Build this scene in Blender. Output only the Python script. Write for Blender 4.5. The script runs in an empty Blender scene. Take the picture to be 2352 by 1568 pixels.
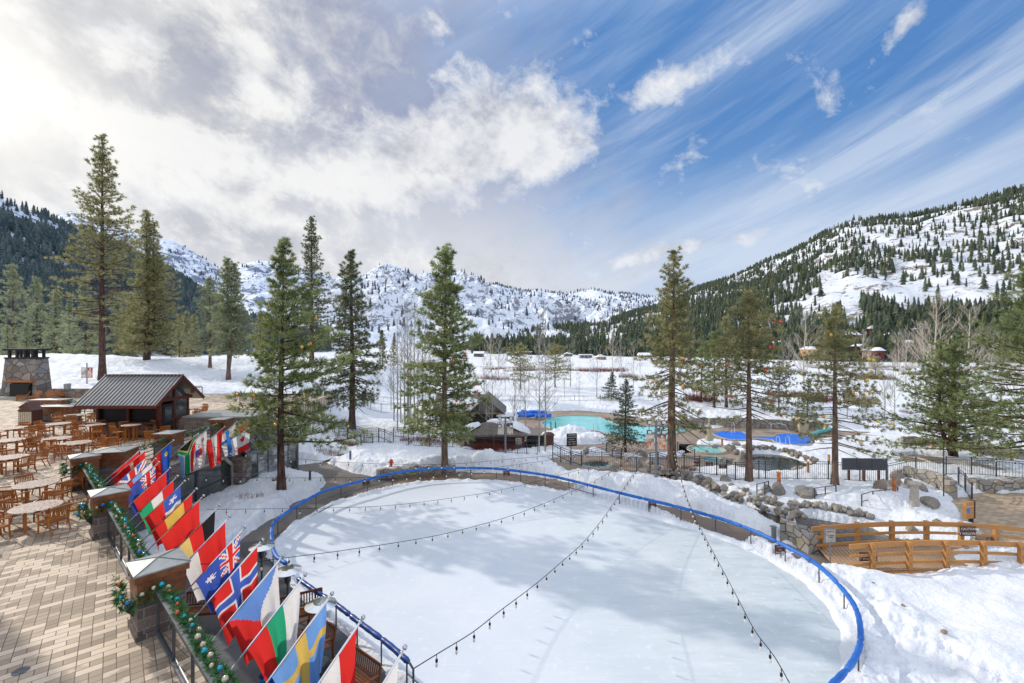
SUN_E = 2.9
SKY_S = 0.1
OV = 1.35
import bpy, math, random
import numpy as np
from mathutils import Vector, Matrix
rnd = random.Random(11)
NR = np.random.default_rng(5)
PI = math.pi
# ------------------------------------------------------------------ survey helpers
# the site was surveyed from the balcony: eye 9.7 m over the ice, level view along +Y
FO, CX, CY, EYE = 1045.0, 1176.0, 784.0, 9.7
TZ = 3.3                                   # terrace level
def g(px, py, z=0.0):
    Y = FO * (EYE - z) / (py - CY)
    return ((px - CX) * Y / FO, Y)
def atY(px, py, Y):
    return ((px - CX) * Y / FO, Y, EYE - (py - CY) * Y / FO)
def S(x, y): return (x * .602, y * .602)
def crop(ox, oy, sc):
    return lambda x, y: ((ox + x / sc) * .602, (oy + y / sc) * .602)
c12 = crop(1200, 1450, 2.6133); c19 = crop(1950, 1450, 2.6133); c27 = crop(2700, 1450, 3.36)
c30 = crop(3000, 1600, 2.592); c31 = crop(3000, 1950, 2.3936); c23 = crop(2300, 1700, 2.767)
c41 = crop(400, 1550, 3.36); c42 = crop(400, 1950, 2.94); c70 = crop(700, 2050, 2.6133)
c00 = crop(0, 1600, 3.36); c01 = crop(0, 1250, 3.36); c02 = crop(0, 2050, 2.825)
def G(P, z=0.0): return g(P[0], P[1], z)

sc = bpy.context.scene
col = sc.collection
# ------------------------------------------------------------------ noise
def _h(ix, iy, s):
    n = (ix * 374761393 + iy * 668265263 + s * 1442695041) & 0xffffffff
    n = ((n ^ (n >> 13)) * 1274126177) & 0xffffffff
    return ((n ^ (n >> 16)) & 0xffff) / 65535.0
def vnoise(x, y, s=0):
    x = np.asarray(x, float); y = np.asarray(y, float)
    xi = np.floor(x).astype(np.int64); yi = np.floor(y).astype(np.int64)
    fx = x - xi; fy = y - yi
    fx = fx * fx * fx * (fx * (fx * 6 - 15) + 10); fy = fy * fy * fy * (fy * (fy * 6 - 15) + 10)
    a = _h(xi, yi, s); b = _h(xi + 1, yi, s); c = _h(xi, yi + 1, s); d = _h(xi + 1, yi + 1, s)
    return (a + (b - a) * fx) * (1 - fy) + (c + (d - c) * fx) * fy
def fbm(x, y, o=4, s=0):
    t = 0; a = .5; n = 0
    for i in range(o):
        t = t + a * vnoise(x * 2 ** i + 17.3 * i, y * 2 ** i - 9.1 * i, s + i); n += a; a *= .5
    return t / n * 2 - 1
def sstep(a, b, x):
    t = np.clip((x - a) / (b - a), 0, 1); return t * t * (3 - 2 * t)
def sdf(poly, x, y):
    x = np.asarray(x, float); y = np.asarray(y, float)
    d = np.full(x.shape, 1e18); s = np.ones(x.shape)
    n = len(poly)
    for i in range(n):
        ax, ay = poly[i]; bx, by = poly[i - 1]
        ex, ey = bx - ax, by - ay
        wx, wy = x - ax, y - ay
        t = np.clip((wx * ex + wy * ey) / (ex * ex + ey * ey + 1e-12), 0, 1)
        qx, qy = wx - ex * t, wy - ey * t
        d = np.minimum(d, qx * qx + qy * qy)
        c1 = y >= ay; c2 = y < by; c3 = ex * wy > ey * wx
        flip = (c1 & c2 & c3) | (~c1 & ~c2 & ~c3)
        s = np.where(flip, -s, s)
    return s * np.sqrt(d)
def spline(pts, n=8, closed=False):
    out = []; N = len(pts)
    P = [tuple(p) for p in pts]
    rng = range(N if closed else N - 1)
    for i in rng:
        p0 = P[(i - 1) % N] if closed or i > 0 else P[0]
        p1 = P[i]; p2 = P[(i + 1) % N]
        p3 = P[(i + 2) % N] if closed or i + 2 < N else P[-1]
        for k in range(n):
            t = k / n
            out.append(tuple(.5 * (2 * b + (c - a) * t + (2 * a - 5 * b + 4 * c - d) * t * t + (3 * b - a - 3 * c + d) * t ** 3)
                             for a, b, c, d in zip(p0, p1, p2, p3)))
    if not closed: out.append(P[-1])
    return out
def resample(pts, step):
    out = [Vector(pts[0])]; acc = 0.0
    for a, b in zip(pts[:-1], pts[1:]):
        a = Vector(a); b = Vector(b); L = (b - a).length
        if L < 1e-9: continue
        d = step - acc
        while d <= L:
            out.append(a.lerp(b, d / L)); d += step
        acc = L - (d - step)
    return out
def offset_poly(poly, d):
    n = len(poly); A = sum(poly[i - 1][0] * poly[i][1] - poly[i][0] * poly[i - 1][1] for i in range(n))
    s = 1 if A > 0 else -1; out = []
    for i in range(n):
        a = Vector(poly[i - 1]); b = Vector(poly[i]); c = Vector(poly[(i + 1) % n])
        t = (b - a).normalized() + (c - b).normalized()
        if t.length < 1e-6: t = (b - a)
        t.normalize(); nrm = Vector((t.y, -t.x)) * s
        out.append((b.x + nrm.x * d, b.y + nrm.y * d))
    return out

# ------------------------------------------------------------------ materials
def newmat(name):
    m = bpy.data.materials.new(name); m.use_nodes = True
    nt = m.node_tree; nt.nodes.clear()
    out = nt.nodes.new('ShaderNodeOutputMaterial')
    return m, nt, out
def nd(nt, t, **k):
    n = nt.nodes.new(t)
    for a, v in k.items(): setattr(n, a, v)
    return n
def ramp(nt, src, stops, interp='LINEAR'):
    r = nd(nt, 'ShaderNodeValToRGB'); r.color_ramp.interpolation = interp
    el = r.color_ramp.elements
    while len(el) < len(stops): el.new(.5)
    for e, (p, c) in zip(el, stops):
        e.position = p; e.color = (c, c, c, 1) if isinstance(c, (int, float)) else (*c, 1)
    nt.links.new(src, r.inputs[0]); return r.outputs[0]
def mixc(nt, f, a, b, bt='MIX'):
    m = nd(nt, 'ShaderNodeMix', data_type='RGBA', blend_type=bt)
    def put(sock, v):
        if isinstance(v, (int, float)): sock.default_value = v
        elif isinstance(v, tuple): sock.default_value = (*v, 1)
        else: nt.links.new(v, sock)
    put(m.inputs[0], f); put(m.inputs[6], a); put(m.inputs[7], b)
    return m.outputs[2]
def noise(nt, scale, detail=4, rough=.55, vec=None, stretch=None, rot=None):
    n = nd(nt, 'ShaderNodeTexNoise'); n.inputs['Scale'].default_value = scale
    n.inputs['Detail'].default_value = detail; n.inputs['Roughness'].default_value = rough
    if vec is None: vec = nd(nt, 'ShaderNodeNewGeometry').outputs['Position']
    if stretch or rot:
        mp = nd(nt, 'ShaderNodeMapping')
        if stretch: mp.inputs['Scale'].default_value = stretch
        if rot: mp.inputs['Rotation'].default_value = rot
        nt.links.new(vec, mp.inputs[0]); vec = mp.outputs[0]
    nt.links.new(vec, n.inputs['Vector'])
    return n.outputs[0]
def bsdf(nt, out, colr, rough=.6, metal=0., spec=.3, bump=None, bstr=.3, bdist=.05, trans=0., coat=0.):
    b = nd(nt, 'ShaderNodeBsdfPrincipled')
    if isinstance(colr, tuple): b.inputs['Base Color'].default_value = (*colr, 1)
    else: nt.links.new(colr, b.inputs['Base Color'])
    if isinstance(rough, (int, float)): b.inputs['Roughness'].default_value = rough
    else: nt.links.new(rough, b.inputs['Roughness'])
    b.inputs['Metallic'].default_value = metal
    b.inputs['Specular IOR Level'].default_value = spec
    b.inputs['Transmission Weight'].default_value = trans
    b.inputs['Coat Weight'].default_value = coat
    if bump is not None:
        bp = nd(nt, 'ShaderNodeBump'); bp.inputs['Strength'].default_value = bstr; bp.inputs['Distance'].default_value = bdist
        nt.links.new(bump, bp.inputs['Height']); nt.links.new(bp.outputs[0], b.inputs['Normal'])
    nt.links.new(b.outputs[0], out.inputs[0]); return b
def simple(name, c, rough=.6, metal=0., var=.15, vs=6., spec=.3, bstr=.15, coat=0.):
    m, nt, out = newmat(name)
    tc = nd(nt, 'ShaderNodeTexCoord').outputs['Object']
    n = noise(nt, vs, 5, .6, vec=tc)
    lo = tuple(x * (1 - var) for x in c); hi = tuple(min(1, x * (1 + var)) for x in c)
    bsdf(nt, out, ramp(nt, n, [(.3, lo), (.7, hi)]), rough, metal, spec, bump=n, bstr=bstr, bdist=.01, coat=coat)
    return m
M = {}
M['dark_metal'] = simple('dark_metal', (.075, .08, .09), .45, .3, .2)
M['grey_metal'] = simple('grey_metal', (.22, .23, .25), .45, .5, .15)
M['steel'] = simple('steel', (.62, .62, .62), .25, .9, .1)
M['chrome'] = simple('chrome', (.8, .8, .8), .15, 1., .05)
M['black'] = simple('black', (.015, .015, .017), .5, 0, .3)
M['blue_pad'] = simple('blue_pad', (.015, .12, .48), .42, 0, .45, 4., .4, .5, .05)
m, nt, out = newmat('blue_pad'); M['blue_pad'] = m
na = noise(nt, 1.1, 4, .6); nb_ = noise(nt, 16, 6, .8)
c = ramp(nt, na, [(.3, (.010, .10, .42)), (.55, (.018, .15, .54)), (.7, (.05, .21, .60))])
c = mixc(nt, ramp(nt, nb_, [(.62, 0.), (.70, .75)]), c, (.45, .55, .72))
bsdf(nt, out, c, .45, spec=.4, bump=nb_, bstr=.6, bdist=.02)
M['navy_pad'] = simple('navy_pad', (.012, .055, .24), .3, 0, .25, 3., .5, .3, .3)
M['blue_cover'] = simple('blue_cover', (.02, .17, .72), .45, 0, .35, 2.2, .4, .5)
M['blue_plastic'] = simple('blue_plastic', (.02, .22, .62), .3, 0, .15, 3., .5)
M['red_paint'] = simple('red_paint', (.13, .028, .018), .5, 0, .25, 5.)
M['brown_paint'] = simple('brown_paint', (.11, .045, .03), .5, 0, .2, 5.)
M['white_paint'] = simple('white_paint', (.75, .75, .73), .5)
M['cream'] = simple('cream', (.55, .47, .34), .6)
M['copper'] = simple('copper', (.26, .105, .05), .42, .35, .45, 3.5)
M['zinc'] = simple('zinc', (.36, .37, .36), .42, .35, .2, 4.)
M['coping'] = simple('coping', (.42, .38, .33), .8, 0, .2)
M['canvas'] = simple('canvas', (.5, .43, .32), .9)
M['red_ball'] = simple('red_ball', (.55, .05, .02), .2, 0, .1, spec=.5, coat=.5)
M['orange_ball'] = simple('orange_ball', (.75, .30, .03), .2, 0, .1, spec=.5, coat=.5)
M['yellow_ball'] = simple('yellow_ball', (.75, .50, .06), .2, 0, .1, spec=.5, coat=.5)
M['teal_ball'] = simple('teal_ball', (.03, .38, .50), .15, .4, .1)
M['pearl_ball'] = simple('pearl_ball', (.62, .52, .38), .15, .3, .1)
M['copper_ball'] = simple('copper_ball', (.50, .15, .06), .15, .5, .1)
M['bulb_glass'] = simple('bulb_glass', (.75, .72, .66), .1, 0, .05, spec=.6)
M['orange_sign'] = simple('orange_sign', (.55, .17, .05), .6, 0, .5, 4.)
M['cyan_edge'] = simple('cyan_edge', (.10, .45, .45), .5)
M['panel_grey'] = simple('panel_grey', (.075, .075, .085), .4)
M['charcoal'] = simple('charcoal', (.03, .028, .026), .85)
def wood(name, lo, hi, rough=.45, st=(1, 12, 12), sc_=3., coat=.1):
    m, nt, out = newmat(name)
    tc = nd(nt, 'ShaderNodeTexCoord').outputs['Object']
    n = noise(nt, sc_, 6, .65, vec=tc, stretch=st)
    n2 = noise(nt, 1.3, 3, .5)
    c = mixc(nt, n2, ramp(nt, n, [(.3, lo), (.7, hi)]), tuple(a * .8 for a in lo))
    bsdf(nt, out, c, rough, bump=n, bstr=.25, bdist=.01, coat=coat); return m
M['teak'] = wood('teak', (.36, .11, .022), (.72, .29, .065))
M['teak_dark'] = wood('teak_dark', (.13, .04, .015), (.32, .11, .035))
M['cedar'] = wood('cedar', (.46, .215, .07), (.66, .345, .125), .6, coat=0.)
M['grey_wood'] = wood('grey_wood', (.10, .085, .075), (.22, .19, .17), .8, (6, 6, 1))
M['plank'] = wood('plank', (.42, .26, .15), (.66, .47, .31), .7)
# teak table top: slats bleached by frost
m, nt, out = newmat('table_slats'); M['table_slats'] = m
tc = nd(nt, 'ShaderNodeTexCoord').outputs['Object']
w = nd(nt, 'ShaderNodeTexWave', wave_type='BANDS', bands_direction='X'); w.inputs['Scale'].default_value = 4.6; w.inputs['Distortion'].default_value = 0
nt.links.new(tc, w.inputs[0])
gap = ramp(nt, w.outputs['Color'], [(.12, 0.), (.2, 1.)])
fr = noise(nt, 14, 5, .7, vec=tc)
fr2 = ramp(nt, fr, [(.38, 0.), (.56, 1.)])
c = mixc(nt, fr2, (.36, .14, .06), (.72, .62, .54))
c = mixc(nt, gap, (.07, .03, .02), c)
bsdf(nt, out, c, .5, bump=gap, bstr=.4, bdist=.01)
# snow
def snowmat(name, c1, c2, s1=1.2, s2=9., bs=.35, bd=.08):
    m, nt, out = newmat(name)
    n1 = noise(nt, s1, 6, .62); n2 = noise(nt, s2, 4, .6)
    cc = ramp(nt, n1, [(.3, c1), (.65, c2)])
    ad = nd(nt, 'ShaderNodeMath', operation='ADD'); nt.links.new(n1, ad.inputs[0])
    ml = nd(nt, 'ShaderNodeMath', operation='MULTIPLY'); nt.links.new(n2, ml.inputs[0]); ml.inputs[1].default_value = .32
    nt.links.new(ml.outputs[0], ad.inputs[1])
    bsdf(nt, out, cc, .7, spec=.2, bump=ad.outputs[0], bstr=bs, bdist=bd)
    return m, nt, cc
M['snow'], _, _ = snowmat('snow', (.74, .76, .80), (.82, .825, .84), 1.6, 9., .8, .16)
M['snow_soft'], _, _ = snowmat('snow_soft', (.82, .84, .87), (.88, .885, .90), .8, 6., .3, .08)
# meadow ground: snow with dry brush tints far out
m, nt, out = newmat('valley_snow'); M['valley_snow'] = m
n1 = noise(nt, .055, 7, .65, stretch=(.45, 1.6, 1)); n2 = noise(nt, 1.1, 6, .62); n3 = noise(nt, 7., 4, .6)
geo = nd(nt, 'ShaderNodeNewGeometry')
sp = nd(nt, 'ShaderNodeSeparateXYZ'); nt.links.new(geo.outputs['Position'], sp.inputs[0])
mr = nd(nt, 'ShaderNodeMapRange'); nt.links.new(sp.outputs[1], mr.inputs[0]); mr.inputs[1].default_value = 75; mr.inputs[2].default_value = 150
br = ramp(nt, n1, [(.56, 0.), (.66, .6)])
mm = nd(nt, 'ShaderNodeMath', operation='MULTIPLY'); nt.links.new(br, mm.inputs[0]); nt.links.new(mr.outputs[0], mm.inputs[1])
base = ramp(nt, n2, [(.3, (.71, .74, .79)), (.65, (.83, .835, .85))])
cc = mixc(nt, mm.outputs[0], base, (.36, .27, .19))
ad = nd(nt, 'ShaderNodeMath', operation='MULTIPLY_ADD'); nt.links.new(n3, ad.inputs[0]); ad.inputs[1].default_value = .34; nt.links.new(n2, ad.inputs[2])
n6 = noise(nt, 2.3, 5, .75); cc = mixc(nt, ramp(nt, n6, [(.62, 0.), (.74, .35)]), cc, (.55, .53, .50))
bsdf(nt, out, cc, .7, spec=.2, bump=ad.outputs[0], bstr=.75, bdist=.2)
# mountain: snow with rock bands where it is steep
def mountain(name, rock, thr, snow=(.80, .83, .88), sc_=.02, brush=None, shade=None):
    m, nt, out = newmat(name)
    n1 = noise(nt, sc_, 10, .68, stretch=(1, 1, 1.9)); n2 = noise(nt, sc_ * .25, 4, .5); n3 = noise(nt, sc_ * 5, 6, .7)
    geo = nd(nt, 'ShaderNodeNewGeometry'); sx = nd(nt, 'ShaderNodeSeparateXYZ'); nt.links.new(geo.outputs['True Normal'], sx.inputs[0])
    a = nd(nt, 'ShaderNodeMath', operation='MULTIPLY_ADD'); nt.links.new(sx.outputs[2], a.inputs[0]); a.inputs[1].default_value = -.35; nt.links.new(n1, a.inputs[2])
    b = nd(nt, 'ShaderNodeMath', operation='MULTIPLY_ADD'); nt.links.new(n2, b.inputs[0]); b.inputs[1].default_value = .22; nt.links.new(a.outputs[0], b.inputs[2])
    b2 = nd(nt, 'ShaderNodeMath', operation='MULTIPLY_ADD'); nt.links.new(n3, b2.inputs[0]); b2.inputs[1].default_value = .55; nt.links.new(b.outputs[0], b2.inputs[2])
    f = ramp(nt, b2.outputs[0], [(thr, 0.), (thr + .035, 1.)])
    c = mixc(nt, f, snow, rock)
    if brush:
        n4 = noise(nt, sc_ * .9, 6, .6); f2 = ramp(nt, n4, [(.66, 0.), (.76, .5)])
        c = mixc(nt, f2, c, brush)
    bsdf(nt, out, c, .8, spec=.1, bump=b2.outputs[0], bstr=.7, bdist=6.)
    return m
M['mt_right'] = mountain('mt_right', (.24, .20, .18), .655, sc_=.06, brush=(.46, .34, .28))
M['mt_left'] = mountain('mt_left', (.10, .12, .15), .64, snow=(.62, .70, .84), sc_=.03)  # slope's blue shade and haze put into the snow and rock colours
M['mt_far'] = mountain('mt_far', (.30, .32, .37), .68, snow=(.78, .82, .90), sc_=.02)
M['mt_crag'] = mountain('mt_crag', (.27, .28, .32), .695, snow=(.80, .84, .91), sc_=.04)
M['mt_smooth'] = mountain('mt_smooth', (.20, .24, .32), .63, snow=(.78, .83, .92), sc_=.010)
# ice
m, nt, out = newmat('ice'); M['ice'] = m
n1 = noise(nt, .22, 5, .6); n2 = noise(nt, 1.6, 6, .7, stretch=(.35, 1.5, 1), rot=(0, 0, .5)); n3 = noise(nt, 9, 5, .7, stretch=(.08, 1, 1), rot=(0, 0, .9))
geo = nd(nt, 'ShaderNodeNewGeometry'); sp = nd(nt, 'ShaderNodeSeparateXYZ'); nt.links.new(geo.outputs['Position'], sp.inputs[0])
mr = nd(nt, 'ShaderNodeMapRange'); nt.links.new(sp.outputs[0], mr.inputs[0]); mr.inputs[1].default_value = -1; mr.inputs[2].default_value = 10
a = ramp(nt, n1, [(.3, (.64, .685, .74)), (.7, (.76, .785, .815))])
wet = nd(nt, 'ShaderNodeMath', operation='MULTIPLY'); nt.links.new(mr.outputs[0], wet.inputs[0]); nt.links.new(ramp(nt, n2, [(.3, .25), (.62, 1.)]), wet.inputs[1])
a = mixc(nt, wet.outputs[0], a, (.53, .59, .59))
sc2 = ramp(nt, n3, [(.56, 0.), (.70, .32)])
a = mixc(nt, sc2, a, (.9, .91, .92))
rr = nd(nt, 'ShaderNodeMapRange'); nt.links.new(wet.outputs[0], rr.inputs[0]); rr.inputs[3].default_value = .5; rr.inputs[4].default_value = .28
n4 = noise(nt, 14, 4, .7, stretch=(1, .05, 1), rot=(0, 0, .35)); a = mixc(nt, ramp(nt, n4, [(.62, 0.), (.76, .16)]), a, (.56, .60, .64))
n5 = noise(nt, 2.6, 6, .75); a = mixc(nt, ramp(nt, n5, [(.56, 0.), (.66, .45)]), a, (.88, .89, .90))
bsdf(nt, out, a, rr.outputs[0], spec=.35, bump=n3, bstr=.06, bdist=.02)
# stone: voronoi cells with mortar
def stone(name, cols, scale, mortar=(.12, .11, .10), edge=.032, stretch=(1, 1, 1.35), snow=0.):
    m, nt, out = newmat(name)
    tc = nd(nt, 'ShaderNodeNewGeometry').outputs['Position']
    wob = noise(nt, scale * 1.5, 3, .5)
    mp = nd(nt, 'ShaderNodeMapping'); mp.inputs['Scale'].default_value = stretch; nt.links.new(tc, mp.inputs[0])
    v = nd(nt, 'ShaderNodeTexVoronoi', feature='DISTANCE_TO_EDGE'); v.inputs['Scale'].default_value = scale; nt.links.new(mp.outputs[0], v.inputs[0])
    v2 = nd(nt, 'ShaderNodeTexVoronoi', feature='F1'); v2.inputs['Scale'].default_value = scale; nt.links.new(mp.outputs[0], v2.inputs[0])
    sx = nd(nt, 'ShaderNodeSeparateColor'); nt.links.new(v2.outputs['Color'], sx.inputs[0])
    n = len(cols)
    cc = ramp(nt, sx.outputs[0], [((i + .5) / n, c) for i, c in enumerate(cols)])
    fine = noise(nt, scale * 7, 5, .7)
    cc = mixc(nt, ramp(nt, fine, [(.3, .35), (.7, 0.)]), cc, tuple(x * .45 for x in cols[0]))
    e = ramp(nt, v.outputs[0], [(edge * .5, 0.), (edge * 1.6, 1.)])
    cc = mixc(nt, e, mortar, cc)
    bsdf(nt, out, cc, .85, spec=.2, bump=e, bstr=.8, bdist=.05)
    return m
M['field_stone'] = stone('field_stone', [(.20, .18, .16), (.34, .30, .26), (.30, .22, .16), (.42, .39, .35), (.24, .24, .25)], 1.15)
M['wall_stone'] = stone('wall_stone', [(.28, .26, .23), (.42, .38, .32), (.38, .31, .22), (.50, .46, .40), (.33, .32, .30)], 1.9)
M['round_stone'] = stone('round_stone', [(.16, .14, .13), (.32, .27, .22), (.25, .17, .12), (.35, .33, .32)], 3.2)
M['kiosk_stone'] = stone('kiosk_stone', [(.30, .23, .19), (.42, .33, .28), (.36, .30, .27)], 2.4, (.2, .15, .12))
# block work
def bricks(name, c1, c2, mortar, sx, sy, rot=(0, 0, 0), rough=.85, msz=.012, offs=.5, squash=1., bias=0., dirt=.25, vert=False):
    m, nt, out = newmat(name)
    pos = nd(nt, 'ShaderNodeNewGeometry').outputs['Position']
    if vert:
        q_ = nd(nt, 'ShaderNodeSeparateXYZ'); nt.links.new(pos, q_.inputs[0]); r_ = nd(nt, 'ShaderNodeMath', operation='ADD'); nt.links.new(q_.outputs[0], r_.inputs[0]); nt.links.new(q_.outputs[1], r_.inputs[1])
        cx_ = nd(nt, 'ShaderNodeCombineXYZ'); nt.links.new(r_.outputs[0], cx_.inputs[0]); nt.links.new(q_.outputs[2], cx_.inputs[1]); pos = cx_.outputs[0]
    mp = nd(nt, 'ShaderNodeMapping'); mp.inputs['Rotation'].default_value = rot; nt.links.new(pos, mp.inputs[0])
    b = nd(nt, 'ShaderNodeTexBrick', offset=offs, squash=squash); b.inputs['Scale'].default_value = 1
    b.inputs['Brick Width'].default_value = sx; b.inputs['Row Height'].default_value = sy; b.inputs['Mortar Size'].default_value = msz; b.inputs['Bias'].default_value = bias
    b.inputs['Color1'].default_value = (*c1, 1); b.inputs['Color2'].default_value = (*c2, 1); b.inputs['Mortar'].default_value = (*mortar, 1)
    nt.links.new(mp.outputs[0], b.inputs[0])
    n = noise(nt, 2.2, 6, .65); n2 = noise(nt, 30, 4, .7)
    c = mixc(nt, ramp(nt, n, [(.35, dirt), (.65, 0.)]), b.outputs[0], tuple(x * .5 for x in c1), 'MULTIPLY' if 0 else 'MIX')
    c = mixc(nt, ramp(nt, n2, [(.3, .22), (.7, 0.)]), c, tuple(x * .45 for x in c1))
    bsdf(nt, out, c, rough, spec=.25, bump=b.outputs['Fac'], bstr=-.4 if 0 else .35, bdist=-.01)
    return m
AB = math.atan2(.668, -.745)        # direction of the terrace edge
M['block_a'] = bricks('block_a', (.20, .17, .155), (.36, .30, .265), (.38, .35, .33), .62, .24, (0, 0, 0), .85, .016, vert=True)
M['plaza'] = bricks('plaza', (.42, .31, .21), (.64, .50, .36), (.16, .12, .09), .46, .23, (0, 0, math.radians(8)), .6, .014)
# pavers: long light stones between pairs of small darker ones
m, nt, out = newmat('pavers'); M['pavers'] = m
pos = nd(nt, 'ShaderNodeNewGeometry').outputs['Position']
mp = nd(nt, 'ShaderNodeMapping'); mp.inputs['Rotation'].default_value = (0, 0, math.radians(-41)); nt.links.new(pos, mp.inputs[0])
def pv(w_, off, c1, c2):
    b_ = nd(nt, 'ShaderNodeTexBrick', offset=off); b_.inputs['Scale'].default_value = 1; b_.inputs['Brick Width'].default_value = w_; b_.inputs['Row Height'].default_value = .20
    b_.inputs['Mortar Size'].default_value = .008; b_.inputs['Bias'].default_value = 0.
    b_.inputs['Color1'].default_value = (*c1, 1); b_.inputs['Color2'].default_value = (*c2, 1); b_.inputs['Mortar'].default_value = (.15, .115, .09, 1)
    nt.links.new(mp.outputs[0], b_.inputs[0]); return b_
bm_ = pv(.40, .5, (0, 0, 0), (1, 1, 1)); bl = pv(.40, .5, (.70, .545, .40), (.86, .69, .52)); bs_ = pv(.20, 0., (.38, .295, .21), (.60, .47, .345))
n9 = noise(nt, 2.5, 2, .5)
msk = ramp(nt, mixc(nt, .25, bm_.outputs[0], n9), [(.56, 0.), (.58, 1.)])
b1c = mixc(nt, msk, bs_.outputs[0], bl.outputs[0])
n = noise(nt, .5, 5, .6); n2 = noise(nt, 45, 4, .75)
c = mixc(nt, ramp(nt, n, [(.4, .16), (.6, 0.)]), b1c, (.27, .22, .17))
c = mixc(nt, ramp(nt, n2, [(.3, .16), (.6, 0.)]), c, (.2, .16, .12))
bsdf(nt, out, c, .75, spec=.25, bump=bl.outputs['Fac'], bstr=.3, bdist=-.008)
# concrete walks, wet in places
def concrete(name, dry, wet, lo=.4, hi=.55, sc_=.7, joint=0., rot=0.):
    m, nt, out = newmat(name)
    n = noise(nt, sc_, 6, .65); n2 = noise(nt, 22, 4, .7); n3 = noise(nt, sc_ * 4, 5, .7)
    f = ramp(nt, n, [(lo, 0.), (hi, 1.)])
    c = mixc(nt, f, dry, wet)
    c = mixc(nt, ramp(nt, n3, [(.35, .35), (.6, 0.)]), c, tuple(x * .6 for x in wet))
    c = mixc(nt, ramp(nt, n2, [(.3, .2), (.7, 0.)]), c, tuple(x * .5 for x in dry))
    if joint:
        pos = nd(nt, 'ShaderNodeNewGeometry').outputs['Position']
        mp = nd(nt, 'ShaderNodeMapping'); mp.inputs['Rotation'].default_value = (0, 0, rot); nt.links.new(pos, mp.inputs[0])
        b = nd(nt, 'ShaderNodeTexBrick', offset=.3); b.inputs['Scale'].default_value = 1; b.inputs['Brick Width'].default_value = joint; b.inputs['Row Height'].default_value = joint * .8
        b.inputs['Mortar Size'].default_value = .012; nt.links.new(mp.outputs[0], b.inputs[0])
        c = mixc(nt, b.outputs['Fac'], c, tuple(x * .35 for x in wet))
    r = ramp(nt, f, [(0., .8), (1., .32)])
    bsdf(nt, out, c, r, spec=.4, bump=n2, bstr=.2, bdist=.01)
    return m
M['walk_brown'] = concrete('walk_brown', (.30, .225, .165), (.17, .115, .075), joint=2.4)
M['walk_grey'] = concrete('walk_grey', (.24, .205, .18), (.12, .10, .085), sc_=.35)
M['plaza_grey'] = concrete('plaza_grey', (.15, .15, .155), (.045, .047, .053), .38, .56, .6, joint=2.6, rot=-.75)
M['deck_tan'] = concrete('deck_tan', (.40, .31, .235), (.25, .18, .13), .45, .6, .5)
# water
def watermat(name, c, rough=.08, bs=.12, sc_=3., var=.15):
    m, nt, out = newmat(name)
    n = noise(nt, sc_, 4, .5, stretch=(1, 1.8, 1)); n2 = noise(nt, .3, 3, .5)
    cc = ramp(nt, n2, [(.3, tuple(x * (1 - var) for x in c)), (.7, tuple(min(1, x * (1 + var)) for x in c))])
    bsdf(nt, out, cc, rough, spec=.5, bump=n, bstr=bs, bdist=.04); return m
M['pool_water'] = watermat('pool_water', (.16, .60, .62), .12, .06, 2.)
M['tub_water'] = watermat('tub_water', (.20, .60, .55), .15, .1)
M['tub_blue'] = watermat('tub_blue', (.08, .36, .42), .15, .2)
M['pond_water'] = watermat('pond_water', (.035, .04, .03), .03, .12, 4.)
M['creek_water'] = watermat('creek_water', (.06, .052, .038), .06, .5, 5.)
# glass, dark reflective
m, nt, out = newmat('window_glass'); M['window_glass'] = m
bsdf(nt, out, ramp(nt, noise(nt, .6, 3), [(.4, (.03, .035, .035)), (.7, (.10, .11, .11))]), .05, spec=.8)
m, nt, out = newmat('snow_reflection_glass'); M['snow_reflection_glass'] = m
bsdf(nt, out, ramp(nt, noise(nt, .45, 5, .6), [(.46, (.05, .055, .05)), (.56, (.42, .43, .43))]), .08, spec=.7)  # pale patches paint the reflected snow into the base colour
m, nt, out = newmat('clear_glass'); M['clear_glass'] = m
gl = nd(nt, 'ShaderNodeBsdfGlossy'); gl.inputs['Roughness'].default_value = .03
tr = nd(nt, 'ShaderNodeBsdfTransparent'); tr.inputs[0].default_value = (.90, .93, .92, 1)
fz = nd(nt, 'ShaderNodeFresnel'); fz.inputs[0].default_value = 1.4
mx = nd(nt, 'ShaderNodeMixShader'); nt.links.new(fz.outputs[0], mx.inputs[0]); nt.links.new(tr.outputs[0], mx.inputs[1]); nt.links.new(gl.outputs[0], mx.inputs[2]); nt.links.new(mx.outputs[0], out.inputs[0])
# foliage
def foliage(name, dark, mid, light, sc_=1.1, tl=.35, bark=None):
    m, nt, out = newmat(name)
    tc = nd(nt, 'ShaderNodeNewGeometry').outputs['Position']
    n = noise(nt, sc_, 3, .6, vec=tc); n2 = noise(nt, sc_ * 7, 2, .6, vec=tc)
    a = nd(nt, 'ShaderNodeMath', operation='MULTIPLY_ADD'); nt.links.new(n2, a.inputs[0]); a.inputs[1].default_value = .6; nt.links.new(n, a.inputs[2])
    c = ramp(nt, a.outputs[0], [(.58, dark), (.80, mid), (1.0, light)])
    d = nd(nt, 'ShaderNodeBsdfDiffuse'); nt.links.new(c, d.inputs[0])
    t = nd(nt, 'ShaderNodeBsdfTranslucent'); nt.links.new(c, t.inputs[0])
    mx = nd(nt, 'ShaderNodeMixShader'); mx.inputs[0].default_value = tl
    nt.links.new(d.outputs[0], mx.inputs[1]); nt.links.new(t.outputs[0], mx.inputs[2]); nt.links.new(mx.outputs[0], out.inputs[0])
    return m
M['needle_green'] = foliage('needle_green', (.075, .105, .045), (.25, .29, .125), (.52, .55, .27), tl=.45)
M['needle_dark'] = foliage('needle_dark', (.06, .075, .045), (.17, .185, .10), (.34, .35, .19), tl=.4)
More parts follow.
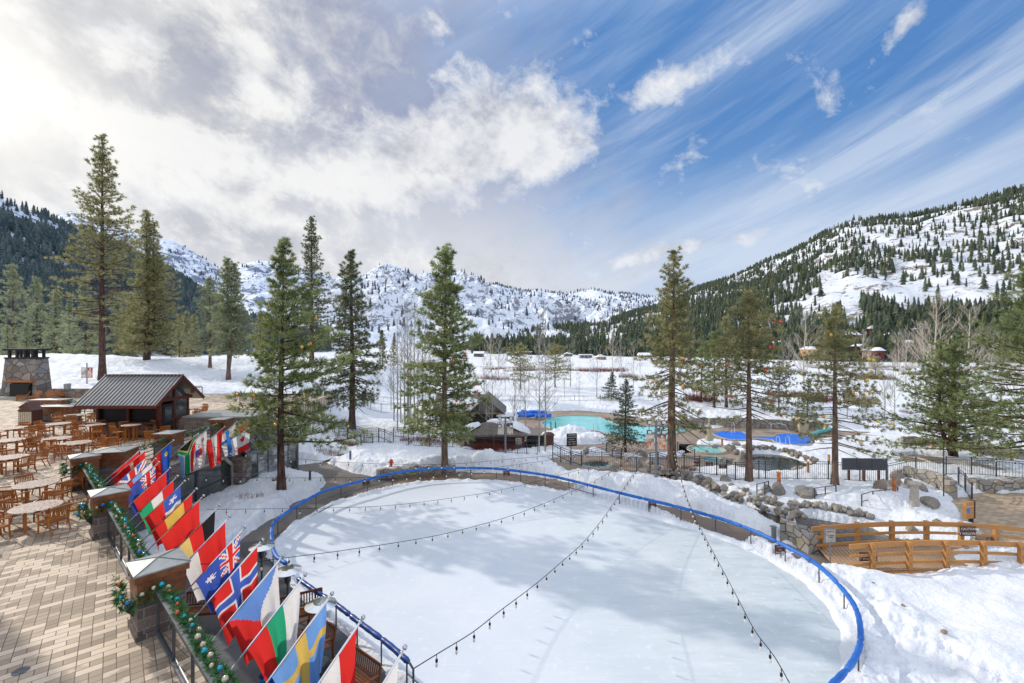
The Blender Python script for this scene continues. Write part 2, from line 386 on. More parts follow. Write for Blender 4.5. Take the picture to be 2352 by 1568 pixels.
M['needle_olive'] = foliage('needle_olive', (.12, .125, .06), (.32, .31, .15), (.56, .52, .29), tl=.45)
M['needle_pale'] = foliage('needle_pale', (.17, .20, .12), (.33, .36, .22), (.52, .53, .34), tl=.45)
M['spruce'] = foliage('spruce', (.05, .07, .045), (.13, .165, .10), (.25, .28, .16), tl=.4)
M['far_green'] = foliage('far_green', (.045, .065, .05), (.10, .125, .09), (.18, .20, .13), .08, .15)  # distance haze put into the greyed needle colour
M['far_left'] = foliage('far_left', (.065, .10, .12), (.12, .165, .175), (.20, .24, .22), .05, .2)  # shade and haze of the left slope put into bluer needles
M['far_blue'] = foliage('far_blue', (.08, .10, .13), (.12, .15, .18), (.17, .20, .22), .05, .1)  # haze of the farthest ridges put into the needle colour
M['far_olive'] = foliage('far_olive', (.07, .09, .04), (.14, .16, .08), (.24, .24, .13), .1, .2)
M['garland'] = foliage('garland', (.02, .07, .025), (.05, .15, .05), (.16, .30, .12), 6.)
M['brush'] = foliage('brush', (.10, .05, .03), (.20, .12, .08), (.30, .2, .13), 3.)
M['red_twig'] = foliage('red_twig', (.10, .02, .015), (.19, .045, .03), (.28, .08, .05), 3.)
def bark(name, a, b_, sc_=3.):
    m, nt, out = newmat(name)
    n = noise(nt, sc_, 6, .7, stretch=(2.2, 2.2, .5))
    bsdf(nt, out, ramp(nt, n, [(.35, a), (.62, b_)]), .9, spec=.1, bump=n, bstr=.8, bdist=.06); return m
M['bark_red'] = bark('bark_red', (.07, .045, .035), (.25, .17, .125))
M['bark_dark'] = bark('bark_dark', (.035, .02, .018), (.15, .09, .07))
M['bark_pale'] = bark('bark_pale', (.22, .17, .13), (.40, .33, .26))
M['bark_aspen'] = bark('bark_aspen', (.24, .22, .19), (.50, .48, .43), 2.)
M['bark_tan'] = bark('bark_tan', (.40, .33, .26), (.62, .54, .44), 2.)
# rock with snow lodged on top
def rockmat(name, cols, snow=.0, sc_=1.4):
    m, nt, out = newmat(name)
    oi = nd(nt, 'ShaderNodeObjectInfo')
    n = noise(nt, sc_, 6, .65); n2 = noise(nt, 12, 5, .7)
    base = ramp(nt, oi.outputs['Random'], [(i / (len(cols) - 1), c) for i, c in enumerate(cols)])
    c = mixc(nt, ramp(nt, n, [(.35, .6), (.62, 0.)]), base, (.09, .085, .08))
    c = mixc(nt, ramp(nt, n2, [(.4, 0.), (.75, .35)]), c, (.5, .47, .42))
    if snow:
        geo = nd(nt, 'ShaderNodeNewGeometry'); sx = nd(nt, 'ShaderNodeSeparateXYZ'); nt.links.new(geo.outputs['Normal'], sx.inputs[0])
        a = nd(nt, 'ShaderNodeMath', operation='MULTIPLY_ADD'); nt.links.new(n, a.inputs[0]); a.inputs[1].default_value = .6; nt.links.new(sx.outputs[2], a.inputs[2])
        c = mixc(nt, ramp(nt, a.outputs[0], [(snow, 0.), (snow + .08, 1.)]), c, (.84, .85, .88))
    bsdf(nt, out, c, .85, spec=.2, bump=n2, bstr=.5, bdist=.03); return m
RC = [(.22, .21, .20), (.33, .30, .26), (.30, .22, .14), (.38, .36, .33), (.26, .25, .25)]
M['rock'] = rockmat('rock', RC)
M['rock_snow'] = rockmat('rock_snow', RC, 1.02)
def standing_seam(name, c, axis_x=True, pitch=.3, rough=.35, metal=.6):
    m, nt, out = newmat(name)
    tc = nd(nt, 'ShaderNodeTexCoord').outputs['Object']
    n = noise(nt, 2, 5, .6)
    bsdf(nt, out, ramp(nt, n, [(.3, tuple(x * .8 for x in c)), (.7, c)]), rough, metal); return m
M['roof_metal'] = standing_seam('roof_metal', (.36, .35, .34))
M['roof_brown'] = simple('roof_brown', (.17, .14, .12), .55, .3, .3, 2.)
# colour attribute (flags, banners, lettered panels)
m, nt, out = newmat('cloth'); M['cloth'] = m
at = nd(nt, 'ShaderNodeAttribute', attribute_name='Col')
n = noise(nt, 25, 3, .6)
c = mixc(nt, ramp(nt, n, [(.3, .12), (.7, 0.)]), at.outputs['Color'], (.1, .1, .12))
d = nd(nt, 'ShaderNodeBsdfDiffuse'); nt.links.new(c, d.inputs[0])
t = nd(nt, 'ShaderNodeBsdfTranslucent'); nt.links.new(c, t.inputs[0])
mx = nd(nt, 'ShaderNodeMixShader'); mx.inputs[0].default_value = .7
nt.links.new(d.outputs[0], mx.inputs[1]); nt.links.new(t.outputs[0], mx.inputs[2]); nt.links.new(mx.outputs[0], out.inputs[0])
m, nt, out = newmat('print'); M['print'] = m
at = nd(nt, 'ShaderNodeAttribute', attribute_name='Col'); bsdf(nt, out, at.outputs['Color'], .6)

# ------------------------------------------------------------------ mesh builder
def tag(o, label=None, cat=None, group=None, kind=None):
    if label: o['label'] = label
    if cat: o['category'] = cat
    if group: o['group'] = group
    if kind: o['kind'] = kind
    return o
def empty(name, loc=(0, 0, 0), rz=0, label=None, cat=None, group=None):
    o = bpy.data.objects.new(name, None); o.empty_display_size = .3; col.objects.link(o)
    o.location = loc; o.rotation_euler = (0, 0, rz)
    return tag(o, label, cat, group)
class MB:
    def __init__(s): s.v = []; s.f = []; s.fm = []; s.uv = None
    def add(s, vs, fs, mi=0):
        b = len(s.v); s.v += [tuple(p) for p in vs]
        s.f += [tuple(i + b for i in f) for f in fs]; s.fm += [mi] * len(fs); return s
    def box(s, c, d, rz=0, mi=0, top=1.0):
        x, y, z = (k / 2 for k in d); ca, sa = math.cos(rz), math.sin(rz); vs = []
        for k in (-1, 1):
            t = top if k == 1 else 1
            for a, b in ((-1, -1), (1, -1), (1, 1), (-1, 1)):
                X, Y = a * x * t, b * y * t
                vs.append((c[0] + X * ca - Y * sa, c[1] + X * sa + Y * ca, c[2] + k * z))
        return s.add(vs, [(3, 2, 1, 0), (4, 5, 6, 7), (0, 1, 5, 4), (1, 2, 6, 5), (2, 3, 7, 6), (3, 0, 4, 7)], mi)
    def bar(s, a, b, w, h=None, mi=0, up=(0, 0, 1)):
        a = Vector(a); b = Vector(b); h = h or w; d = (b - a).normalized(); u = Vector(up)
        if abs(d.dot(u)) > .98: u = Vector((0, 1, 0))
        x = d.cross(u).normalized() * w / 2; y = x.cross(d).normalized() * h / 2
        vs = [p + i * x + j * y for p in (a, b) for i, j in ((-1, -1), (1, -1), (1, 1), (-1, 1))]
        return s.add(vs, [(3, 2, 1, 0), (4, 5, 6, 7), (0, 1, 5, 4), (1, 2, 6, 5), (2, 3, 7, 6), (3, 0, 4, 7)], mi)
    def tube(s, pts, r, n=8, mi=0, cap=True):
        pts = [Vector(p) for p in pts]; N = len(pts); vs = []; fs = []
        rs = r if isinstance(r, (list, tuple)) else [r] * N
        u = None
        for i, p in enumerate(pts):
            d = (pts[min(i + 1, N - 1)] - pts[max(i - 1, 0)])
            if d.length < 1e-9: d = Vector((0, 0, 1))
            d.normalize()
            if u is None: u = d.orthogonal().normalized()
            else:
                u = u - d * u.dot(d)
                u = d.orthogonal().normalized() if u.length < 1e-6 else u.normalized()
            w = d.cross(u)
            for k in range(n):
                a = 2 * PI * k / n; vs.append(p + (u * math.cos(a) + w * math.sin(a)) * rs[i])
        for i in range(N - 1):
            for k in range(n):
                fs.append((i * n + k, i * n + (k + 1) % n, (i + 1) * n + (k + 1) % n, (i + 1) * n + k))
        if cap: fs += [tuple(reversed(range(n))), tuple(range((N - 1) * n, N * n))]
        return s.add(vs, fs, mi)
    def lathe(s, prof, c=(0, 0, 0), n=16, mi=0, sx=1, sy=1):
        vs = []; fs = []
        for r, z in prof:
            for k in range(n):
                a = 2 * PI * k / n; vs.append((c[0] + r * math.cos(a) * sx, c[1] + r * math.sin(a) * sy, c[2] + z))
        for i in range(len(prof) - 1):
            for k in range(n):
                fs.append((i * n + k, i * n + (k + 1) % n, (i + 1) * n + (k + 1) % n, (i + 1) * n + k))
        fs += [tuple(reversed(range(n))), tuple(range((len(prof) - 1) * n, len(prof) * n))]
        return s.add(vs, fs, mi)
    def ball(s, c, r, n=8, mi=0):
        m = n // 2 + 1
        return s.lathe([(max(1e-4, r * math.sin(PI * i / m)), -r * math.cos(PI * i / m)) for i in range(m + 1)], c, n, mi)
    def prism(s, poly, z0, z1, mi=0):
        n = len(poly)
        A = sum(poly[i - 1][0] * poly[i][1] - poly[i][0] * poly[i - 1][1] for i in range(n))
        if A < 0: poly = poly[::-1]
        vs = [(x, y, z0) for x, y in poly] + [(x, y, z1) for x, y in poly]
        return s.add(vs, [tuple(range(n, 2 * n)), tuple(reversed(range(n)))] + [(i, (i + 1) % n, n + (i + 1) % n, n + i) for i in range(n)], mi)
    def sheet(s, poly, z, mi=0):
        n = len(poly); A = sum(poly[i - 1][0] * poly[i][1] - poly[i][0] * poly[i - 1][1] for i in range(n))
        if A < 0: poly = poly[::-1]
        return s.add([(x, y, z) for x, y in poly], [tuple(range(n))], mi)
    def build(s, name, mats, parent=None, smooth=False, world=True, centre=True):
        me = bpy.data.meshes.new(name)
        if not isinstance(mats, (list, tuple)): mats = [mats]
        v = np.array(s.v, float).reshape(-1, 3)
        off = np.zeros(3)
        if parent is not None:
            if world: 
                off = np.array(parent_loc(parent))
        elif centre and len(v):
            off = np.array([(v[:, 0].min() + v[:, 0].max()) / 2, (v[:, 1].min() + v[:, 1].max()) / 2, v[:, 2].min()])
        me.from_pydata((v - off).tolist(), [], s.f)
        for m_ in mats: me.materials.append(m_)
        if len(mats) > 1: me.polygons.foreach_set('material_index', s.fm)
        if smooth: me.polygons.foreach_set('use_smooth', [True] * len(me.polygons))
        me.update()
        o = bpy.data.objects.new(name, me); col.objects.link(o)
        if parent is not None: o.parent = parent
        else: o.location = off
        return o
def parent_loc(p):
    L = Vector(p.location)
    while p.parent: p = p.parent; L += Vector(p.location)
    return L
KIDS = {}
def kids(o): return [c for c in bpy.data.objects if c.parent == o]
def dup(root, loc, rz=0, label=None, group=None, scale=None, cache={}):
    if root.name not in cache:
        cache[root.name] = [(c, kids(c)) for c in kids(root)]
    r = root.copy(); col.objects.link(r); r.location = loc; r.rotation_euler = (0, 0, rz)
    if scale: r.scale = scale
    if label: r['label'] = label
    if group: r['group'] = group
    for c, gc in cache[root.name]:
        c2 = c.copy(); col.objects.link(c2); c2.parent = r
        for d in gc:
            d2 = d.copy(); col.objects.link(d2); d2.parent = c2
    return r
def npmesh(name, V, Fc, mats, mi=None, smooth=False, k=3):
    """fast mesh from numpy arrays; Fc is (n,k)"""
    me = bpy.data.meshes.new(name)
    me.vertices.add(len(V)); me.vertices.foreach_set('co', np.ascontiguousarray(V, dtype=np.float32).ravel())
    me.loops.add(Fc.size); me.loops.foreach_set('vertex_index', np.ascontiguousarray(Fc, dtype=np.int32).ravel())
    me.polygons.add(len(Fc)); me.polygons.foreach_set('loop_start', np.arange(0, Fc.size, k, dtype=np.int32))
    try: me.polygons.foreach_set('loop_total', np.full(len(Fc), k, dtype=np.int32))
    except Exception: pass
    for m_ in mats: me.materials.append(m_)
    if mi is not None: me.polygons.foreach_set('material_index', np.ascontiguousarray(mi, dtype=np.int32))
    if smooth: me.polygons.foreach_set('use_smooth', np.ones(len(Fc), dtype=bool))
    me.update(calc_edges=True); me.validate()
    return me
def link(name, me, parent=None, loc=(0, 0, 0)):
    o = bpy.data.objects.new(name, me); col.objects.link(o); o.location = loc
    if parent is not None: o.parent = parent
    return o
# text as a mesh part
def text(s, size, mat, parent, loc, rot, name='lettering', align='CENTER'):
    cu = bpy.data.curves.new('tx', 'FONT'); cu.body = s; cu.size = size; cu.align_x = align; cu.align_y = 'CENTER'; cu.extrude = .002; cu.resolution_u = 2
    to = bpy.data.objects.new('tx', cu); col.objects.link(to)
    dg = bpy.context.evaluated_depsgraph_get(); me = bpy.data.meshes.new_from_object(to.evaluated_get(dg))
    bpy.data.objects.remove(to); me.materials.clear(); me.materials.append(mat)
    o = bpy.data.objects.new(name, me); col.objects.link(o); o.parent = parent; o.location = loc; o.rotation_euler = rot
    return o
# ================================================================== camera, sun, sky
cd = bpy.data.cameras.new('Camera'); cam = bpy.data.objects.new('Camera', cd); col.objects.link(cam)
cam.location = (0, 0, EYE); cam.rotation_euler = (PI / 2, 0, 0); cd.lens = 16.0; cd.sensor_width = 36; cd.clip_end = 20000; cd.clip_start = .1
sc.camera = cam
SUN_AZ, SUN_EL = math.radians(-60.6), math.radians(27)      # azimuth from +Y, negative = left
sd_ = Vector((math.sin(SUN_AZ) * math.cos(SUN_EL), math.cos(SUN_AZ) * math.cos(SUN_EL), math.sin(SUN_EL)))
ld = bpy.data.lights.new('Sun', 'SUN'); ld.energy = SUN_E; ld.angle = math.radians(.9); ld.color = (1, .93, .82)
lo_ = bpy.data.objects.new('Sun', ld); col.objects.link(lo_); lo_.rotation_euler = (-sd_).to_track_quat('-Z', 'Y').to_euler(); lo_.location = (-60, 40, 60)
sc.view_settings.view_transform = 'Standard'; sc.view_settings.look = 'None'; sc.view_settings.exposure = 0; sc.view_settings.gamma = 1
sc.cycles.max_bounces = 6; sc.cycles.transparent_max_bounces = 12; sc.cycles.diffuse_bounces = 3; sc.cycles.glossy_bounces = 3
sc.cycles.caustics_reflective = False; sc.cycles.caustics_refractive = False; sc.cycles.use_denoising = True
W = bpy.data.worlds.new('World'); sc.world = W; W.use_nodes = True
W.cycles.sampling_method = 'MANUAL'; W.cycles.sample_map_resolution = 256
nt = W.node_tree; nt.nodes.clear()
wo = nd(nt, 'ShaderNodeOutputWorld'); bg = nd(nt, 'ShaderNodeBackground'); bg.inputs[1].default_value = SKY_S
nt.links.new(bg.outputs[0], wo.inputs[0])
sky = nd(nt, 'ShaderNodeTexSky', sky_type='NISHITA'); sky.sun_disc = False; sky.sun_elevation = SUN_EL; sky.sun_rotation = SUN_AZ
sky.altitude = 1900; sky.air_density = 1.0; sky.dust_density = .4; sky.ozone_density = 1.6
tcv = nd(nt, 'ShaderNodeTexCoord').outputs['Generated']
sxyz = nd(nt, 'ShaderNodeSeparateXYZ'); nt.links.new(tcv, sxyz.inputs[0])
def mth(op, a, b=None, c=None, clamp=False):
    n = nd(nt, 'ShaderNodeMath', operation=op, use_clamp=clamp)
    for i, v in enumerate((a, b, c)):
        if v is None: continue
        if isinstance(v, (int, float)): n.inputs[i].default_value = v
        else: nt.links.new(v, n.inputs[i])
    return n.outputs[0]
az = mth('ARCTAN2', sxyz.outputs[0], sxyz.outputs[1]); el = mth('ARCSINE', sxyz.outputs[2])
def azel(px, py):
    x, z = (px - CX) / FO, (CY - py) / FO
    return math.atan2(x, 1), math.atan2(z, math.hypot(x, 1))
cmb = nd(nt, 'ShaderNodeCombineXYZ'); nt.links.new(az, cmb.inputs[0]); nt.links.new(el, cmb.inputs[1])
def wnoise(scale, detail, rough, stretch=(1, 1, 1), rot=0, vec=None, dist=0., lac=2.):
    mp = nd(nt, 'ShaderNodeMapping'); mp.inputs['Rotation'].default_value = (0, 0, rot)
    nt.links.new(vec or cmb.outputs[0], mp.inputs[0])
    mp2 = nd(nt, 'ShaderNodeMapping'); mp2.inputs['Scale'].default_value = stretch; nt.links.new(mp.outputs[0], mp2.inputs[0])
    n = nd(nt, 'ShaderNodeTexNoise'); n.inputs['Scale'].default_value = scale; n.inputs['Detail'].default_value = detail
    n.inputs['Roughness'].default_value = rough; n.inputs['Distortion'].default_value = dist
    nt.links.new(mp2.outputs[0], n.inputs[0]); return n.outputs[0]
def blob(px, py, rx, ry, rot=0.):
    a0, e0 = azel(px, py); k = 1 / FO * (math.cos(a0) ** 2 + .15)
    ra, re = rx * k, ry * k * 1.0
    dx = mth('SUBTRACT', az, a0); dy = mth('SUBTRACT', el, e0)
    if rot:
        c_, s_ = math.cos(rot), math.sin(rot)
        dx, dy = mth('MULTIPLY_ADD', dx, c_, mth('MULTIPLY', dy, s_)), mth('MULTIPLY_ADD', dy, c_, mth('MULTIPLY', dx, -s_))
    q = mth('ADD', mth('POWER', mth('ABSOLUTE', mth('MULTIPLY', dx, 1 / ra)), 2), mth('POWER', mth('ABSOLUTE', mth('MULTIPLY', dy, 1 / re)), 2))
    return mth('EXPONENT', mth('MULTIPLY', q, -1))
def summ(l):
    a = l[0]
    for b in l[1:]: a = mth('ADD', a, b)
    return a
big = wnoise(3.4, 7, .60, (1, 1.5, 1), .35, dist=.25)
fine = wnoise(11., 5, .64, (1, 1.2, 1), .2, dist=.25)
streak = wnoise(3.2, 6, .62, (.42, 4.4, 1), -.46, dist=.5)
streak2 = wnoise(7.5, 5, .62, (.38, 3.6, 1), -.36, dist=.4)
cu_n = mth('ADD', mth('MULTIPLY', mth('SUBTRACT', big, .5), 1.5), mth('MULTIPLY', mth('SUBTRACT', fine, .5), 1.5))     # zero mean, about +-.35
def C(c, k=1.): return tuple(x * k / SKY_S for x in c)
blue = mixc(nt, ramp(nt, el, [(.05, 0.), (.42, 1.)]), (.34, .54, .84), (.10, .27, .62))
skyc = nd(nt, 'ShaderNodeVectorMath', operation='SCALE'); nt.links.new(sky.outputs[0], skyc.inputs[0]); skyc.inputs[3].default_value = 1.0
blue10 = nd(nt, 'ShaderNodeVectorMath', operation='SCALE'); nt.links.new(blue, blue10.inputs[0]); blue10.inputs[3].default_value = 1 / SKY_S
base = mixc(nt, .85, skyc.outputs[0], blue10.outputs[0])
ci = mth('ADD', mth('MULTIPLY', streak, .70), mth('MULTIPLY', streak2, .40))
base = mixc(nt, ramp(nt, ci, [(.48, 0.), (.78, .42)]), base, C((.58, .71, .90)))
band = mth('MULTIPLY', summ([blob(2330, 170, 420, 30, .52), blob(2000, 330, 420, 34, .50), blob(2150, 420, 500, 30, .34), blob(1750, 470, 420, 44, .36), blob(1650, 590, 520, 40, .16), blob(1750, 60, 420, 60, .5)]), ramp(nt, streak2, [(.36, .25), (.62, 1.)]), clamp=True)
base = mixc(nt, mth('MULTIPLY', band, .5), base, C((.74, .82, .93)))
lowf = ramp(nt, mth('MULTIPLY_ADD', mth('SUBTRACT', streak, .5), .15, el), [(0., .80), (.16, .55), (.34, 0.)])
base = mixc(nt, lowf, base, C((.66, .74, .88)))
# slate veil over the middle, thinning to the right
azv = mth('MULTIPLY_ADD', mth('SUBTRACT', big, .5), .55, az)
azv = mth('MULTIPLY_ADD', el, .30, azv)
azv = mth('MULTIPLY_ADD', mth('SUBTRACT', streak, .5), .5, azv)
veil = ramp(nt, mth('ADD', azv, .35), [(.10, 1.), (.32, .90), (.52, .45), (.68, 0.)])
slate = mixc(nt, ramp(nt, mth('ADD', mth('MULTIPLY', big, .6), mth('MULTIPLY', streak, .4)), [(.42, 0.), (.66, 1.)]), C((.33, .375, .52)), C((.47, .515, .66)))
slate = mixc(nt, ramp(nt, el, [(.06, 1.), (.40, 0.)]), slate, C((.76, .78, .84)))
base = mixc(nt, veil, base, slate)
# left grey-white deck
lf = mth('ADD', mth('MULTIPLY', az, -1.0), mth('MULTIPLY', cu_n, .55))
deck = ramp(nt, lf, [(.22, 0.), (.62, 1.)])
dcol = ramp(nt, mth('ADD', cu_n, .5), [(.22, C((.52, .53, .57))), (.46, C((.66, .665, .69))), (.62, C((.78, .78, .79))), (.80, C((.90, .90, .89)))])
base = mixc(nt, deck, base, dcol)
lowdeck = mth('MULTIPLY', ramp(nt, mth('MULTIPLY_ADD', cu_n, .25, el), [(.10, 1.), (.38, 0.)]), ramp(nt, mth('ADD', azv, .35), [(.30, .9), (.75, 0.)]))
base = mixc(nt, lowdeck, base, ramp(nt, mth('ADD', cu_n, .5), [(.25, C((.62, .64, .69))), (.7, C((.82, .83, .86)))]))
# cumulus, each where it stands in the sky
cu = summ([blob(1190, 270, 120, 85), blob(1070, 340, 190, 80), blob(940, 350, 120, 60), blob(1220, 330, 120, 50), blob(860, 420, 110, 50),
           blob(1540, 185, 120, 34, .2), blob(640, 205, 85, 55),
           blob(540, 345, 220, 34), blob(330, 340, 150, 75), blob(680, 420, 200, 36), blob(1570, 370, 60, 30, .6),
           blob(1480, 590, 80, 22, .3), blob(1640, 555, 150, 22, .05), blob(120, 240, 220, 140), blob(250, 60, 240, 80), blob(450, 500, 240, 50), blob(600, 560, 250, 40),
           blob(2095, 40, 60, 24, .5)])
cuf = ramp(nt, mth('ADD', mth('MULTIPLY', cu, .55), cu_n), [(.24, 0.), (.46, .55), (.72, .95)])
# lit from the upper left: compare the cloud noise with itself a little way off
shv = nd(nt, 'ShaderNodeVectorMath', operation='ADD'); nt.links.new(cmb.outputs[0], shv.inputs[0]); shv.inputs[1].default_value = (-.035, .05, 0)
big_s = wnoise(3.4, 7, .60, (1, 1.5, 1), .35, vec=shv.outputs[0], dist=.25)
lit = mth('MULTIPLY_ADD', mth('SUBTRACT', big, big_s), 3.2, mth('MULTIPLY_ADD', mth('SUBTRACT', fine, .5), .9, .55))
ccol = ramp(nt, lit, [(.12, C((.54, .56, .62))), (.42, C((.78, .79, .82))), (.68, C((.93, .93, .93)))])
base = mixc(nt, mth('MULTIPLY', cuf, .92), base, ccol)
# sun glow through cloud at upper left
gl_ = mth('ADD', mth('MULTIPLY', blob(-40, 210, 260, 210), .55), mth('MULTIPLY', blob(-420, 60, 560, 420), .45), clamp=True)
base = mixc(nt, gl_, base, C((1.0, .98, .93), 1.15))
# overhead and behind the camera: unseen sky, brightened as added fill for the shadows
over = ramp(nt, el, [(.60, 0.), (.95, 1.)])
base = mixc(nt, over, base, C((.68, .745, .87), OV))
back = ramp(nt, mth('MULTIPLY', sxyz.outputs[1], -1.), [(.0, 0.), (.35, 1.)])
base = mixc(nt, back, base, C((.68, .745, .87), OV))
# below the horizon
base = mixc(nt, ramp(nt, mth('MULTIPLY', el, -1), [(.0, 0.), (.03, 1.)]), base, C((.55, .6, .68)))
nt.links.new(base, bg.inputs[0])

# ================================================================== rink outline
tp = [(1094, 2150), (1077, 2140), (1053, 2120), (1041, 2086), (1036, 2035), (1046, 1994), (1100, 1950), (1200, 1890), (1242, 1871), (1330, 1846), (1357, 1840), (1445, 1817),
      (1517, 1802), (1602, 1790.6), (1716, 1785), (1831, 1785), (1908, 1788.7), (2003, 1800), (2100, 1815), (2180, 1832.7), (2352, 1876.7), (2463, 1903.5),
      (2581, 1932), (2754, 1980), (2860, 2018), (2940, 2054), (3022, 2096), (3088, 2132), (3167, 2196), (3234, 2271), (3267, 2326), (3280, 2376), (3284, 2430), (3276, 2476), (3246, 2535), (3180, 2605)]
RZ = .80
tube_main = [G(S(*p), RZ) for p in tp]
tube_main += [(7.6, 11.4), (5.6, 10.9)]
tube_near = [G(S(*p), RZ) for p in [(1136, 2206), (1197, 2249), (1274, 2299), (1389, 2387), (1485, 2459), (1580, 2544)]]
main_s = spline(tube_main, 6)
rink_poly = [(x, y) for x, y in main_s[::3]] + [(2.5, 10.6), (-.5, 10.9)] + [(x, y) for x, y in tube_near[::-1]]
rink_poly = [p for i, p in enumerate(rink_poly) if i == 0 or (Vector(p) - Vector(rink_poly[i - 1])).length > .25]

# ------------------------------------------------------------------ cleared areas (site plan, metres)
def PG(f, pts, z=0.0): return [G(f(*p), z) for p in pts]
I_ = lambda x, y: (x, y)
ring_region = PG(I_, [(640, 1010), (900, 1010), (1500, 1050), (1990, 1240), (1960, 1295), (1700, 1240), (1400, 1130), (1000, 1120), (800, 1190), (640, 1160)])
plaza_low = [(-20, 36.5), (-14.6, 36.5), (-13.9, 39.5)] + PG(I_, [(716, 1040), (722, 1053), (764, 1069), (815, 1087), (870, 1098), (900, 1100), (800, 1130), (735, 1165), (665, 1200)]) + \
    [(-11.6, 21.0), (-8.3, 17.3), (-2.6, 12.2), (3.5, 6.0), (0, 2), (-6, 6), (-14.5, 15.3), (-16.6, 18.4), (-13.9, 19.3), (-13.2, 21.5), (-12.9, 25.5), (-12.2, 28.2), (-12.6, 31.0), (-14.2, 33), (-20, 35.6)]
pool_deck = PG(I_, [(1185, 975), (1195, 955), (1250, 944), (1330, 942), (1420, 950), (1500, 964), (1580, 977), (1640, 984), (1735, 973), (1880, 975), (2000, 983), (2000, 996), (1860, 1012), (1780, 1013), (1720, 1004), (1640, 1008),
                        (1600, 1012), (1590, 1035), (1480, 1046), (1400, 1042), (1300, 1030), (1255, 1024), (1395, 1018), (1390, 1005), (1345, 1000), (1330, 990), (1262, 998), (1232, 1003), (1218, 995)])
gaz_pad = PG(I_, [(1035, 1004), (1060, 990), (1200, 990), (1245, 1010), (1250, 1030), (1210, 1033), (1060, 1033)])
brick_plaza = PG(c30, [(1640, 905), (1575, 850), (1640, 800), (1800, 770), (1880, 735), (2400, 735), (3000, 745), (3300, 1300), (2352, 1300), (2060, 1275), (2000, 1190), (1890, 1115), (1790, 1095), (1720, 975)])
tubs_pad = PG(I_, [(1240, 1060), (1300, 1045), (1470, 1050), (1570, 1050), (1570, 1022), (1660, 1022), (1705, 1040), (1680, 1072), (1600, 1072), (1520, 1085), (1440, 1090), (1290, 1085)])
bridge_l = [(13.0, 19.2), (15.2, 18.7), (15.2, 21.3), (13.6, 21.2), (12.2, 20.6)]
shuffle = PG(c30, [(1080, 370), (1300, 350), (1500, 370), (1830, 420), (2150, 490), (2000, 500), (1700, 470), (1450, 450), (1300, 440)])
creek = PG(c30, [(60, 930), (250, 945), (360, 965), (520, 990), (700, 1015), (860, 1045), (980, 1110), (1250, 1180), (1150, 1260), (1100, 1320), (960, 1420), (700, 1430), (480, 1330), (330, 1290), (300, 1180), (220, 1110), (120, 1040)]) 
creek_up = PG(I_, [(1475, 1088), (1520, 1082), (1540, 1092), (1600, 1112), (1700, 1150), (1815, 1188), (1835, 1200), (1800, 1212), (1700, 1175), (1600, 1135), (1530, 1110)])
pond = PG(c27, [(520, 935), (700, 930), (900, 940), (1000, 958), (1150, 1005), (1280, 1055), (1350, 1090), (1240, 1110), (1110, 1150), (1050, 1178), (850, 1180), (640, 1175), (560, 1120), (480, 1020)])
COVERED = [offset_poly(PG(c27, [(50, 690), (120, 672), (185, 655), (440, 665), (520, 715), (600, 728), (840, 730), (985, 690), (1200, 702), (1355, 742), (1290, 850), (1150, 850), (1000, 840), (800, 800), (640, 775), (480, 785), (350, 782), (230, 775), (120, 745)]), .25)]
CLEAR = [plaza_low, pool_deck, gaz_pad, brick_plaza, tubs_pad, bridge_l, shuffle]

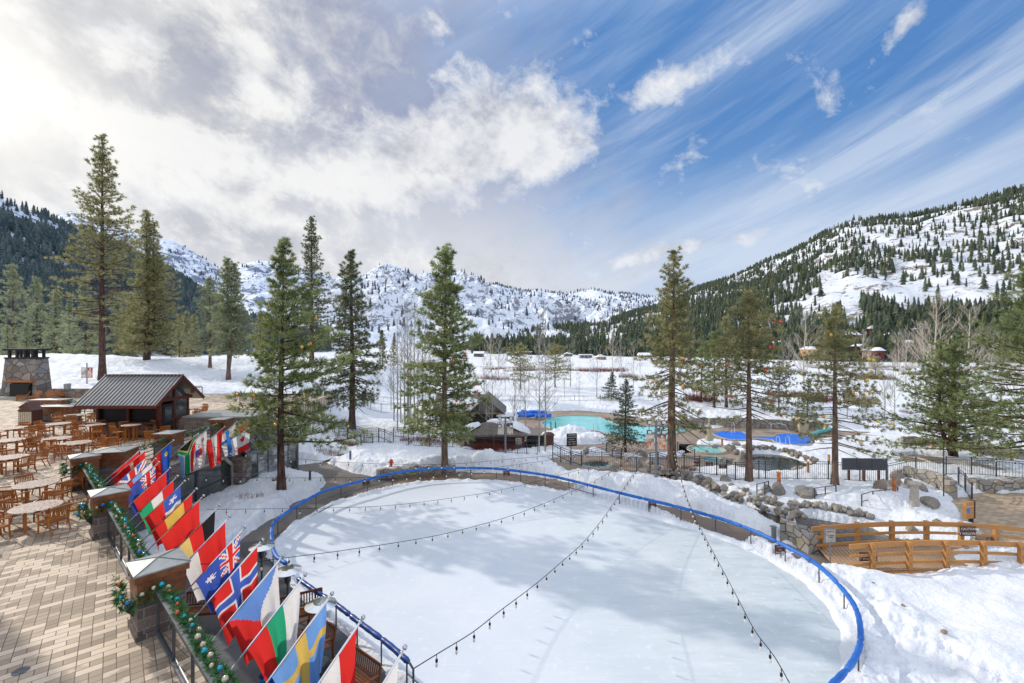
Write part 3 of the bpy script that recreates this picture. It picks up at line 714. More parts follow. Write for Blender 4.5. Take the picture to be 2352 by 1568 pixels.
def far_base(x, y):
    z = -5.6 * sstep(66, 330, y)
    # raised ground on the left, level with the terrace, and the golf knoll behind the fireplace
    left = sstep(-13.5, -24, x + .12 * (y - 36)) * sstep(34.5, 40, y)
    lv = 2.6 * (1 - sstep(85, 260, y)) - 2.6 * sstep(85, 260, y)
    z = z * (1 - left) + left * lv
    z = z + 4.2 * np.exp(-((x + 92) / 42) ** 2 - ((y - 92) / 20) ** 2)
    z = z + 1.6 * np.exp(-((x + 40) / 22) ** 2 - ((y - 105) / 16) ** 2)
    # rising bank on the right of the pools
    z = z + 1.3 * np.exp(-((x - 44) / 10) ** 2 - ((y - 57) / 5) ** 2) + 1.2 * sstep(62, 70, y) * np.exp(-((x - 30) / 22) ** 2 - ((y - 68) / 7) ** 2)
    return z
def ground(x, y, full=True):
    x = np.asarray(x, float); y = np.asarray(y, float)
    z = far_base(x, y)
    nb = fbm(x * .16, y * .16, 4, 3); nm = fbm(x * .55, y * .55, 4, 9); ns = fbm(x * 2.3, y * 2.3, 3, 21)
    near = 1 - sstep(70, 110, y)
    depth = .36 + .30 * nb * (1 - .4 * near) + .24 * nm + .08 * ns + .06 * fbm(x * 6.5, y * 6.5, 2, 27) * near
    # gentle drifts of the meadow
    depth = depth + (1 - near) * (1.1 * fbm(x * .035, y * .06, 3, 31) + .5 * np.abs(fbm(x * .12, y * .16, 3, 41)))
    if not full: return z + depth
    m = (y < 80) & (np.abs(x) < 75)
    rx = np.where(m, x, 0); ry = np.where(m, y, -50.)
    rd = sdf(rink_poly, rx, ry)
    reg = sdf(ring_region, rx, ry)
    wob = .22 * ns + .28 * nm
    path = np.maximum(np.abs(rd - .88) - .85, reg)
    D = np.minimum(rd + .62, path)
    for p in CLEAR + COVERED:
        D = np.minimum(D, sdf(p, rx, ry))
    D = np.minimum(D, sdf(pond, rx, ry) - .05)
    D = D + wob * .7 * sstep(-.6, .3, D + .3) * (1 - .6 * (rd < .2))
    # ploughed bank behind the walkway and round the right-hand end
    bank = .62 * np.exp(-((rd - 2.7) / .75) ** 2) * sstep(-3.5, 0., x) * sstep(20, 22.5, y) * (.7 + .6 * nm + .3 * ns) * (reg < 3.) 
    bank = bank + .30 * np.exp(-((rd - 2.1) / .9) ** 2) * sstep(-8, -7, -np.abs(x + 5)) * sstep(30, 33, y)
    endb = .22 * sstep(.1, 1.0, rd) * sstep(11.5, 13., x) * sstep(21, 18.5, y) * (1 + .7 * nm + .25 * ns)
    hump = (1 + .4 * nm) * .22 * np.exp(-((x - 14.5) / .7) ** 2 - ((y - 18.0) / .5) ** 2) + .22 * np.exp(-((x - 20) / 3) ** 2 - ((y - 16.2) / 1.3) ** 2) + .5 * np.exp(-((x - 17) / 2.4) ** 2 - ((y - 13.5) / 1.2) ** 2)
    mound = 1.7 * np.exp(-((x - 9.6) / 2.3) ** 2 - ((y - 47.5) / 2.6) ** 2)
    mx_, my_ = G((1318, 1005)); mound = .68 * np.exp(-((x - mx_) / 2.6) ** 2 - ((y - my_) / 2.0) ** 2) * (1 + .45 * nm + .25 * ns)
    hills = .75 * np.exp(-((x - 16.5) / 3.4) ** 2 - ((y - 25.5) / 1.3) ** 2) + .6 * np.exp(-((x - 22) / 3) ** 2 - ((y - 26.5) / 1.8) ** 2) + .5 * np.exp(-((x - 11) / 4) ** 2 - ((y - 29) / 1.4) ** 2)
    pile = .7 * np.exp(-((x + 4) / 8) ** 2 - ((y - 34.6) / 1.1) ** 2) * (.8 + .5 * nm)
    patchl = .5 * np.exp(-((x + 14.5) / 2.2) ** 2 - ((y - 27) / 4.5) ** 2)
    fenceb = .5 * np.exp(-((y - (58.5 + .03 * x)) / 2.) ** 2) * (.6 + nm) * sstep(3, 8, x) * (1 - sstep(30, 40, x))
    dep = depth + np.where(m, bank + endb + hump + mound + hills + pile + patchl + fenceb, 0)
    dep = dep * (1 - .5 * sstep(31, 34, y) * sstep(60, 56, y) * sstep(8, 12, x) * sstep(46, 40, x))
    brx = sstep(13, 14.5, x) * sstep(19, 17.5, y); dep = dep * (1 - brx) + brx * (.5 + .45 * fbm(x * .28, y * .38, 2, 61) + .10 * nm + .03 * ns)
    qc = sdf(creek, rx, ry); dep = dep * (1 - .75 * sstep(2.6, .6, qc))
    dep = np.maximum(dep, .07)
    dep = np.where((rd < .1) & m, np.minimum(dep, .15 + .08 * ns), dep)
    sm = sstep(0., .42, D)
    zz = np.where(m, z * 1.0 + dep * sm - .07 * (1 - sm), z + depth)
    # plateau areas are level
    for p, dpt, w in ((creek, .75, .2), (creek_up, .6, .2)):
        q = sdf(p, rx, ry); zz = np.where(m, zz - (dpt + np.maximum(dep, 0)) * sstep(w * .5, -w, q), zz)
    q = sdf(pond, rx, ry); zz = np.where(m, np.where(q < .2, zz - .45 * sstep(.1, -.6, q), zz), zz)
    return zz
def gz(x, y): return float(ground(np.array([x]), np.array([y]))[0])

# one sheet to the horizon, fine near the viewpoint
NA, NRr = 1000, 620
ang = np.radians(np.linspace(-66, 66, NA))
rr_ = np.concatenate([np.geomspace(5.5, 90, 430), np.geomspace(90.8, 9000, 190)])
# rows of constant depth (y) spaced geometrically, columns by bearing
TA = np.tan(np.linspace(math.radians(-58), math.radians(58), NA))
XX = np.outer(rr_, TA); YY = np.outer(rr_, np.ones(NA))
ZZ = ground(XX.ravel(), YY.ravel()).reshape(XX.shape)
V = np.stack([XX.ravel(), YY.ravel(), ZZ.ravel()], 1)
ii, jj = np.meshgrid(np.arange(len(rr_) - 1), np.arange(NA - 1), indexing='ij')
a_ = (ii * NA + jj).ravel()
Fq = np.stack([a_, a_ + 1, a_ + NA + 1, a_ + NA], 1)
o = link('snow_ground', npmesh('snow_ground', V, Fq, [M['valley_snow']], smooth=True, k=4)); tag(o, kind='structure')

# ------------------------------------------------------------------ flat sheets
def sheet(name, poly, z, mat):
    b = MB(); b.sheet(poly, z); o = b.build(name, mat); tag(o, kind='structure'); return o
def ribbon(name, line, w0, w1, z, mat):
    b = MB(); L = len(line)
    for i, (x, y) in enumerate(line):
        a = Vector(line[max(0, i - 1)]); c = Vector(line[min(L - 1, i + 1)]); t = (c - a).normalized(); n = Vector((-t.y, t.x))
        b.v.append((x + n.x * w0, y + n.y * w0, z)); b.v.append((x + n.x * w1, y + n.y * w1, z))
    for i in range(L - 1): b.f.append((2 * i, 2 * i + 1, 2 * i + 3, 2 * i + 2)); b.fm.append(0)
    o = b.build(name, mat); tag(o, kind='structure'); return o
ice_poly = offset_poly(rink_poly, -.05)
sheet('ice_rink', ice_poly, -.004, M['ice'])
ribbon('rink_walkway', main_s, 2.4, -.12, .0, M['walk_brown'])
sheet('lower_plaza', offset_poly(plaza_low, .5), .004, M['plaza_grey'])
path_l = [(-20, 36.5), (-13.9, 38.5)] + PG(I_, [(722, 1053), (764, 1069), (815, 1087), (850, 1100), (760, 1150), (665, 1200), (600, 1235)]) + [(-13.5, 22), (-13, 26), (-12.4, 31), (-15, 34), (-20, 36)]
sheet('side_path', offset_poly(path_l, .4), .008, M['walk_grey'])
sheet('pool_deck', offset_poly(pool_deck, .5), .0, M['deck_tan'])
sheet('gazebo_paving', offset_poly(gaz_pad, .5), .004, M['deck_tan'])
sheet('brick_plaza', offset_poly(brick_plaza, .5), .0, M['plaza'])
sheet('tub_paving', offset_poly(tubs_pad, .5), .0, M['deck_tan'])
sheet('bridge_landing', offset_poly(bridge_l, .4), .006, M['walk_grey'])
sheet('court_paving', offset_poly(shuffle, .5), .0, M['deck_tan'])
sheet('creek_water', offset_poly(creek, .1), -.16, M['creek_water'])
sheet('upper_creek_water', offset_poly(creek_up, .1), -.14, M['creek_water'])
sheet('pond_water', offset_poly(pond, .3), -.10, M['pond_water'])

# ================================================================== mountains
TREES_FAR = []      # x, y, z, height, material index
def interp(pts, x):
    xs = [p[0] for p in pts]; return np.interp(x, xs, [p[1] for p in pts])
def ridge(name, sky_pts, d_ridge, d_foot, zf, mat, nx=360, nt_=70, amp=22., prof=1.0, back=True, seed=1, gul=1.):
    x0, x1 = sky_pts[0][0], sky_pts[-1][0]
    px = np.linspace(x0, x1, nx)
    py = interp(sky_pts, px); Dr = interp(d_ridge, px); Df = interp(d_foot, px)
    zr = EYE + (CY - py) / FO * Dr
    T = np.linspace(0, 1.18 if back else 1, nt_)
    PX, TT = np.meshgrid(px, T)
    D = Df + (Dr - Df) * TT
    X = (PX - CX) / FO * D
    tt = np.clip(TT, 0, 1)
    h = tt ** prof
    Z = zf + (zr - zf) * h
    Z = np.where(TT > 1, zr - (TT - 1) * (Dr - Df) * .5, Z)
    env = np.sin(np.clip(TT, 0, 1) * PI) ** .7
    sc_ = 1 / 260.
    rn = 1 - np.abs(fbm(X * sc_ * gul, D * sc_ * gul * .6, 5, seed * 7))
    n2 = fbm(X / 70., D / 70., 5, seed * 5 + 2)
    Z = Z + env * amp * (rn - .75) * 1.8 + env * amp * .32 * n2 + env * amp * .05 * fbm(X / 22., D / 22., 3, seed * 9) + (1 - env) * amp * .05 * n2 * (TT > .5)
    V = np.stack([X.ravel(), D.ravel(), Z.ravel()], 1)
    i_, j_ = np.meshgrid(np.arange(nt_ - 1), np.arange(nx - 1), indexing='ij'); a = (i_ * nx + j_).ravel()
    Fq = np.stack([a, a + 1, a + nx + 1, a + nx], 1)
    o = link(name, npmesh(name, V, Fq, [mat], smooth=True, k=4)); tag(o, kind='structure')
    def at(px_, t_):
        jf = np.clip((px_ - x0) / (x1 - x0) * (nx - 1), 0, nx - 1.001); tf = np.clip(t_ / T[-1] * (nt_ - 1), 0, nt_ - 1.001)
        j = jf.astype(int); i = tf.astype(int); u = jf - j; w = tf - i
        def pick(A): return (A[i, j] * (1 - u) + A[i, j + 1] * u) * (1 - w) + (A[i + 1, j] * (1 - u) + A[i + 1, j + 1] * u) * w
        return pick(X), pick(D), pick(Z)
    return at
right_sky = [(1080, 788), (1150, 783), (1200, 774), (1250, 764), (1300, 757), (1350, 750), (1400, 738), (1450, 722), (1500, 708), (1560, 687), (1600, 662), (1640, 652), (1700, 628), (1760, 600), (1800, 588), (1850, 563), (1880, 545), (1920, 525), (1960, 506),
             (1990, 506), (2040, 500), (2100, 497), (2150, 486), (2200, 472), (2250, 460), (2300, 446), (2352, 434), (2450, 405), (2600, 370), (2800, 330)]
atR = ridge('right_mountain', right_sky, [(1080, 900), (1400, 1500), (1600, 1700), (1800, 1400), (2000, 1200), (2352, 920), (2800, 800)],
            [(1080, 560), (1500, 430), (1900, 345), (2352, 300), (2800, 280)], -6, M['mt_right'], 460, 130, 34, 1.05, seed=3, gul=1.3)
left_sky = [(-700, 250), (-300, 350), (0, 455), (60, 480), (120, 508), (175, 532), (250, 560), (300, 583), (380, 618), (450, 662), (520, 705), (600, 742), (690, 775), (760, 786)]
atL = ridge('left_mountain', left_sky, [(-700, 800), (0, 950), (300, 1100), (600, 1300), (760, 1400)], [(-700, 230), (0, 260), (300, 330), (600, 430), (760, 520)], -3, M['mt_left'], 330, 80, 22, 1.0, seed=4)
atS = ridge('snowy_ridge', [(60, 540), (100, 512), (140, 490), (165, 484), (185, 492), (220, 505), (280, 522), (320, 538), (375, 545), (400, 553), (440, 575), (480, 600), (510, 625), (530, 618), (550, 608), (590, 598), (640, 602), (700, 615), (760, 637), (800, 645), (900, 665)],
            [(60, 2600), (900, 3000)], [(60, 1300), (900, 1400)], -6, M['mt_smooth'], 300, 60, 70, .9, seed=5)
atC = ridge('central_mountain', [(640, 720), (700, 690), (760, 662), (800, 648), (840, 637), (870, 622), (885, 617), (905, 617), (925, 627), (960, 633), (1000, 636), (1030, 631), (1060, 633), (1085, 644), (1110, 657), (1180, 687), (1250, 703), (1330, 722), (1400, 748), (1500, 775)],
            [(640, 1900), (1000, 1900), (1500, 1500)], [(640, 760), (1500, 800)], -6, M['mt_crag'], 460, 150, 95, .85, seed=6, gul=1.6)
atF = ridge('far_mountain', [(1000, 690), (1060, 668), (1110, 655), (1140, 652), (1165, 660), (1215, 667), (1235, 664), (1260, 670), (1300, 672), (1340, 666), (1362, 664), (1400, 672), (1450, 674), (1480, 680), (1540, 684), (1600, 690), (1700, 700)],
            [(1000, 3600), (1700, 3600)], [(1000, 2000), (1700, 2000)], -6, M['mt_far'], 330, 80, 70, .85, seed=8)

def scatter(at, n, xr, tr, hr, mi, dens=None, seed=1):
    R_ = np.random.default_rng(seed)
    px = R_.uniform(xr[0], xr[1], n); t = R_.uniform(tr[0] ** .5 if 0 else tr[0], tr[1], n); keep = R_.uniform(0, 1, n)
    X, D, Z = at(px, t)
    if dens is not None: m = keep < dens(px, t, X, D)
    else: m = np.ones(n, bool)
    h = R_.uniform(hr[0], hr[1], n)
    for a in zip(X[m], D[m], Z[m], h[m], np.full(m.sum(), mi)): TREES_FAR.append(a)
# right slope: dense low down and toward the left, open on the upper right
def dr(px, t, X, D):
    cl = fbm(X / 60., D / 90., 3, 77); cl2 = fbm(X / 150., D / 260., 2, 78)
    band = np.exp(-((t - (.93 - .00010 * (px - 1900))) / .10) ** 2)
    dens = 1.1 * sstep(1980, 1480, px) + 1.0 * sstep(.16, .06, t) + .85 * band + .30 - .20 * sstep(1820, 1960, px) * sstep(.12, .25, t) + .55 * np.exp(-((px - 1850) / 170) ** 2 - ((t - .45) / .3) ** 2)
    dens = dens * np.clip(.66 + 1.1 * cl + .7 * cl2, .06, 1.3)
    road = np.exp(-((px - (1990 - 260 * t)) / 22) ** 2) * (px > 1700) * (t < .5)
    return dens - road
scatter(atR, 24000, (1085, 2420), (.0, 1.02), (8, 19), 0, dr, 21)
scatter(atR, 1500, (1085, 2420), (.965, 1.03), (9, 19), 0, lambda px, t, X, D: .25 + .75 * (fbm(X / 60., D / 90., 2, 7) > -.1) - .8 * ((px > 1900) & (px < 1990)), 28)
scatter(atR, 1500, (1085, 2420), (.0, .10), (14, 24), 0, lambda px, t, X, D: .45 + .35 * fbm(X / 30., D / 40., 2, 5), 22)
def dl(px, t, X, D):
    snowy = sstep(.50, .66, t) * sstep(330, 120, px)
    return np.clip(.88 - snowy * (.62 - .9 * fbm(X / 40., D / 80., 3, 12)), .05, 1)
scatter(atL, 6500, (-120, 755), (.0, 1.02), (15, 26), 1, dl, 23)
scatter(atC, 2300, (650, 1480), (.0, 1.01), (10, 19), 2, lambda px, t, X, D: np.clip(.22 + 1.6 * fbm(X / 120., D / 160., 4, 41) + .5 * (t < .12) + .55 * (t > .95), 0, 1), 24)
scatter(atF, 3800, (1040, 1690), (.2, 1.01), (14, 26), 2, lambda px, t, X, D: np.clip(.35 + 1.6 * fbm(X / 200., D / 260., 4, 42) + .9 * (t > .93), 0, 1), 25)
scatter(atS, 1400, (80, 890), (.1, 1.0), (14, 24), 2, lambda px, t, X, D: np.clip(.10 + 1.8 * fbm(X / 200., D / 260., 4, 43) + .35 * (px > 400) * (t > .9), 0, 1), 26)
# ================================================================== far forest
def cone_proto(tiers, spikes, seed, rad=.19, ragged=.35):
    R_ = np.random.default_rng(seed); V = []; Fc = []
    for k in range(tiers):
        t = k / tiers
        z0 = .10 + .90 * t; r = rad * (1 - t) ** .75 * R_.uniform(.8, 1.15) + .012
        dz = .9 / tiers * 1.7
        ap = len(V); V.append((R_.normal(0, .004), R_.normal(0, .004), min(1.0, z0 + dz)))
        ph = R_.uniform(0, 6.3); m = spikes * 2
        for j in range(m):
            a = ph + 2 * PI * j / m; q = r * (1.0 if j % 2 == 0 else .45) * R_.uniform(1 - ragged, 1 + ragged * .6)
            V.append((q * math.cos(a), q * math.sin(a), z0 - (.03 if j % 2 == 0 else -.012) * R_.uniform(.5, 1.6)))
        for j in range(m): Fc.append((ap, ap + 1 + j, ap + 1 + (j + 1) % m))
    b = len(V); V += [(-.012, 0, -.05), (.012, -.006, -.05), (.0, .012, -.05), (0, 0, .5)]
    Fc += [(b, b + 1, b + 3), (b + 1, b + 2, b + 3), (b + 2, b, b + 3)]
    return np.array(V), np.array(Fc)
T = np.array(TREES_FAR)
pxp = CX + FO * T[:, 0] / T[:, 1]; pyp = CY - FO * (T[:, 2] + T[:, 3] - EYE) / T[:, 1]
infr = (pxp > 0) & (pxp < 2352)
score = np.where(infr, T[:, 3] / T[:, 1], 0)
order = np.argsort(-score); top = order[:262]; rest = np.setdiff1d(np.arange(len(T)), top)
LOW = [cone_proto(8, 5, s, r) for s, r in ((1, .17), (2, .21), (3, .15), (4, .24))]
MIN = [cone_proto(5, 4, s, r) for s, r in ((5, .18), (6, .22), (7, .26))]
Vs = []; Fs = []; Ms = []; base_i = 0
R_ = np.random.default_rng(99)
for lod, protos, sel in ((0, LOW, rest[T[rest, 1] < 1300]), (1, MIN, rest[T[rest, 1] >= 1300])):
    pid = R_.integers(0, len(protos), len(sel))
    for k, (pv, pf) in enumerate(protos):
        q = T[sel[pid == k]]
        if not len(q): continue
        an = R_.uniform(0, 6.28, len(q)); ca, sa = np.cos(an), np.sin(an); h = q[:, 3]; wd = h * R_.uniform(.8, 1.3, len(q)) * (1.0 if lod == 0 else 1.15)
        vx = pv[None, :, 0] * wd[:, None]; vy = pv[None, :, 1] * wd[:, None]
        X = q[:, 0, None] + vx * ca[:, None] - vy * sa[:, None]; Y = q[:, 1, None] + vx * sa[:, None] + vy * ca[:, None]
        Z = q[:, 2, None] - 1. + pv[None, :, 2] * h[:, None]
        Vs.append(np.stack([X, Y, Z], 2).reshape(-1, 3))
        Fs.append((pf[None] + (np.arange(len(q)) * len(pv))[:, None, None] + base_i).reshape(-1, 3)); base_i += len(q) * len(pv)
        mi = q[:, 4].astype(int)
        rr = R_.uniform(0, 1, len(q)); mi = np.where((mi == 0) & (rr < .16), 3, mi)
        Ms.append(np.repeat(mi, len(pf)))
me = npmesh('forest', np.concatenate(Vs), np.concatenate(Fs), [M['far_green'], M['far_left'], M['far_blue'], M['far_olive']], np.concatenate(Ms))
o = link('forest', me); tag(o, 'thousands of small dark conifers covering the snowy mountainsides', 'forest', kind='stuff')
print('far trees', len(T))
DET = []
for s in range(6):
    pv, pf = cone_proto(17, 9, 50 + s, (.15, .19, .17, .22, .16, .2)[s], .5)
    row = []
    for mname in ('far_green', 'far_left', 'far_olive'):
        row.append(npmesh('pine_tree', pv, pf, [M[mname]]))
    DET.append(row)
for n_, i in enumerate(top):
    x, y, z, h, mi = T[i]; s = rnd.randrange(6)
    side = 'left' if x < 0 else 'right'
    k = 1 if mi == 1 else (2 if rnd.random() < .2 else 0)
    o = link('pine_tree', DET[s][k], loc=(x, y, z - .8)); w = h * rnd.uniform(.85, 1.2); o.scale = (w, w, h); o.rotation_euler = (0, 0, rnd.uniform(0, 6.28))
    if side == 'left': tag(o, 'blue-green conifer in the dense forest at the foot of the left mountain', 'tree', 'conifers at the foot of the left mountain')
    else: tag(o, 'dark green conifer among the trees at the foot of the right mountain', 'tree', 'conifers at the foot of the right mountain')

# ================================================================== near conifers
def tufts(C_, D_, size, nbl, spread, wid, seed):
    """C_ centres (n,3), D_ directions (n,3) -> blades as single triangles"""
    R_ = np.random.default_rng(seed); n = len(C_)
    C2 = np.repeat(C_, nbl, 0); D2 = np.repeat(D_, nbl, 0); sz = np.repeat(size, nbl) * R_.uniform(.65, 1.15, n * nbl)
    d = D2 + R_.normal(0, spread, (n * nbl, 3)); d /= np.linalg.norm(d, axis=1)[:, None] + 1e-9
    p = np.cross(d, R_.normal(0, 1, (n * nbl, 3))); p /= np.linalg.norm(p, axis=1)[:, None] + 1e-9
    w = (sz * wid)[:, None]
    b = C2 + R_.normal(0, .10, (n * nbl, 3)) * sz[:, None]
    V = np.stack([b - p * w * .5 + d * (sz * .25)[:, None], b + p * w * .5, b + d * sz[:, None] + p * w * .15], 1).reshape(-1, 3)
    F_ = np.arange(len(V)).reshape(-1, 3)
    return V, F_
def conifer(h, r, cb=.12, dens=1.0, seed=1, blade=.26, nbl=9, shape='pine', trunk_r=None, droop=.25, wid=.13, lean=0., split=None, bare=.0, top_r=.12, side_gap=None, maxb=400, fill=.4):
    """returns trunk MB and (V,F) of the crown, both with the base at the origin"""
    rn = random.Random(seed); mb = MB(); tr = trunk_r or h * .017
    stems = split or [(0, 0, 1.0)]
    Cs = []; Ds = []; Sz = []
    for si, (sx, sy, sh) in enumerate(stems):
        H = h * sh; pts = []; rs = []
        wx, wy = rn.uniform(-.1, .1), rn.uniform(-.1, .1)
        nseg = 14
        for i in range(nseg + 1):
            t = i / nseg
            k = min(1, t * 3)
            pts.append((sx * k + lean * t * H + wx * math.sin(t * 5), sy * k + wy * math.sin(t * 4 + 1), H * t - .3 * (i == 0)))
            rs.append(max(.012, tr * (.75 if si else 1) * (1 - t) ** .85 * (1.35 if i == 0 else 1)))
        mb.tube(pts, rs, 8)
        def pos(t):
            f = t * nseg; i = min(nseg - 1, int(f)); return Vector(pts[i]).lerp(Vector(pts[i + 1]), f - i)
        nb = min(maxb, int(H * 9.6 * dens)); ga = rn.uniform(0, 6)
        for b in range(nb):
            t = cb + (1 - cb) * (b + rn.random()) / nb
            u = (t - cb) / (1 - cb)
            if shape == 'pine': L = r * (top_r + (1 - top_r) * min(1, (1 - u) * 1.25) ** 1.0) * (.75 + .25 * min(1, u * 5))
            elif shape == 'narrow': L = r * (top_r + (1 - top_r) * (1 - u) ** .96) * (.74 + .28 * min(1, u * 4))
            elif shape == 'round': L = r * math.sqrt(max(.03, 1 - abs(2 * u - .85) ** 2.6 * .8))
            else: L = r * (top_r * .6 + (1 - u) ** .95)
            L *= rn.uniform(.35, 1.18) * (1 + .22 * math.sin(ga * 1.0 + seed) * math.sin(t * 9 + seed)) if rn.random() > .12 else rn.uniform(1.1, 1.35)
            ga += 2.4 + rn.uniform(-.5, .5); a = ga
            if side_gap and math.cos(a - side_gap) > .45: L *= .55
            base = pos(t); up0 = (.05 + .75 * u ** 1.5) - droop * (1 - u) * .8 + rn.uniform(-.22, .22)
            n = max(3, int(L / .32)); p = base.copy(); d = Vector((math.cos(a), math.sin(a), up0)).normalized(); path = [p.copy()]
            for i in range(n):
                p = p + d * (L / n); path.append(p.copy())
                d = (d + Vector((rn.uniform(-.12, .12), rn.uniform(-.12, .12), rn.uniform(-.08, .10) + .05 * (i > n / 2) * (1 if shape != 'spruce' else .2)))).normalized()
            br = max(.010, .016 * L * (1.2 if h > 12 else 1))
            mb.tube(path, [br * (1 - .8 * i / n) for i in range(n + 1)], 3, cap=False)
            if (bare and u < bare and rn.random() < .6) or rn.random() < .05: continue
            st = blade * (1.15 if shape != 'spruce' else .6) / (.7 + .6 * fill); m = max(1, int(L / st))
            for i in range(m + 1):
                q = (i + rn.random() * .6) / max(1, m)
                if q < (.34 if shape != 'spruce' else .12) * (1 - u * .8): continue
                q = min(q, 1); f = q * n; k = min(n - 1, int(f)); c = path[k].lerp(path[k + 1], f - k); dd = (path[k + 1] - path[k]).normalized()
                side = Vector((-dd.y, dd.x, 0)); wdt = (L * .38 + .1) * (1 - abs(q - .55) * .9)
                for sgn in (0, 1, -1):
                    if sgn and rn.random() < .3 - .2 * fill: continue
                    off = side * sgn * rn.uniform(.4, 1.) * wdt
                    d2 = (dd + side * sgn * .8 + Vector((0, 0, .35 if shape != 'spruce' else -.05))).normalized()
                    Cs.append(c + off + Vector((0, 0, rn.uniform(-.18, .14) * min(1, L / 2)))); Ds.append(d2); Sz.append(blade * rn.uniform(.7, 1.2) * (.8 if u > .9 else 1))
        tip = pos(1.0)
        for i in range(8): Cs.append(tip - Vector((0, 0, i * blade * .5))); Ds.append(Vector((rn.uniform(-.5, .5), rn.uniform(-.5, .5), 1)).normalized()); Sz.append(blade)
    V, F_ = tufts(np.array([tuple(c) for c in Cs]), np.array([tuple(c) for c in Ds]), np.array(Sz), int(nbl * (2.3 if shape != 'spruce' else 1.5)), .62 if shape != 'spruce' else .38, wid, seed)
    return mb, V, F_
def plant(name, X, Y, px_top=None, h=None, label='', cat='tree', group=None, needle='needle_dark', bark_='bark_dark', zb=None, **k):
    z = gz(X, Y) if zb is None else zb
    if h is None: h = EYE - (px_top - CY) * Y / FO - z
    mb, V, F_ = conifer(h, **k)
    root = empty(name, (X, Y, z), 0, label, cat, group)
    mb.build('trunk', M[bark_], root, world=False)
    link('crown', npmesh('crown', V, F_, [M[needle]]), root)
    return root, h, V, z
def at_base(px, py, z0=0.3):   # foot of a trunk seen at a pixel, on the snow
    x, y = g(px, py, z0)
    for _ in range(4): x, y = g(px, py, gz(x, y))
    return x, y
HANG = {}
L_ = []
x, y = at_base(648, 1122); HANG['T4'] = plant('pine_tree', x, y, 556, label='broad bushy green pine with orange baubles beside the glass enclosure', needle='needle_green', r=4.8, cb=.17, seed=4, side_gap=-2.3, blade=.36, fill=1., shape='narrow', bark_='bark_dark', trunk_r=.24, dens=1.05, nbl=10, top_r=.06, droop=.15)
x, y = at_base(1022, 1063); HANG['T7'] = plant('pine_tree', x, y, 573, label='full green pine with red baubles in front of the wooden cabin', needle='needle_green', r=3.6, cb=.17, seed=7, blade=.37, fill=1., shape='narrow', bark_='bark_red', trunk_r=.26, dens=1.15, nbl=10, top_r=.12, droop=.2)
x, y = at_base(1545, 1088); HANG['T8'] = plant('pine_tree', x, y, 580, label='tall olive pine with a thick trunk and bare drooping lower limbs by the banner pole', needle='needle_olive', r=3.5, cb=.2, seed=8, blade=.29, fill=1., shape='narrow', bark_='bark_red', trunk_r=.36, droop=.65, dens=1.2, bare=.25, top_r=.10)
x, y = at_base(1720, 1105); HANG['T9'] = plant('pine_tree', x, y, 665, label='thin olive pine with a long bare trunk and red baubles beside the pond', needle='needle_olive', r=2.8, cb=.34, seed=9, blade=.29, fill=1., shape='pine', bark_='bark_red', trunk_r=.24, droop=.3, dens=1.0, bare=.35, top_r=.15)
x, y = at_base(1917, 1112); HANG['T10'] = plant('pine_tree', x, y, 703, label='slender open pine with yellow baubles behind the iron fence', needle='needle_olive', r=3.3, cb=.2, seed=10, blade=.28, fill=.9, shape='narrow', bark_='bark_red', trunk_r=.21, droop=.35, dens=.95, bare=.35, top_r=.14)
x, y = at_base(2192, 1055); plant('pine_tree', x, y, 770, label='wide three-stemmed pine behind the long white curb', needle='needle_green', r=4.2, cb=.12, seed=11, blade=.29, shape='pine', bark_='bark_dark', trunk_r=.24, droop=.1, dens=.85, split=[(0, 0, 1.), (-1.0, .2, .93), (-.5, -.2, .8)])
plant('pine_tree', 35.0, 30.5, 575, label='big pine leaning into the right edge of the picture', needle='needle_green', r=4.4, cb=.12, seed=12, blade=.30, shape='pine', fill=.8, bark_='bark_dark', dens=1.1, trunk_r=.3, droop=.4)
x, y = at_base(1437, 1040); plant('spruce_tree', x, y, 872, label='small dark spruce standing at the pool edge', needle='spruce', r=1.75, cb=.16, seed=13, blade=.19, shape='spruce', bark_='bark_dark', trunk_r=.12, dens=1.9, droop=.35, top_r=.06)
x, y = at_base(1405, 926); plant('spruce_tree', x, y, 855, label='small blue-green spruce on the snow beyond the pool', needle='spruce', r=1.5, cb=.05, seed=14, blade=.26, shape='spruce', dens=1.6, droop=.2, top_r=.06)
x, y = at_base(808, 985); plant('fir_tree', x, y, 580, label='tall dark fir with drooping skirts behind the stair railing', needle='needle_dark', r=4.1, cb=.16, seed=6, blade=.38, fill=.8, shape='narrow', bark_='bark_dark', trunk_r=.36, droop=.55, dens=1.15, top_r=.08)
# left group beyond the terrace
plant('pine_tree', *g(235, 868, 4.), 312, label='tallest tree, a towering pine with a bare lower trunk behind the kiosk roof', needle='needle_olive', r=6.2, cb=.2, seed=21, blade=.55, shape='pine', bark_='bark_dark', trunk_r=.46, droop=.2, dens=.62, fill=.6, top_r=.10, bare=.3)
plant('pine_tree', *g(338, 858, 3.4), 487, label='tall dense dark pine right of the towering one', needle='needle_olive', r=5.6, cb=.06, seed=22, blade=.50, shape='narrow', bark_='bark_dark', droop=.2, dens=.85, top_r=.14, trunk_r=.5, split=[(0, 0, 1.), (1.2, .2, .93)])
plant('pine_tree', *g(524, 893, 2.), 596, label='pale olive twin-topped pine between the kiosk and the bushy pine', needle='needle_pale', r=3.6, cb=.22, seed=23, blade=.46, shape='narrow', bark_='bark_red', droop=.2, dens=.95, split=[(0, 0, 1.), (.9, 0, .96)])
plant('pine_tree', *g(482, 878, 2.), 640, label='pale loose pine just left of the twin-topped pine', needle='needle_pale', r=4.8, cb=.2, seed=24, blade=.52, shape='narrow', bark_='bark_red', dens=.8)
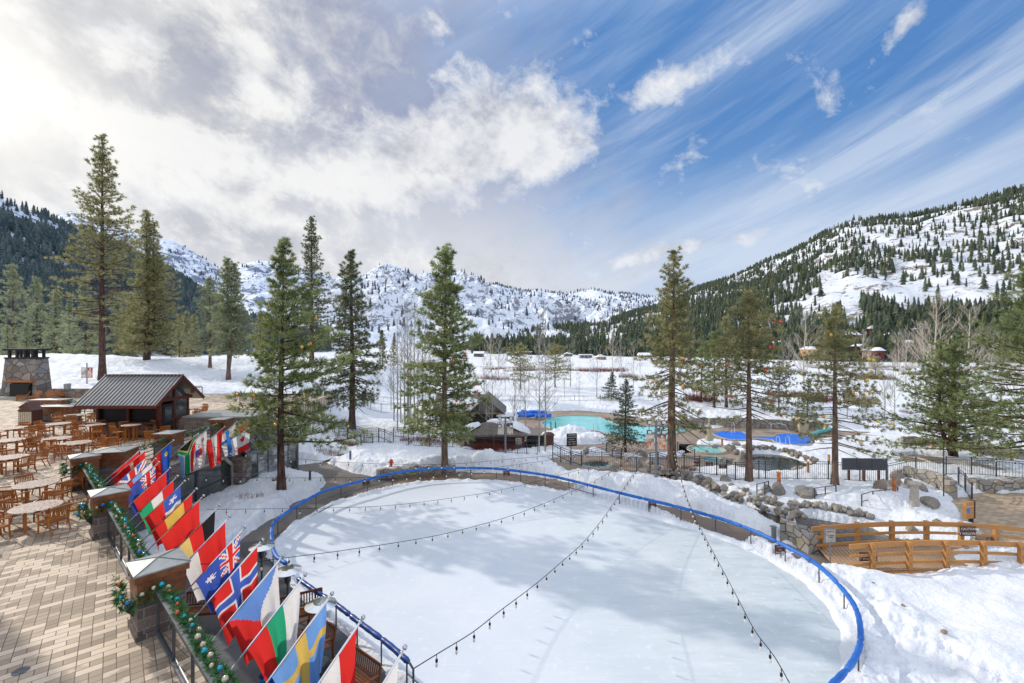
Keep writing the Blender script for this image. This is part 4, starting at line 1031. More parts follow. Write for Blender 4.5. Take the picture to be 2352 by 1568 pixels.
plant('pine_tree', *g(716, 888, .5), 502, label='tall slim dark pine rising behind the bushy green pine', needle='needle_dark', r=4.8, cb=.2, seed=25, blade=.5, shape='narrow', bark_='bark_dark', dens=.8, top_r=.12)
spec = [(30, 612, 822, 'needle_pale', 'pale green conifer at the far left beyond the fireplace'), (85, 640, 812, 'needle_pale', 'pale conifer just right of the far-left one'), (128, 668, 815, 'needle_pale', 'pale conifer third from the left edge'),
        (62, 742, 826, 'needle_pale', 'short pale young conifer right behind the fireplace cap'), (18, 748, 830, 'needle_pale', 'short pale young conifer at the left edge'), (160, 700, 840, 'needle_pale', 'pale conifer left of the towering trunk'),
        (196, 640, 850, 'needle_pale', 'broad pale pine close left of the towering trunk'), (270, 690, 850, 'needle_pale', 'broad pale pine close right of the towering trunk'), (210, 760, 846, 'needle_dark', 'short dark pine in shade behind the towering trunk'), (300, 700, 850, 'needle_olive', 'olive pine between the towering and the dense dark pine'),
        (412, 722, 832, 'needle_olive', 'leftmost olive pine of the trio on the snowy meadow'), (428, 716, 830, 'needle_olive', 'middle olive pine of the trio on the snowy meadow'), (446, 724, 828, 'needle_olive', 'rightmost olive pine of the trio on the snowy meadow'),
        (878, 760, 872, 'needle_dark', 'slim dark pine beyond the tall dark fir'), (598, 720, 868, 'needle_olive', 'olive pine partly hidden by the bushy green pine'), (905, 780, 868, 'needle_olive', 'thin olive pine behind the aspen grove')]
for i, (px, pt, pb, nm, lb) in enumerate(spec):
    x, y = g(px, pb, 2.2 if px < 330 else (1.5 if px < 500 else -.6))
    zz = gz(x, y); hh = EYE - (pt - CY) * y / FO - zz
    plant('pine_tree', x, y, h=hh, label=lb, needle=nm, bark_='bark_dark', r=hh * (.23 if px < 330 else .19), cb=.1, seed=40 + i, blade=.032 * hh + .15, shape='narrow', dens=(14 / hh) * .7, nbl=8, trunk_r=hh * .014)
spec = [(1195, 795, 905, 'needle_olive', 'round-topped pine left of two beyond the pool', 2.9, 'round'), (1275, 795, 897, 'needle_olive', 'round-topped pine right of two beyond the pool', 3.0, 'round'),
        (1790, 845, 957, 'needle_dark', 'small round-topped pine on the bank above the stone wall', 2.2, 'round'), (1855, 872, 970, 'spruce', 'small narrow spruce right beside the trash kiosk', 1.5, 'spruce'),
        (1640, 765, 940, 'needle_green', 'dark pine behind the thin pine with red baubles', 2.4, 'narrow'), (1668, 728, 944, 'needle_olive', 'olive pine close behind the thin pine with red baubles', 2.9, 'narrow'), (1612, 790, 935, 'needle_green', 'low dark pine right behind the tall olive pine', 2.4, 'narrow'),
        (2010, 820, 870, 'needle_olive', 'small olive pine on the snow flats at right', 1.6, 'round')]
for i, (px, pt, pb, nm, lb, r_, sh) in enumerate(spec):
    x, y = g(px, pb, 0.2 if pb > 930 else -.6)
    plant('spruce_tree' if sh == 'spruce' else 'pine_tree', x, y, pt, label=lb, needle=nm, bark_='bark_dark', r=r_, cb=.2 if sh != 'spruce' else .06, seed=70 + i, blade=.34, shape=sh, dens=1.0, nbl=8)

# baubles hung in the near pines
def baubles(key, n, cols, where, seed, lab):
    rn = random.Random(seed); root, h, V, z0 = HANG[key]
    pts = V[::3]; cand = pts[(pts[:, 2] > h * .22) & (pts[:, 2] < h * .85) & (pts[:, 1] < .1)]
    rad = np.hypot(cand[:, 0], cand[:, 1]); cand = cand[rad > np.quantile(rad, .55)]
    for i in range(n):
        p = cand[rn.randrange(len(cand))]
        b = MB(); b.ball((0, 0, -.02), .10, 8); b.lathe([(.022, .07), (.022, .11)], n=6)
        o = b.build('bauble', M[cols[i % len(cols)]], centre=False, smooth=True); o.location = (root.location.x + p[0] * 1.04, root.location.y + p[1] - .25, root.location.z + p[2])
        tag(o, lab.replace('#', {'red_ball': 'red', 'orange_ball': 'orange', 'yellow_ball': 'yellow'}[cols[i % len(cols)]]), 'ornament', lab.replace('# ', '') + ' ' + cols[i % len(cols)].replace('_', ' '))
baubles('T4', 12, ['orange_ball', 'yellow_ball'], 0, 1, '# bauble hanging in the broad bushy pine at left')
baubles('T7', 12, ['red_ball'], 0, 2, '# bauble hanging in the full pine before the cabin')
baubles('T8', 5, ['orange_ball'], 0, 3, '# bauble hanging in the tall thick-trunked pine')
baubles('T9', 11, ['red_ball'], 0, 4, '# bauble hanging in the thin pine beside the pond')
baubles('T10', 14, ['yellow_ball', 'yellow_ball', 'orange_ball'], 0, 5, '# bauble hanging in the slender pine behind the fence')

# ================================================================== bare aspens and cottonwoods
def bare_tree(h, seed, spread=.25, tr=.07, cb=.3, nb=22, twig=3, up=1.0, lean=0.):
    rn = random.Random(seed); t_ = MB(); c_ = MB(); n = 10; pts = []
    wx = rn.uniform(-1, 1) * h * .012
    for i in range(n + 1):
        t = i / n; pts.append((wx * math.sin(t * 6) + lean * h * t, wx * math.sin(t * 4), h * t - .3 * (i == 0)))
    t_.tube(pts, [max(.014, tr * (1 - .9 * i / n)) for i in range(n + 1)], 6)
    def br(p, d, L, r, dep):
        k = 3 if dep else 4; q = [p]
        for i in range(k):
            d = (d + Vector((rn.uniform(-.2, .2), rn.uniform(-.2, .2), .14 * up))).normalized(); q.append(q[-1] + d * L / k)
        c_.tube(q, [max(.009, r * (1 - .6 * i / k)) for i in range(k + 1)], 3, cap=False)
        if dep < 2:
            for j in range(twig + (1 if dep == 0 else 0)):
                a = q[rn.randrange(1, k + 1)]
                d2 = (d + Vector((rn.uniform(-.9, .9), rn.uniform(-.9, .9), rn.uniform(0, .6)))).normalized(); br(a, d2, L * rn.uniform(.35, .6), r * .5, dep + 1)
    for b in range(nb):
        t = cb + (1 - cb) * (b + rn.random()) / nb; f = t * n; i = min(n - 1, int(f)); p = Vector(pts[i]).lerp(Vector(pts[i + 1]), f - i)
        a = rn.uniform(0, 6.28); L = h * spread * (1.1 - t * .75) * rn.uniform(.6, 1.2)
        br(p, Vector((math.cos(a), math.sin(a), .75 * up)).normalized(), L, tr * .38 * (1.1 - t), 0)
    return t_, c_
ASP = []
for s, kw in enumerate([dict(h=13, spread=.13, tr=.11, cb=.35, nb=26), dict(h=13, spread=.16, tr=.10, cb=.25, nb=26), dict(h=9, spread=.24, tr=.08, cb=.22, nb=22), dict(h=8, spread=.30, tr=.08, cb=.2, nb=22, up=.8), dict(h=14, spread=.32, tr=.20, cb=.2, nb=30, twig=4, up=.9), dict(h=14, spread=.36, tr=.18, cb=.15, nb=30, twig=4, up=.9)]):
    kh = kw.pop('h'); t_, c_ = bare_tree(kh, 300 + s, **kw); ASP.append((kh, t_, c_, {}))
def aspen(i, px, py, ptop, label, group=None, bk='bark_aspen', z0=.2):
    x, y = g(px, py, z0)
    if y < 110: x, y = at_base(px, py, z0)
    z = gz(x, y); hh = EYE - (ptop - CY) * y / FO - z; kh, t_, c_, ca = ASP[i]
    if bk not in ca:
        r = empty('aspen_tree', (0, 0, 0)); t_.build('trunk', M[bk], r, world=False); c_.build('crown', M[bk], r, world=False); ca[bk] = r; first = True
    else: r = ca[bk]; first = False
    s = hh / kh
    if first: r.location = (x, y, z); r.rotation_euler = (0, 0, rnd.uniform(0, 6)); r.scale = (s, s, s); tag(r, label, 'tree', group); return r
    return dup(r, (x, y, z), rnd.uniform(0, 6), label, group, (s, s, s)) if not group else tag(dup(r, (x, y, z), rnd.uniform(0, 6), label, None, (s, s, s)), None, None, group)
gA = 'bare aspens clustered left of the full pine'
for px, py, pt in [(905, 965, 770), (913, 990, 735), (921, 972, 760), (930, 985, 720), (936, 975, 700), (944, 990, 690), (952, 980, 712), (960, 984, 740), (970, 972, 715), (940, 962, 760), (988, 975, 750), (898, 940, 800)]:
    aspen(rnd.choice([0, 1]), px, py, pt, 'thin white bare aspen in the cluster left of the full pine', gA)
for i, px, py, pt, lb in [(2, 1118, 1012, 830, 'leaning bare aspen left of the gazebo roof'), (3, 1130, 1014, 850, 'bare aspen whose twigs cross the gazebo roof'), (1, 1238, 1038, 760, 'tall bare aspen at the pool edge beside the blue cover roll'), (1, 1252, 1036, 735, 'tallest bare aspen right of the gazebo'),
                          (2, 1205, 1010, 840, 'thin bare aspen behind the food banner'), (2, 1182, 1012, 850, 'thin bare aspen at the gazebo corner'), (2, 1330, 925, 855, 'lone small bare aspen on the snow beyond the pool'), (2, 1296, 912, 830, 'bare aspen right of the right round-topped pine'),
                          (2, 1232, 908, 820, 'bare aspen left of the right round-topped pine'), (2, 1215, 905, 835, 'bare aspen beside the left round-topped pine'), (2, 1112, 905, 820, 'bare aspen far behind the cabin ridge'), (3, 1080, 900, 840, 'low bare tree behind the cabin gable'), (2, 1160, 908, 830, 'slim bare aspen behind the far pasture fence')]:
    aspen(i, px, py, pt, lb)
for i, px, py, pt, lb in [(4, 1848, 900, 725, 'large pale bare tree behind the slender pine'), (4, 2148, 905, 690, 'large pale bare tree above the three-stemmed pine'), (5, 2225, 900, 710, 'spreading tan bare tree right of the three-stemmed pine'), (5, 2080, 890, 770, 'wide tan bare tree left of the three-stemmed pine'),
                          (3, 2030, 975, 830, 'leaning bare aspen beyond the water slide'), (2, 2052, 985, 810, 'upright bare aspen beyond the water slide'), (5, 2300, 905, 780, 'tan bare tree by the far right houses'), (4, 1880, 880, 770, 'tan bare tree between the slope houses'),
                          (5, 2000, 870, 800, 'low tan bare tree by the snowy lane'), (2, 1945, 950, 820, 'thin bare aspen right of the slender pine'), (2, 1240, 815, 745, 'pale bare tree before the dark forest edge'), (5, 2330, 930, 800, 'tan bare tree at the right edge of the meadow'), (5, 2120, 860, 745, 'tan bare tree low on the right slope')]:
    aspen(i, px, py, pt, lb, bk='bark_tan' if i > 3 else 'bark_aspen', z0=-1.)

# dry brush on the flats, leafless red-twig shrubs
def brush_patch(name, cx, cy, rx, ry, n, h, mat, label, seed, zf=None, cat='shrub', kind=None):
    rn = np.random.default_rng(seed); a = rn.uniform(0, 6.28, n); q = np.sqrt(rn.uniform(0, 1, n)); x = cx + rx * q * np.cos(a); y = cy + ry * q * np.sin(a)
    z = ground(x, y) - .05; hh = h * rn.uniform(.5, 1.1, n); w = max(.006, h * .018)
    dx = rn.normal(0, .3, n) * hh; dy = rn.normal(0, .3, n) * hh
    V = np.stack([np.stack([x - w, y, z], 1), np.stack([x + w, y, z], 1), np.stack([x + dx, y + dy, z + hh], 1)], 1).reshape(-1, 3)
    c = np.array([cx, cy, 0]); o = link(name, npmesh(name, V - c, np.arange(3 * n).reshape(-1, 3), [M[mat]]), loc=tuple(c)); tag(o, label, cat, kind=kind); return o
for i, (px, py, rx, ry, n, mt, lb) in enumerate([(1290, 857, 9, 3, 700, 'brush', 'long patch of dry brown willow brush left on the snow flats'), (1370, 852, 12, 3, 900, 'brush', 'long patch of dry brown willow brush right on the snow flats'), (1385, 866, 9, 2, 500, 'red_twig', 'reddish willow thicket on the flats near the olive pine'),
                                          (1180, 842, 8, 3, 500, 'brush', 'tan brush behind the round-topped pines'), (425, 853, 7, 2, 500, 'brush', 'rusty brush patch on the left meadow'), (2140, 870, 10, 3, 900, 'brush', 'tan brush thicket behind the three-stemmed pine'), (2270, 850, 12, 4, 900, 'red_twig', 'rusty red brush by the right houses'),
                                          (1900, 845, 10, 3, 600, 'brush', 'tan brush below the slope houses'), (2060, 842, 12, 3, 600, 'brush', 'tan brush beside the snowy lane')]):
    x, y = g(px, py, -2.); brush_patch('shrub', x, y, rx, ry, n, 1.7, mt, lb, 500 + i)
for i, (px, py, rx, n, h, mt, lb) in enumerate([(1115, 1030, 1.6, 900, 1.2, 'red_twig', 'red-twig shrub left of the gazebo posts'), (1150, 1034, 1.6, 700, 1.1, 'red_twig', 'red-twig shrub in front of the gazebo'), (960, 1012, 2.2, 900, .9, 'red_twig', 'low dark red shrub behind the fence left'), (1000, 1018, 1.8, 700, .9, 'red_twig', 'low dark red shrub behind the fence near the pine trunk'),
                                             (795, 1020, 1.4, 700, .9, 'red_twig', 'red shrub at the foot of the outdoor stairs'), (758, 1042, 1.5, 500, .8, 'brush', 'dry brown shrub at the corner of the side path'), (990, 1068, 1.0, 250, .7, 'brush', 'small dry shrub on the snow behind the rink'), (1370, 1070, 1.2, 400, 1.0, 'brush', 'dry shrub beside the small hot tub fence'),
                                             (1895, 1240, 1.4, 420, 1.1, 'brush', 'dry grass clump overhanging the creek at the bridge'), (2145, 990, 2.5, 900, .8, 'red_twig', 'rust-leaved shrub below the three-stemmed pine'), (2085, 965, 1.2, 500, .7, 'red_twig', 'rust-leaved shrub above the curved stone wall'), (2075, 1085, .8, 300, .7, 'red_twig', 'rust-leaved shrub beside the solar panels'),
                                             (640, 1105, .6, 200, .8, 'brush', 'thin dry shrub at the foot of the bushy pine'), (575, 1140, 1.0, 200, .6, 'brush', 'dry twigs poking through the snow beside the enclosure'), (1580, 1078, 1.0, 500, .7, 'red_twig', 'rusty shrub behind the thick pine trunk')]):
    x, y = at_base(px, py); brush_patch('shrub', x, y, rx * .8, rx * .45, n // 2, h * .7, mt, lb, 600 + i)

R2 = random.Random(77)
for i in range(26):
    px = R2.choice([R2.uniform(1120, 1480), R2.uniform(1780, 2330), R2.uniform(860, 1010), R2.uniform(1960, 2330)]); py = R2.uniform(855, 925); hgt = R2.uniform(55, 115)
    aspen(R2.choice([2, 3, 5, 3]), px, py, py - hgt, 'thin leafless tree scattered over the snowy flats beyond the pools', 'leafless trees on the snowy flats', bk=R2.choice(['bark_tan', 'bark_aspen']), z0=-1.)
for i in range(34):
    px = R2.choice([R2.uniform(1120, 1480), R2.uniform(1700, 2340), R2.uniform(380, 560), R2.uniform(1700, 2340)]); py = R2.uniform(826, 900); x, y = g(px, py, -2.5)
    if i > 27: x, y = g(R2.uniform(1600, 2300), R2.uniform(905, 950), -.5)
    k = y / 140; brush_patch('shrub', x, y, R2.uniform(3, 8) * k, R2.uniform(1, 2.2) * k, 380, 1.5, R2.choice(['brush', 'brush', 'red_twig']), 'low leafless brush thicket on the snowy valley flats', 700 + i)
for o_ in [q for q in bpy.data.objects if q.get('label') == 'low leafless brush thicket on the snowy valley flats']: o_['group'] = 'brush thickets on the valley flats'
# ================================================================== terrace
DV = Vector((-.745, .668)); NV = Vector((.668, .745))
P3c, P2c, P1c = Vector((-8.0, 9.62)), Vector((-13.48, 14.57)), Vector((-18.75, 19.3))
edge0 = P3c + NV * .62
near_end = edge0 - DV * 12
terr = [tuple(near_end), tuple(P1c + NV * .62), (-18.3, 20.3), (-18.3, 36.5), (-20.5, 37.2), (-22, 56), (-75, 56), (-75, -4), (-6, -4)]
b = MB(); b.prism(terr, 2.2, TZ); o = b.build('terrace', M['pavers']); tag(o, kind='structure')
# wall under the terrace with its windows
w = empty('terrace_wall', (-18.2, 28, -.6), 0, 'grey block wall under the terrace with a big chamfered window', 'wall')
b = MB(); b.box((-18.75, 23.3, 1.25), (.9, 6.2, 3.9)); b.box((-18.75, 33.4, 1.25), (.9, 7.2, 3.9)); b.box((-18.75, 28.1, 2.75), (.9, 3.4, .9))
b.build('block_wall', M['block_a'], w)
b = MB(); b.box((-18.28, 25.5, 3.16), (.42, 10.6, .1)); b.box((-18.26, 27.0, 2.36), (.30, 3.5, .14))
b.bar((-18.26, 28.7, 2.38), (-18.26, 29.5, 1.7), .3, .2); b.bar((-18.26, 29.5, 1.7), (-18.26, 29.6, -.2), .3, .2)
b.build('stone_trim', M['coping'], w)
for k, (y0, y1, z0, z1) in enumerate([(20.6, 22.9, -.4, 1.7), (23.4, 26.2, -.4, 2.2), (26.3, 29.3, -.4, 2.25)]):
    f = MB(); f.box((-18.22, (y0 + y1) / 2, (z0 + z1) / 2), (.05, y1 - y0, z1 - z0)); wn = f.build('window', M['window_glass'], w)
    f = MB()
    for z in (z0, z0 + (z1 - z0) * .55, z1): f.box((-18.17, (y0 + y1) / 2, z), (.07, y1 - y0, .07))
    for y in (y0, y1): f.box((-18.16, y, (z0 + z1) / 2), (.09, .08, z1 - z0))
    f.build('frame', M['dark_metal'], wn)
b = MB(); b.prism([(-18.3, 29.6), (-17.5, 29.55), (-17.45, 30.5), (-18.3, 30.6)], -.6, 2.0)
o = b.build('stone_column', M['round_stone']); tag(o, 'cobbled stone column at the corner of the block wall', 'column')
t = empty('block_wall', (-18.3, 24, 0), 0, 'grey block wall under the diagonal terrace edge', 'wall')
b = MB(); L = 30
for s0 in (0,):
    a = near_end; c = P1c + NV * .62
    b.prism([tuple(a), tuple(c), tuple(c - NV * .6), tuple(a - NV * .6)], -.3, 2.19)
b.build('wall', M['block_a'], t)
b = MB(); b.box((-20.4, 33.0, TZ + .55), (4.6, 3.0, 1.1)); o = b.build('parapet_wall', M['block_a']); tag(o, 'broad grey block parapet right of the kiosk', 'wall')
b = MB(); b.box((-20.4, 33.0, TZ + 1.16), (4.8, 3.2, .12)); cp = b.build('coping', M['zinc'], o, world=True)

# pillars with copper band and zinc cap
def pillar(c, ang, lab, sx=.92, sy=.92, hgt=1.42, z=TZ, garl=False, sconce=False):
    r = empty('pillar', (c[0], c[1], z), ang, lab, 'pillar', None)
    b = MB(); b.box((0, 0, hgt * .29), (sx * .93, sy * .93, hgt * .58)); b.box((0, 0, .06), (sx * 1.02, sy * 1.02, .12)); b.build('stone_base', M['block_p'], r, world=False)
    b = MB(); b.box((0, 0, hgt * .74), (sx * .95, sy * .95, hgt * .34)); b.box((0, 0, hgt * .93), (sx * 1.06, sy * 1.06, hgt * .10)); b.build('copper_band', M['copper'], r, world=False)
    b = MB(); x, y = sx * .55, sy * .55; h0 = hgt * .98
    b.add([(-x, -y, h0), (x, -y, h0), (x, y, h0), (-x, y, h0), (0, 0, h0 + .13), (-x, -y, h0 + .03), (x, -y, h0 + .03), (x, y, h0 + .03), (-x, y, h0 + .03)], [(3, 2, 1, 0), (0, 1, 6, 5), (1, 2, 7, 6), (2, 3, 8, 7), (3, 0, 5, 8), (5, 6, 4), (6, 7, 4), (7, 8, 4), (8, 5, 4)])
    cp = b.build('cap', M['zinc'], r, world=False)
    b = MB()
    for q in ((-x, -y), (x, -y), (x, y), (-x, y)): b.bar((q[0], q[1], h0 + .035), (0, 0, h0 + .135), .015)
    b.build('seam', M['grey_metal'], cp, world=False)
    if sconce:
        b = MB(); b.add([(-sx * .47, -.10, .72), (-sx * .47, .10, .72), (-sx * .47 - .16, .12, .60), (-sx * .47 - .16, -.12, .60), (-sx * .47, 0, .36)], [(0, 1, 2, 3), (0, 3, 4), (3, 2, 4), (2, 1, 4), (1, 0, 4)]); b.build('sconce', M['dark_metal'], r, world=False)
    return r
m, nt, out = newmat('block_p'); M['block_p'] = m
tc = nd(nt, 'ShaderNodeTexCoord').outputs['Object']
sx_ = nd(nt, 'ShaderNodeSeparateXYZ'); nt.links.new(tc, sx_.inputs[0])
ad = nd(nt, 'ShaderNodeMath', operation='ADD'); nt.links.new(sx_.outputs[0], ad.inputs[0]); nt.links.new(sx_.outputs[1], ad.inputs[1])
cb_ = nd(nt, 'ShaderNodeCombineXYZ'); nt.links.new(ad.outputs[0], cb_.inputs[0]); nt.links.new(sx_.outputs[2], cb_.inputs[1])
bk = nd(nt, 'ShaderNodeTexBrick', offset=.5); bk.inputs['Scale'].default_value = 1; bk.inputs['Brick Width'].default_value = .5; bk.inputs['Row Height'].default_value = .22; bk.inputs['Mortar Size'].default_value = .012
bk.inputs['Color1'].default_value = (.13, .105, .10, 1); bk.inputs['Color2'].default_value = (.27, .215, .185, 1); bk.inputs['Mortar'].default_value = (.36, .32, .29, 1); nt.links.new(cb_.outputs[0], bk.inputs[0])
n = noise(nt, 25, 5, .75); c = mixc(nt, ramp(nt, n, [(.35, .5), (.65, 0.)]), bk.outputs[0], (.06, .05, .05)); bsdf(nt, out, c, .9, bump=n, bstr=.6, bdist=.02)
PA = math.atan2(NV.y, NV.x)
def pc(c): return c + NV * .5 + DV * .46     # centre from the near inner corner
def pcn(c): return c + NV * .5 + DV * .46
p3 = pillar(pcn(P3c), PA, 'copper-banded stone pillar nearest the camera, wrapped by the garland', sconce=True)
pillar(pcn(P2c), PA, 'second copper-banded pillar behind the nearest one', sconce=True)
pillar(pcn(P1c), PA, 'third copper-banded pillar at the bend of the terrace railing')
pillar((-18.3, 20.9), .25, 'wide copper-banded pillar doubled against the third one', 1.35, 1.2, 1.45)
pillar((-18.75, 24.9), 0, 'copper-banded pillar in front of the kiosk door', 1., 1., 1.45)
pillar((-18.75, 29.4), 0, 'farthest copper-banded pillar at the end of the flag rail', 1., 1., 1.45)
pillar((-36.4, 36.5), 0, 'low copper planter pillar nearest the slatted bins', 3.0, 1.0, 1.25)
pillar((-41.2, 40.6), 0, 'low copper planter pillar behind the other one', 2.9, 1.0, 1.25)

def garland(path, lab, seed, dense=1., balls=True, rad=.145):
    pts = resample(spline(path, 6), .085 / dense)
    loc = Vector(pts[0]); root = empty('garland', tuple(loc), 0, lab, 'garland', None)
    rn = random.Random(seed); Cs = []; Ds = []; Sz = []
    for i, p in enumerate(pts):
        t = (pts[min(i + 1, len(pts) - 1)] - pts[max(0, i - 1)]).normalized()
        for k in range(7):
            a = rn.uniform(0, 6.28); u = t.orthogonal().normalized(); w = t.cross(u)
            d = (u * math.cos(a) + w * math.sin(a) + t * rn.uniform(-.5, .5)).normalized()
            Cs.append(tuple(p - loc + d * rad * .35)); Ds.append(tuple(d)); Sz.append(rad * rn.uniform(.6, 1.15))
    V, F_ = tufts(np.array(Cs), np.array(Ds), np.array(Sz), 6, .45, .16, seed)
    link('greenery', npmesh('greenery', V, F_, [M['garland']]), root)
    if balls:
        cols = ['teal_ball', 'pearl_ball', 'pearl_ball', 'copper_ball', 'blue_pad', 'pearl_ball', 'teal_ball']
        q = resample([tuple(p) for p in pts], .24)
        for i, p in enumerate(q[:70]):
            b = MB(); rr = rn.uniform(.035, .055); off = Vector((rn.uniform(-.06, .06), rn.uniform(-.08, .08) - .03, rad * .6))
            b.ball(tuple(p + off), rr, 8); b.build('bauble', M[cols[rn.randrange(7)]], root, smooth=True)
    return root
def railing(a, c, lab, z=TZ, glass=True, h=1.02, n=4, garl=None, seed=1):
    a = Vector(a); c = Vector(c); r = empty('railing', (*((a + c) / 2), z), 0, lab, 'railing')
    d = (c - a); L = d.length
    def P(t, zz): q = a + d * t; return (q.x, q.y, z + zz)
    for i in range(n + 1): b = MB(); b.bar(P(i / n, 0), P(i / n, h), .05); b.build('post', M['dark_metal'], r)
    b = MB(); b.bar(P(0, h), P(1, h), .16, .03); b.build('top_rail', M['grey_metal'] if glass else M['dark_metal'], r)
    b = MB()
    for zz in ((.12, h - .22) if glass else (.2, .42, .62, .82)): b.bar(P(0, zz), P(1, zz), .03, .04)
    b.build('cross_rail', M['dark_metal'], r)
    if glass:
        b = MB(); b.bar(P(0, .06), P(1, .06), .10, .05); b.build('floor_channel', M['grey_metal'], r)
        for i in range(n):
            b = MB(); b.bar(P((i + .03) / n, (h - .2) / 2 + .06), P((i + .97) / n, (h - .2) / 2 + .06), .012, h - .32); b.build('glass_panel', M['clear_glass'], r)
    return r
e = NV * .42
def z3(v, z): return (v.x, v.y, z)
segs = [(P3c + e - DV * 8.2, P3c + e - DV * .02, 6), (P3c + e + DV * .95, P2c + e - DV * .02, 5), (P2c + e + DV * .95, P1c + e - DV * .02, 4)]
labs = ['glass-panelled railing in the bottom foreground right of the nearest pillar', 'glass-panelled railing between the nearest and second pillars', 'glass-panelled railing between the second and third pillars']
for (a, c, n), lb in zip(segs, labs): railing(a, c, lb, n=n)
railing((-18.45, 21.6), (-18.45, 24.4), 'dark barred railing between the doubled pillar and the kiosk pillar', glass=False, n=3)
railing((-18.45, 25.4), (-18.45, 28.9), 'dark barred railing between the kiosk pillar and the farthest pillar', glass=False, n=4)
o1 = e + NV * .06
gp = [z3(P3c - NV * .1 + DV * 1.05, TZ + 1.0), z3(P3c - NV * .16 + DV * .5, TZ + .88), z3(P3c - NV * .14 - DV * .05, TZ + .86), z3(P3c + NV * .2 - DV * .14, TZ + .96), z3(P3c + o1 - DV * .3, TZ + 1.1), z3(P3c + o1 - DV * 2.2, TZ + 1.12), z3(P3c + o1 - DV * 4.4, TZ + 1.12), z3(P3c + o1 - DV * 8, TZ + 1.12)]
garland(gp, 'thick green garland with glass baubles running down the nearest railing', 1)
for k, (A, B, lb) in enumerate([(P2c, P3c, 'bauble garland on the railing between the nearest and second pillars'), (P1c, P2c, 'bauble garland on the railing between the second and third pillars')]):
    gp = [z3(A - NV * .1 + DV * 1.05, TZ + 1.0), z3(A - NV * .16 + DV * .5, TZ + .86), z3(A - NV * .14 - DV * .05, TZ + .86), z3(A + o1 - DV * .25, TZ + 1.1), z3(A + o1 - DV * 2.2, TZ + 1.12), z3(B + o1 + DV * 2.5, TZ + 1.12), z3(B + o1 + DV * 1.0, TZ + 1.12)]
    garland(gp, lb, 2 + k)
garland([(-18.5, 21.6, TZ + 1.1), (-18.5, 23, TZ + 1.1), (-18.5, 24.4, TZ + 1.15)], 'short garland left of the kiosk pillar', 5, .9)
garland([(-18.5, 25.5, TZ + 1.1), (-18.5, 27, TZ + 1.1), (-18.5, 28.9, TZ + 1.15)], 'short garland right of the kiosk pillar', 6, .9)
railing((-34.6, 36.4), (-31.0, 36.4), 'dark railing left of the kiosk behind the tall stools', glass=False, n=3); garland([(-34.6, 36.3, TZ + 1.1), (-32.8, 36.3, TZ + 1.05), (-31.0, 36.3, TZ + 1.1)], 'garland on the dark railing left of the kiosk', 7, .8, True, .15)
railing((-39.4, 40.4), (-35, 40.4), 'dark railing behind the copper planters', glass=False, n=3); garland([(-39.4, 40.3, TZ + 1.1), (-37.2, 40.3, TZ + 1.05), (-35, 40.3, TZ + 1.1)], 'garland on the railing behind the copper planters', 8, .8, True, .15)
railing((-27.5, 46.0), (-21.2, 44.0), 'dark railing on the terrace beyond the kiosk', glass=False, n=4); garland([(-27.5, 45.9, TZ + 1.1), (-24.4, 44.9, TZ + 1.05), (-21.3, 43.9, TZ + 1.1)], 'garland on the terrace railing beyond the kiosk', 12, .8, True, .15)
railing((-40.6, 53.2), (-36.2, 53.2), 'dark railing right of the fireplace wall', glass=False, n=3); garland([(-40.6, 53.2, TZ + 1.1), (-38.4, 53.2, TZ + 1.05), (-36.2, 53.2, TZ + 1.1)], 'thin garland right of the fireplace wall', 9, .8, True, .15)
b = MB(); b.lathe([(.13, 0), (.13, .012), (.115, .014)], n=20); 
for k in range(-3, 4): b.box((k * .03, 0, .018), (.012, .17, .006))
o = b.build('drain_grate', M['grey_metal']); x, y = g(48, 1541, TZ); o.location = (x, y, TZ + .004); tag(o, 'small round drain grate in the shaded pavers', 'drain')

# ------------------------------------------------------------------ kiosk
K = empty('kiosk', (-26.3, 32, TZ), 0, 'dark red timber bar kiosk with a ribbed metal gable roof', 'kiosk')
kx0, kx1, ky0, ky1 = -27.85, -23.55, 30.4, 33.2
b = MB(); b.box(((kx0 + kx1) / 2, ky0 + .12, TZ + .5), (kx1 - kx0, .24, .95)); b.box((kx1 - .12, (ky0 + ky1) / 2 + .9, TZ + .5), (.24, ky1 - ky0 - 1.9, .95)); b.box((kx0 + .1, (ky0 + ky1) / 2, TZ + .5), (.2, ky1 - ky0 - .3, .95)); b.build('stone_base', M['kiosk_stone'], K)
b = MB(); b.box(((kx0 + kx1) / 2, ky0 + .3, TZ + 1.6), (kx1 - kx0 - .3, .1, 1.3)); b.box((kx0 + .2, (ky0 + ky1) / 2, TZ + 1.6), (.1, ky1 - ky0, 1.3)); b.box(((kx0 + kx1) / 2, ky1 - .1, TZ + 1.2), (kx1 - kx0, .2, 2.4)); b.build('wall', M['charcoal'], K)
for k in range(2):
    b = MB(); xa = kx0 + .25 + k * 1.97; xb = xa + 1.84
    for j in range(12): b.box(((xa + xb) / 2, ky0 + .18 + .02 * (j % 2), TZ + 1.05 + j * .1), (xb - xa, .03, .085))
    b.build('roll_shutter', M['black'], K)
b = MB()
for x in (kx0 + .12, kx0 + 2.15, kx1 - .1): b.box((x, ky0 + .12, TZ + 1.55), (.16, .2, 1.35))
b.box((kx1 - .1, ky0 + .1, TZ + 1.2), (.22, .22, 2.4)); b.box((kx1 - .06, ky0 + 1.35, TZ + 1.3), (.16, .16, 2.6)); b.box((kx1 - .06, ky1 - .1, TZ + 1.3), (.16, .16, 2.6))
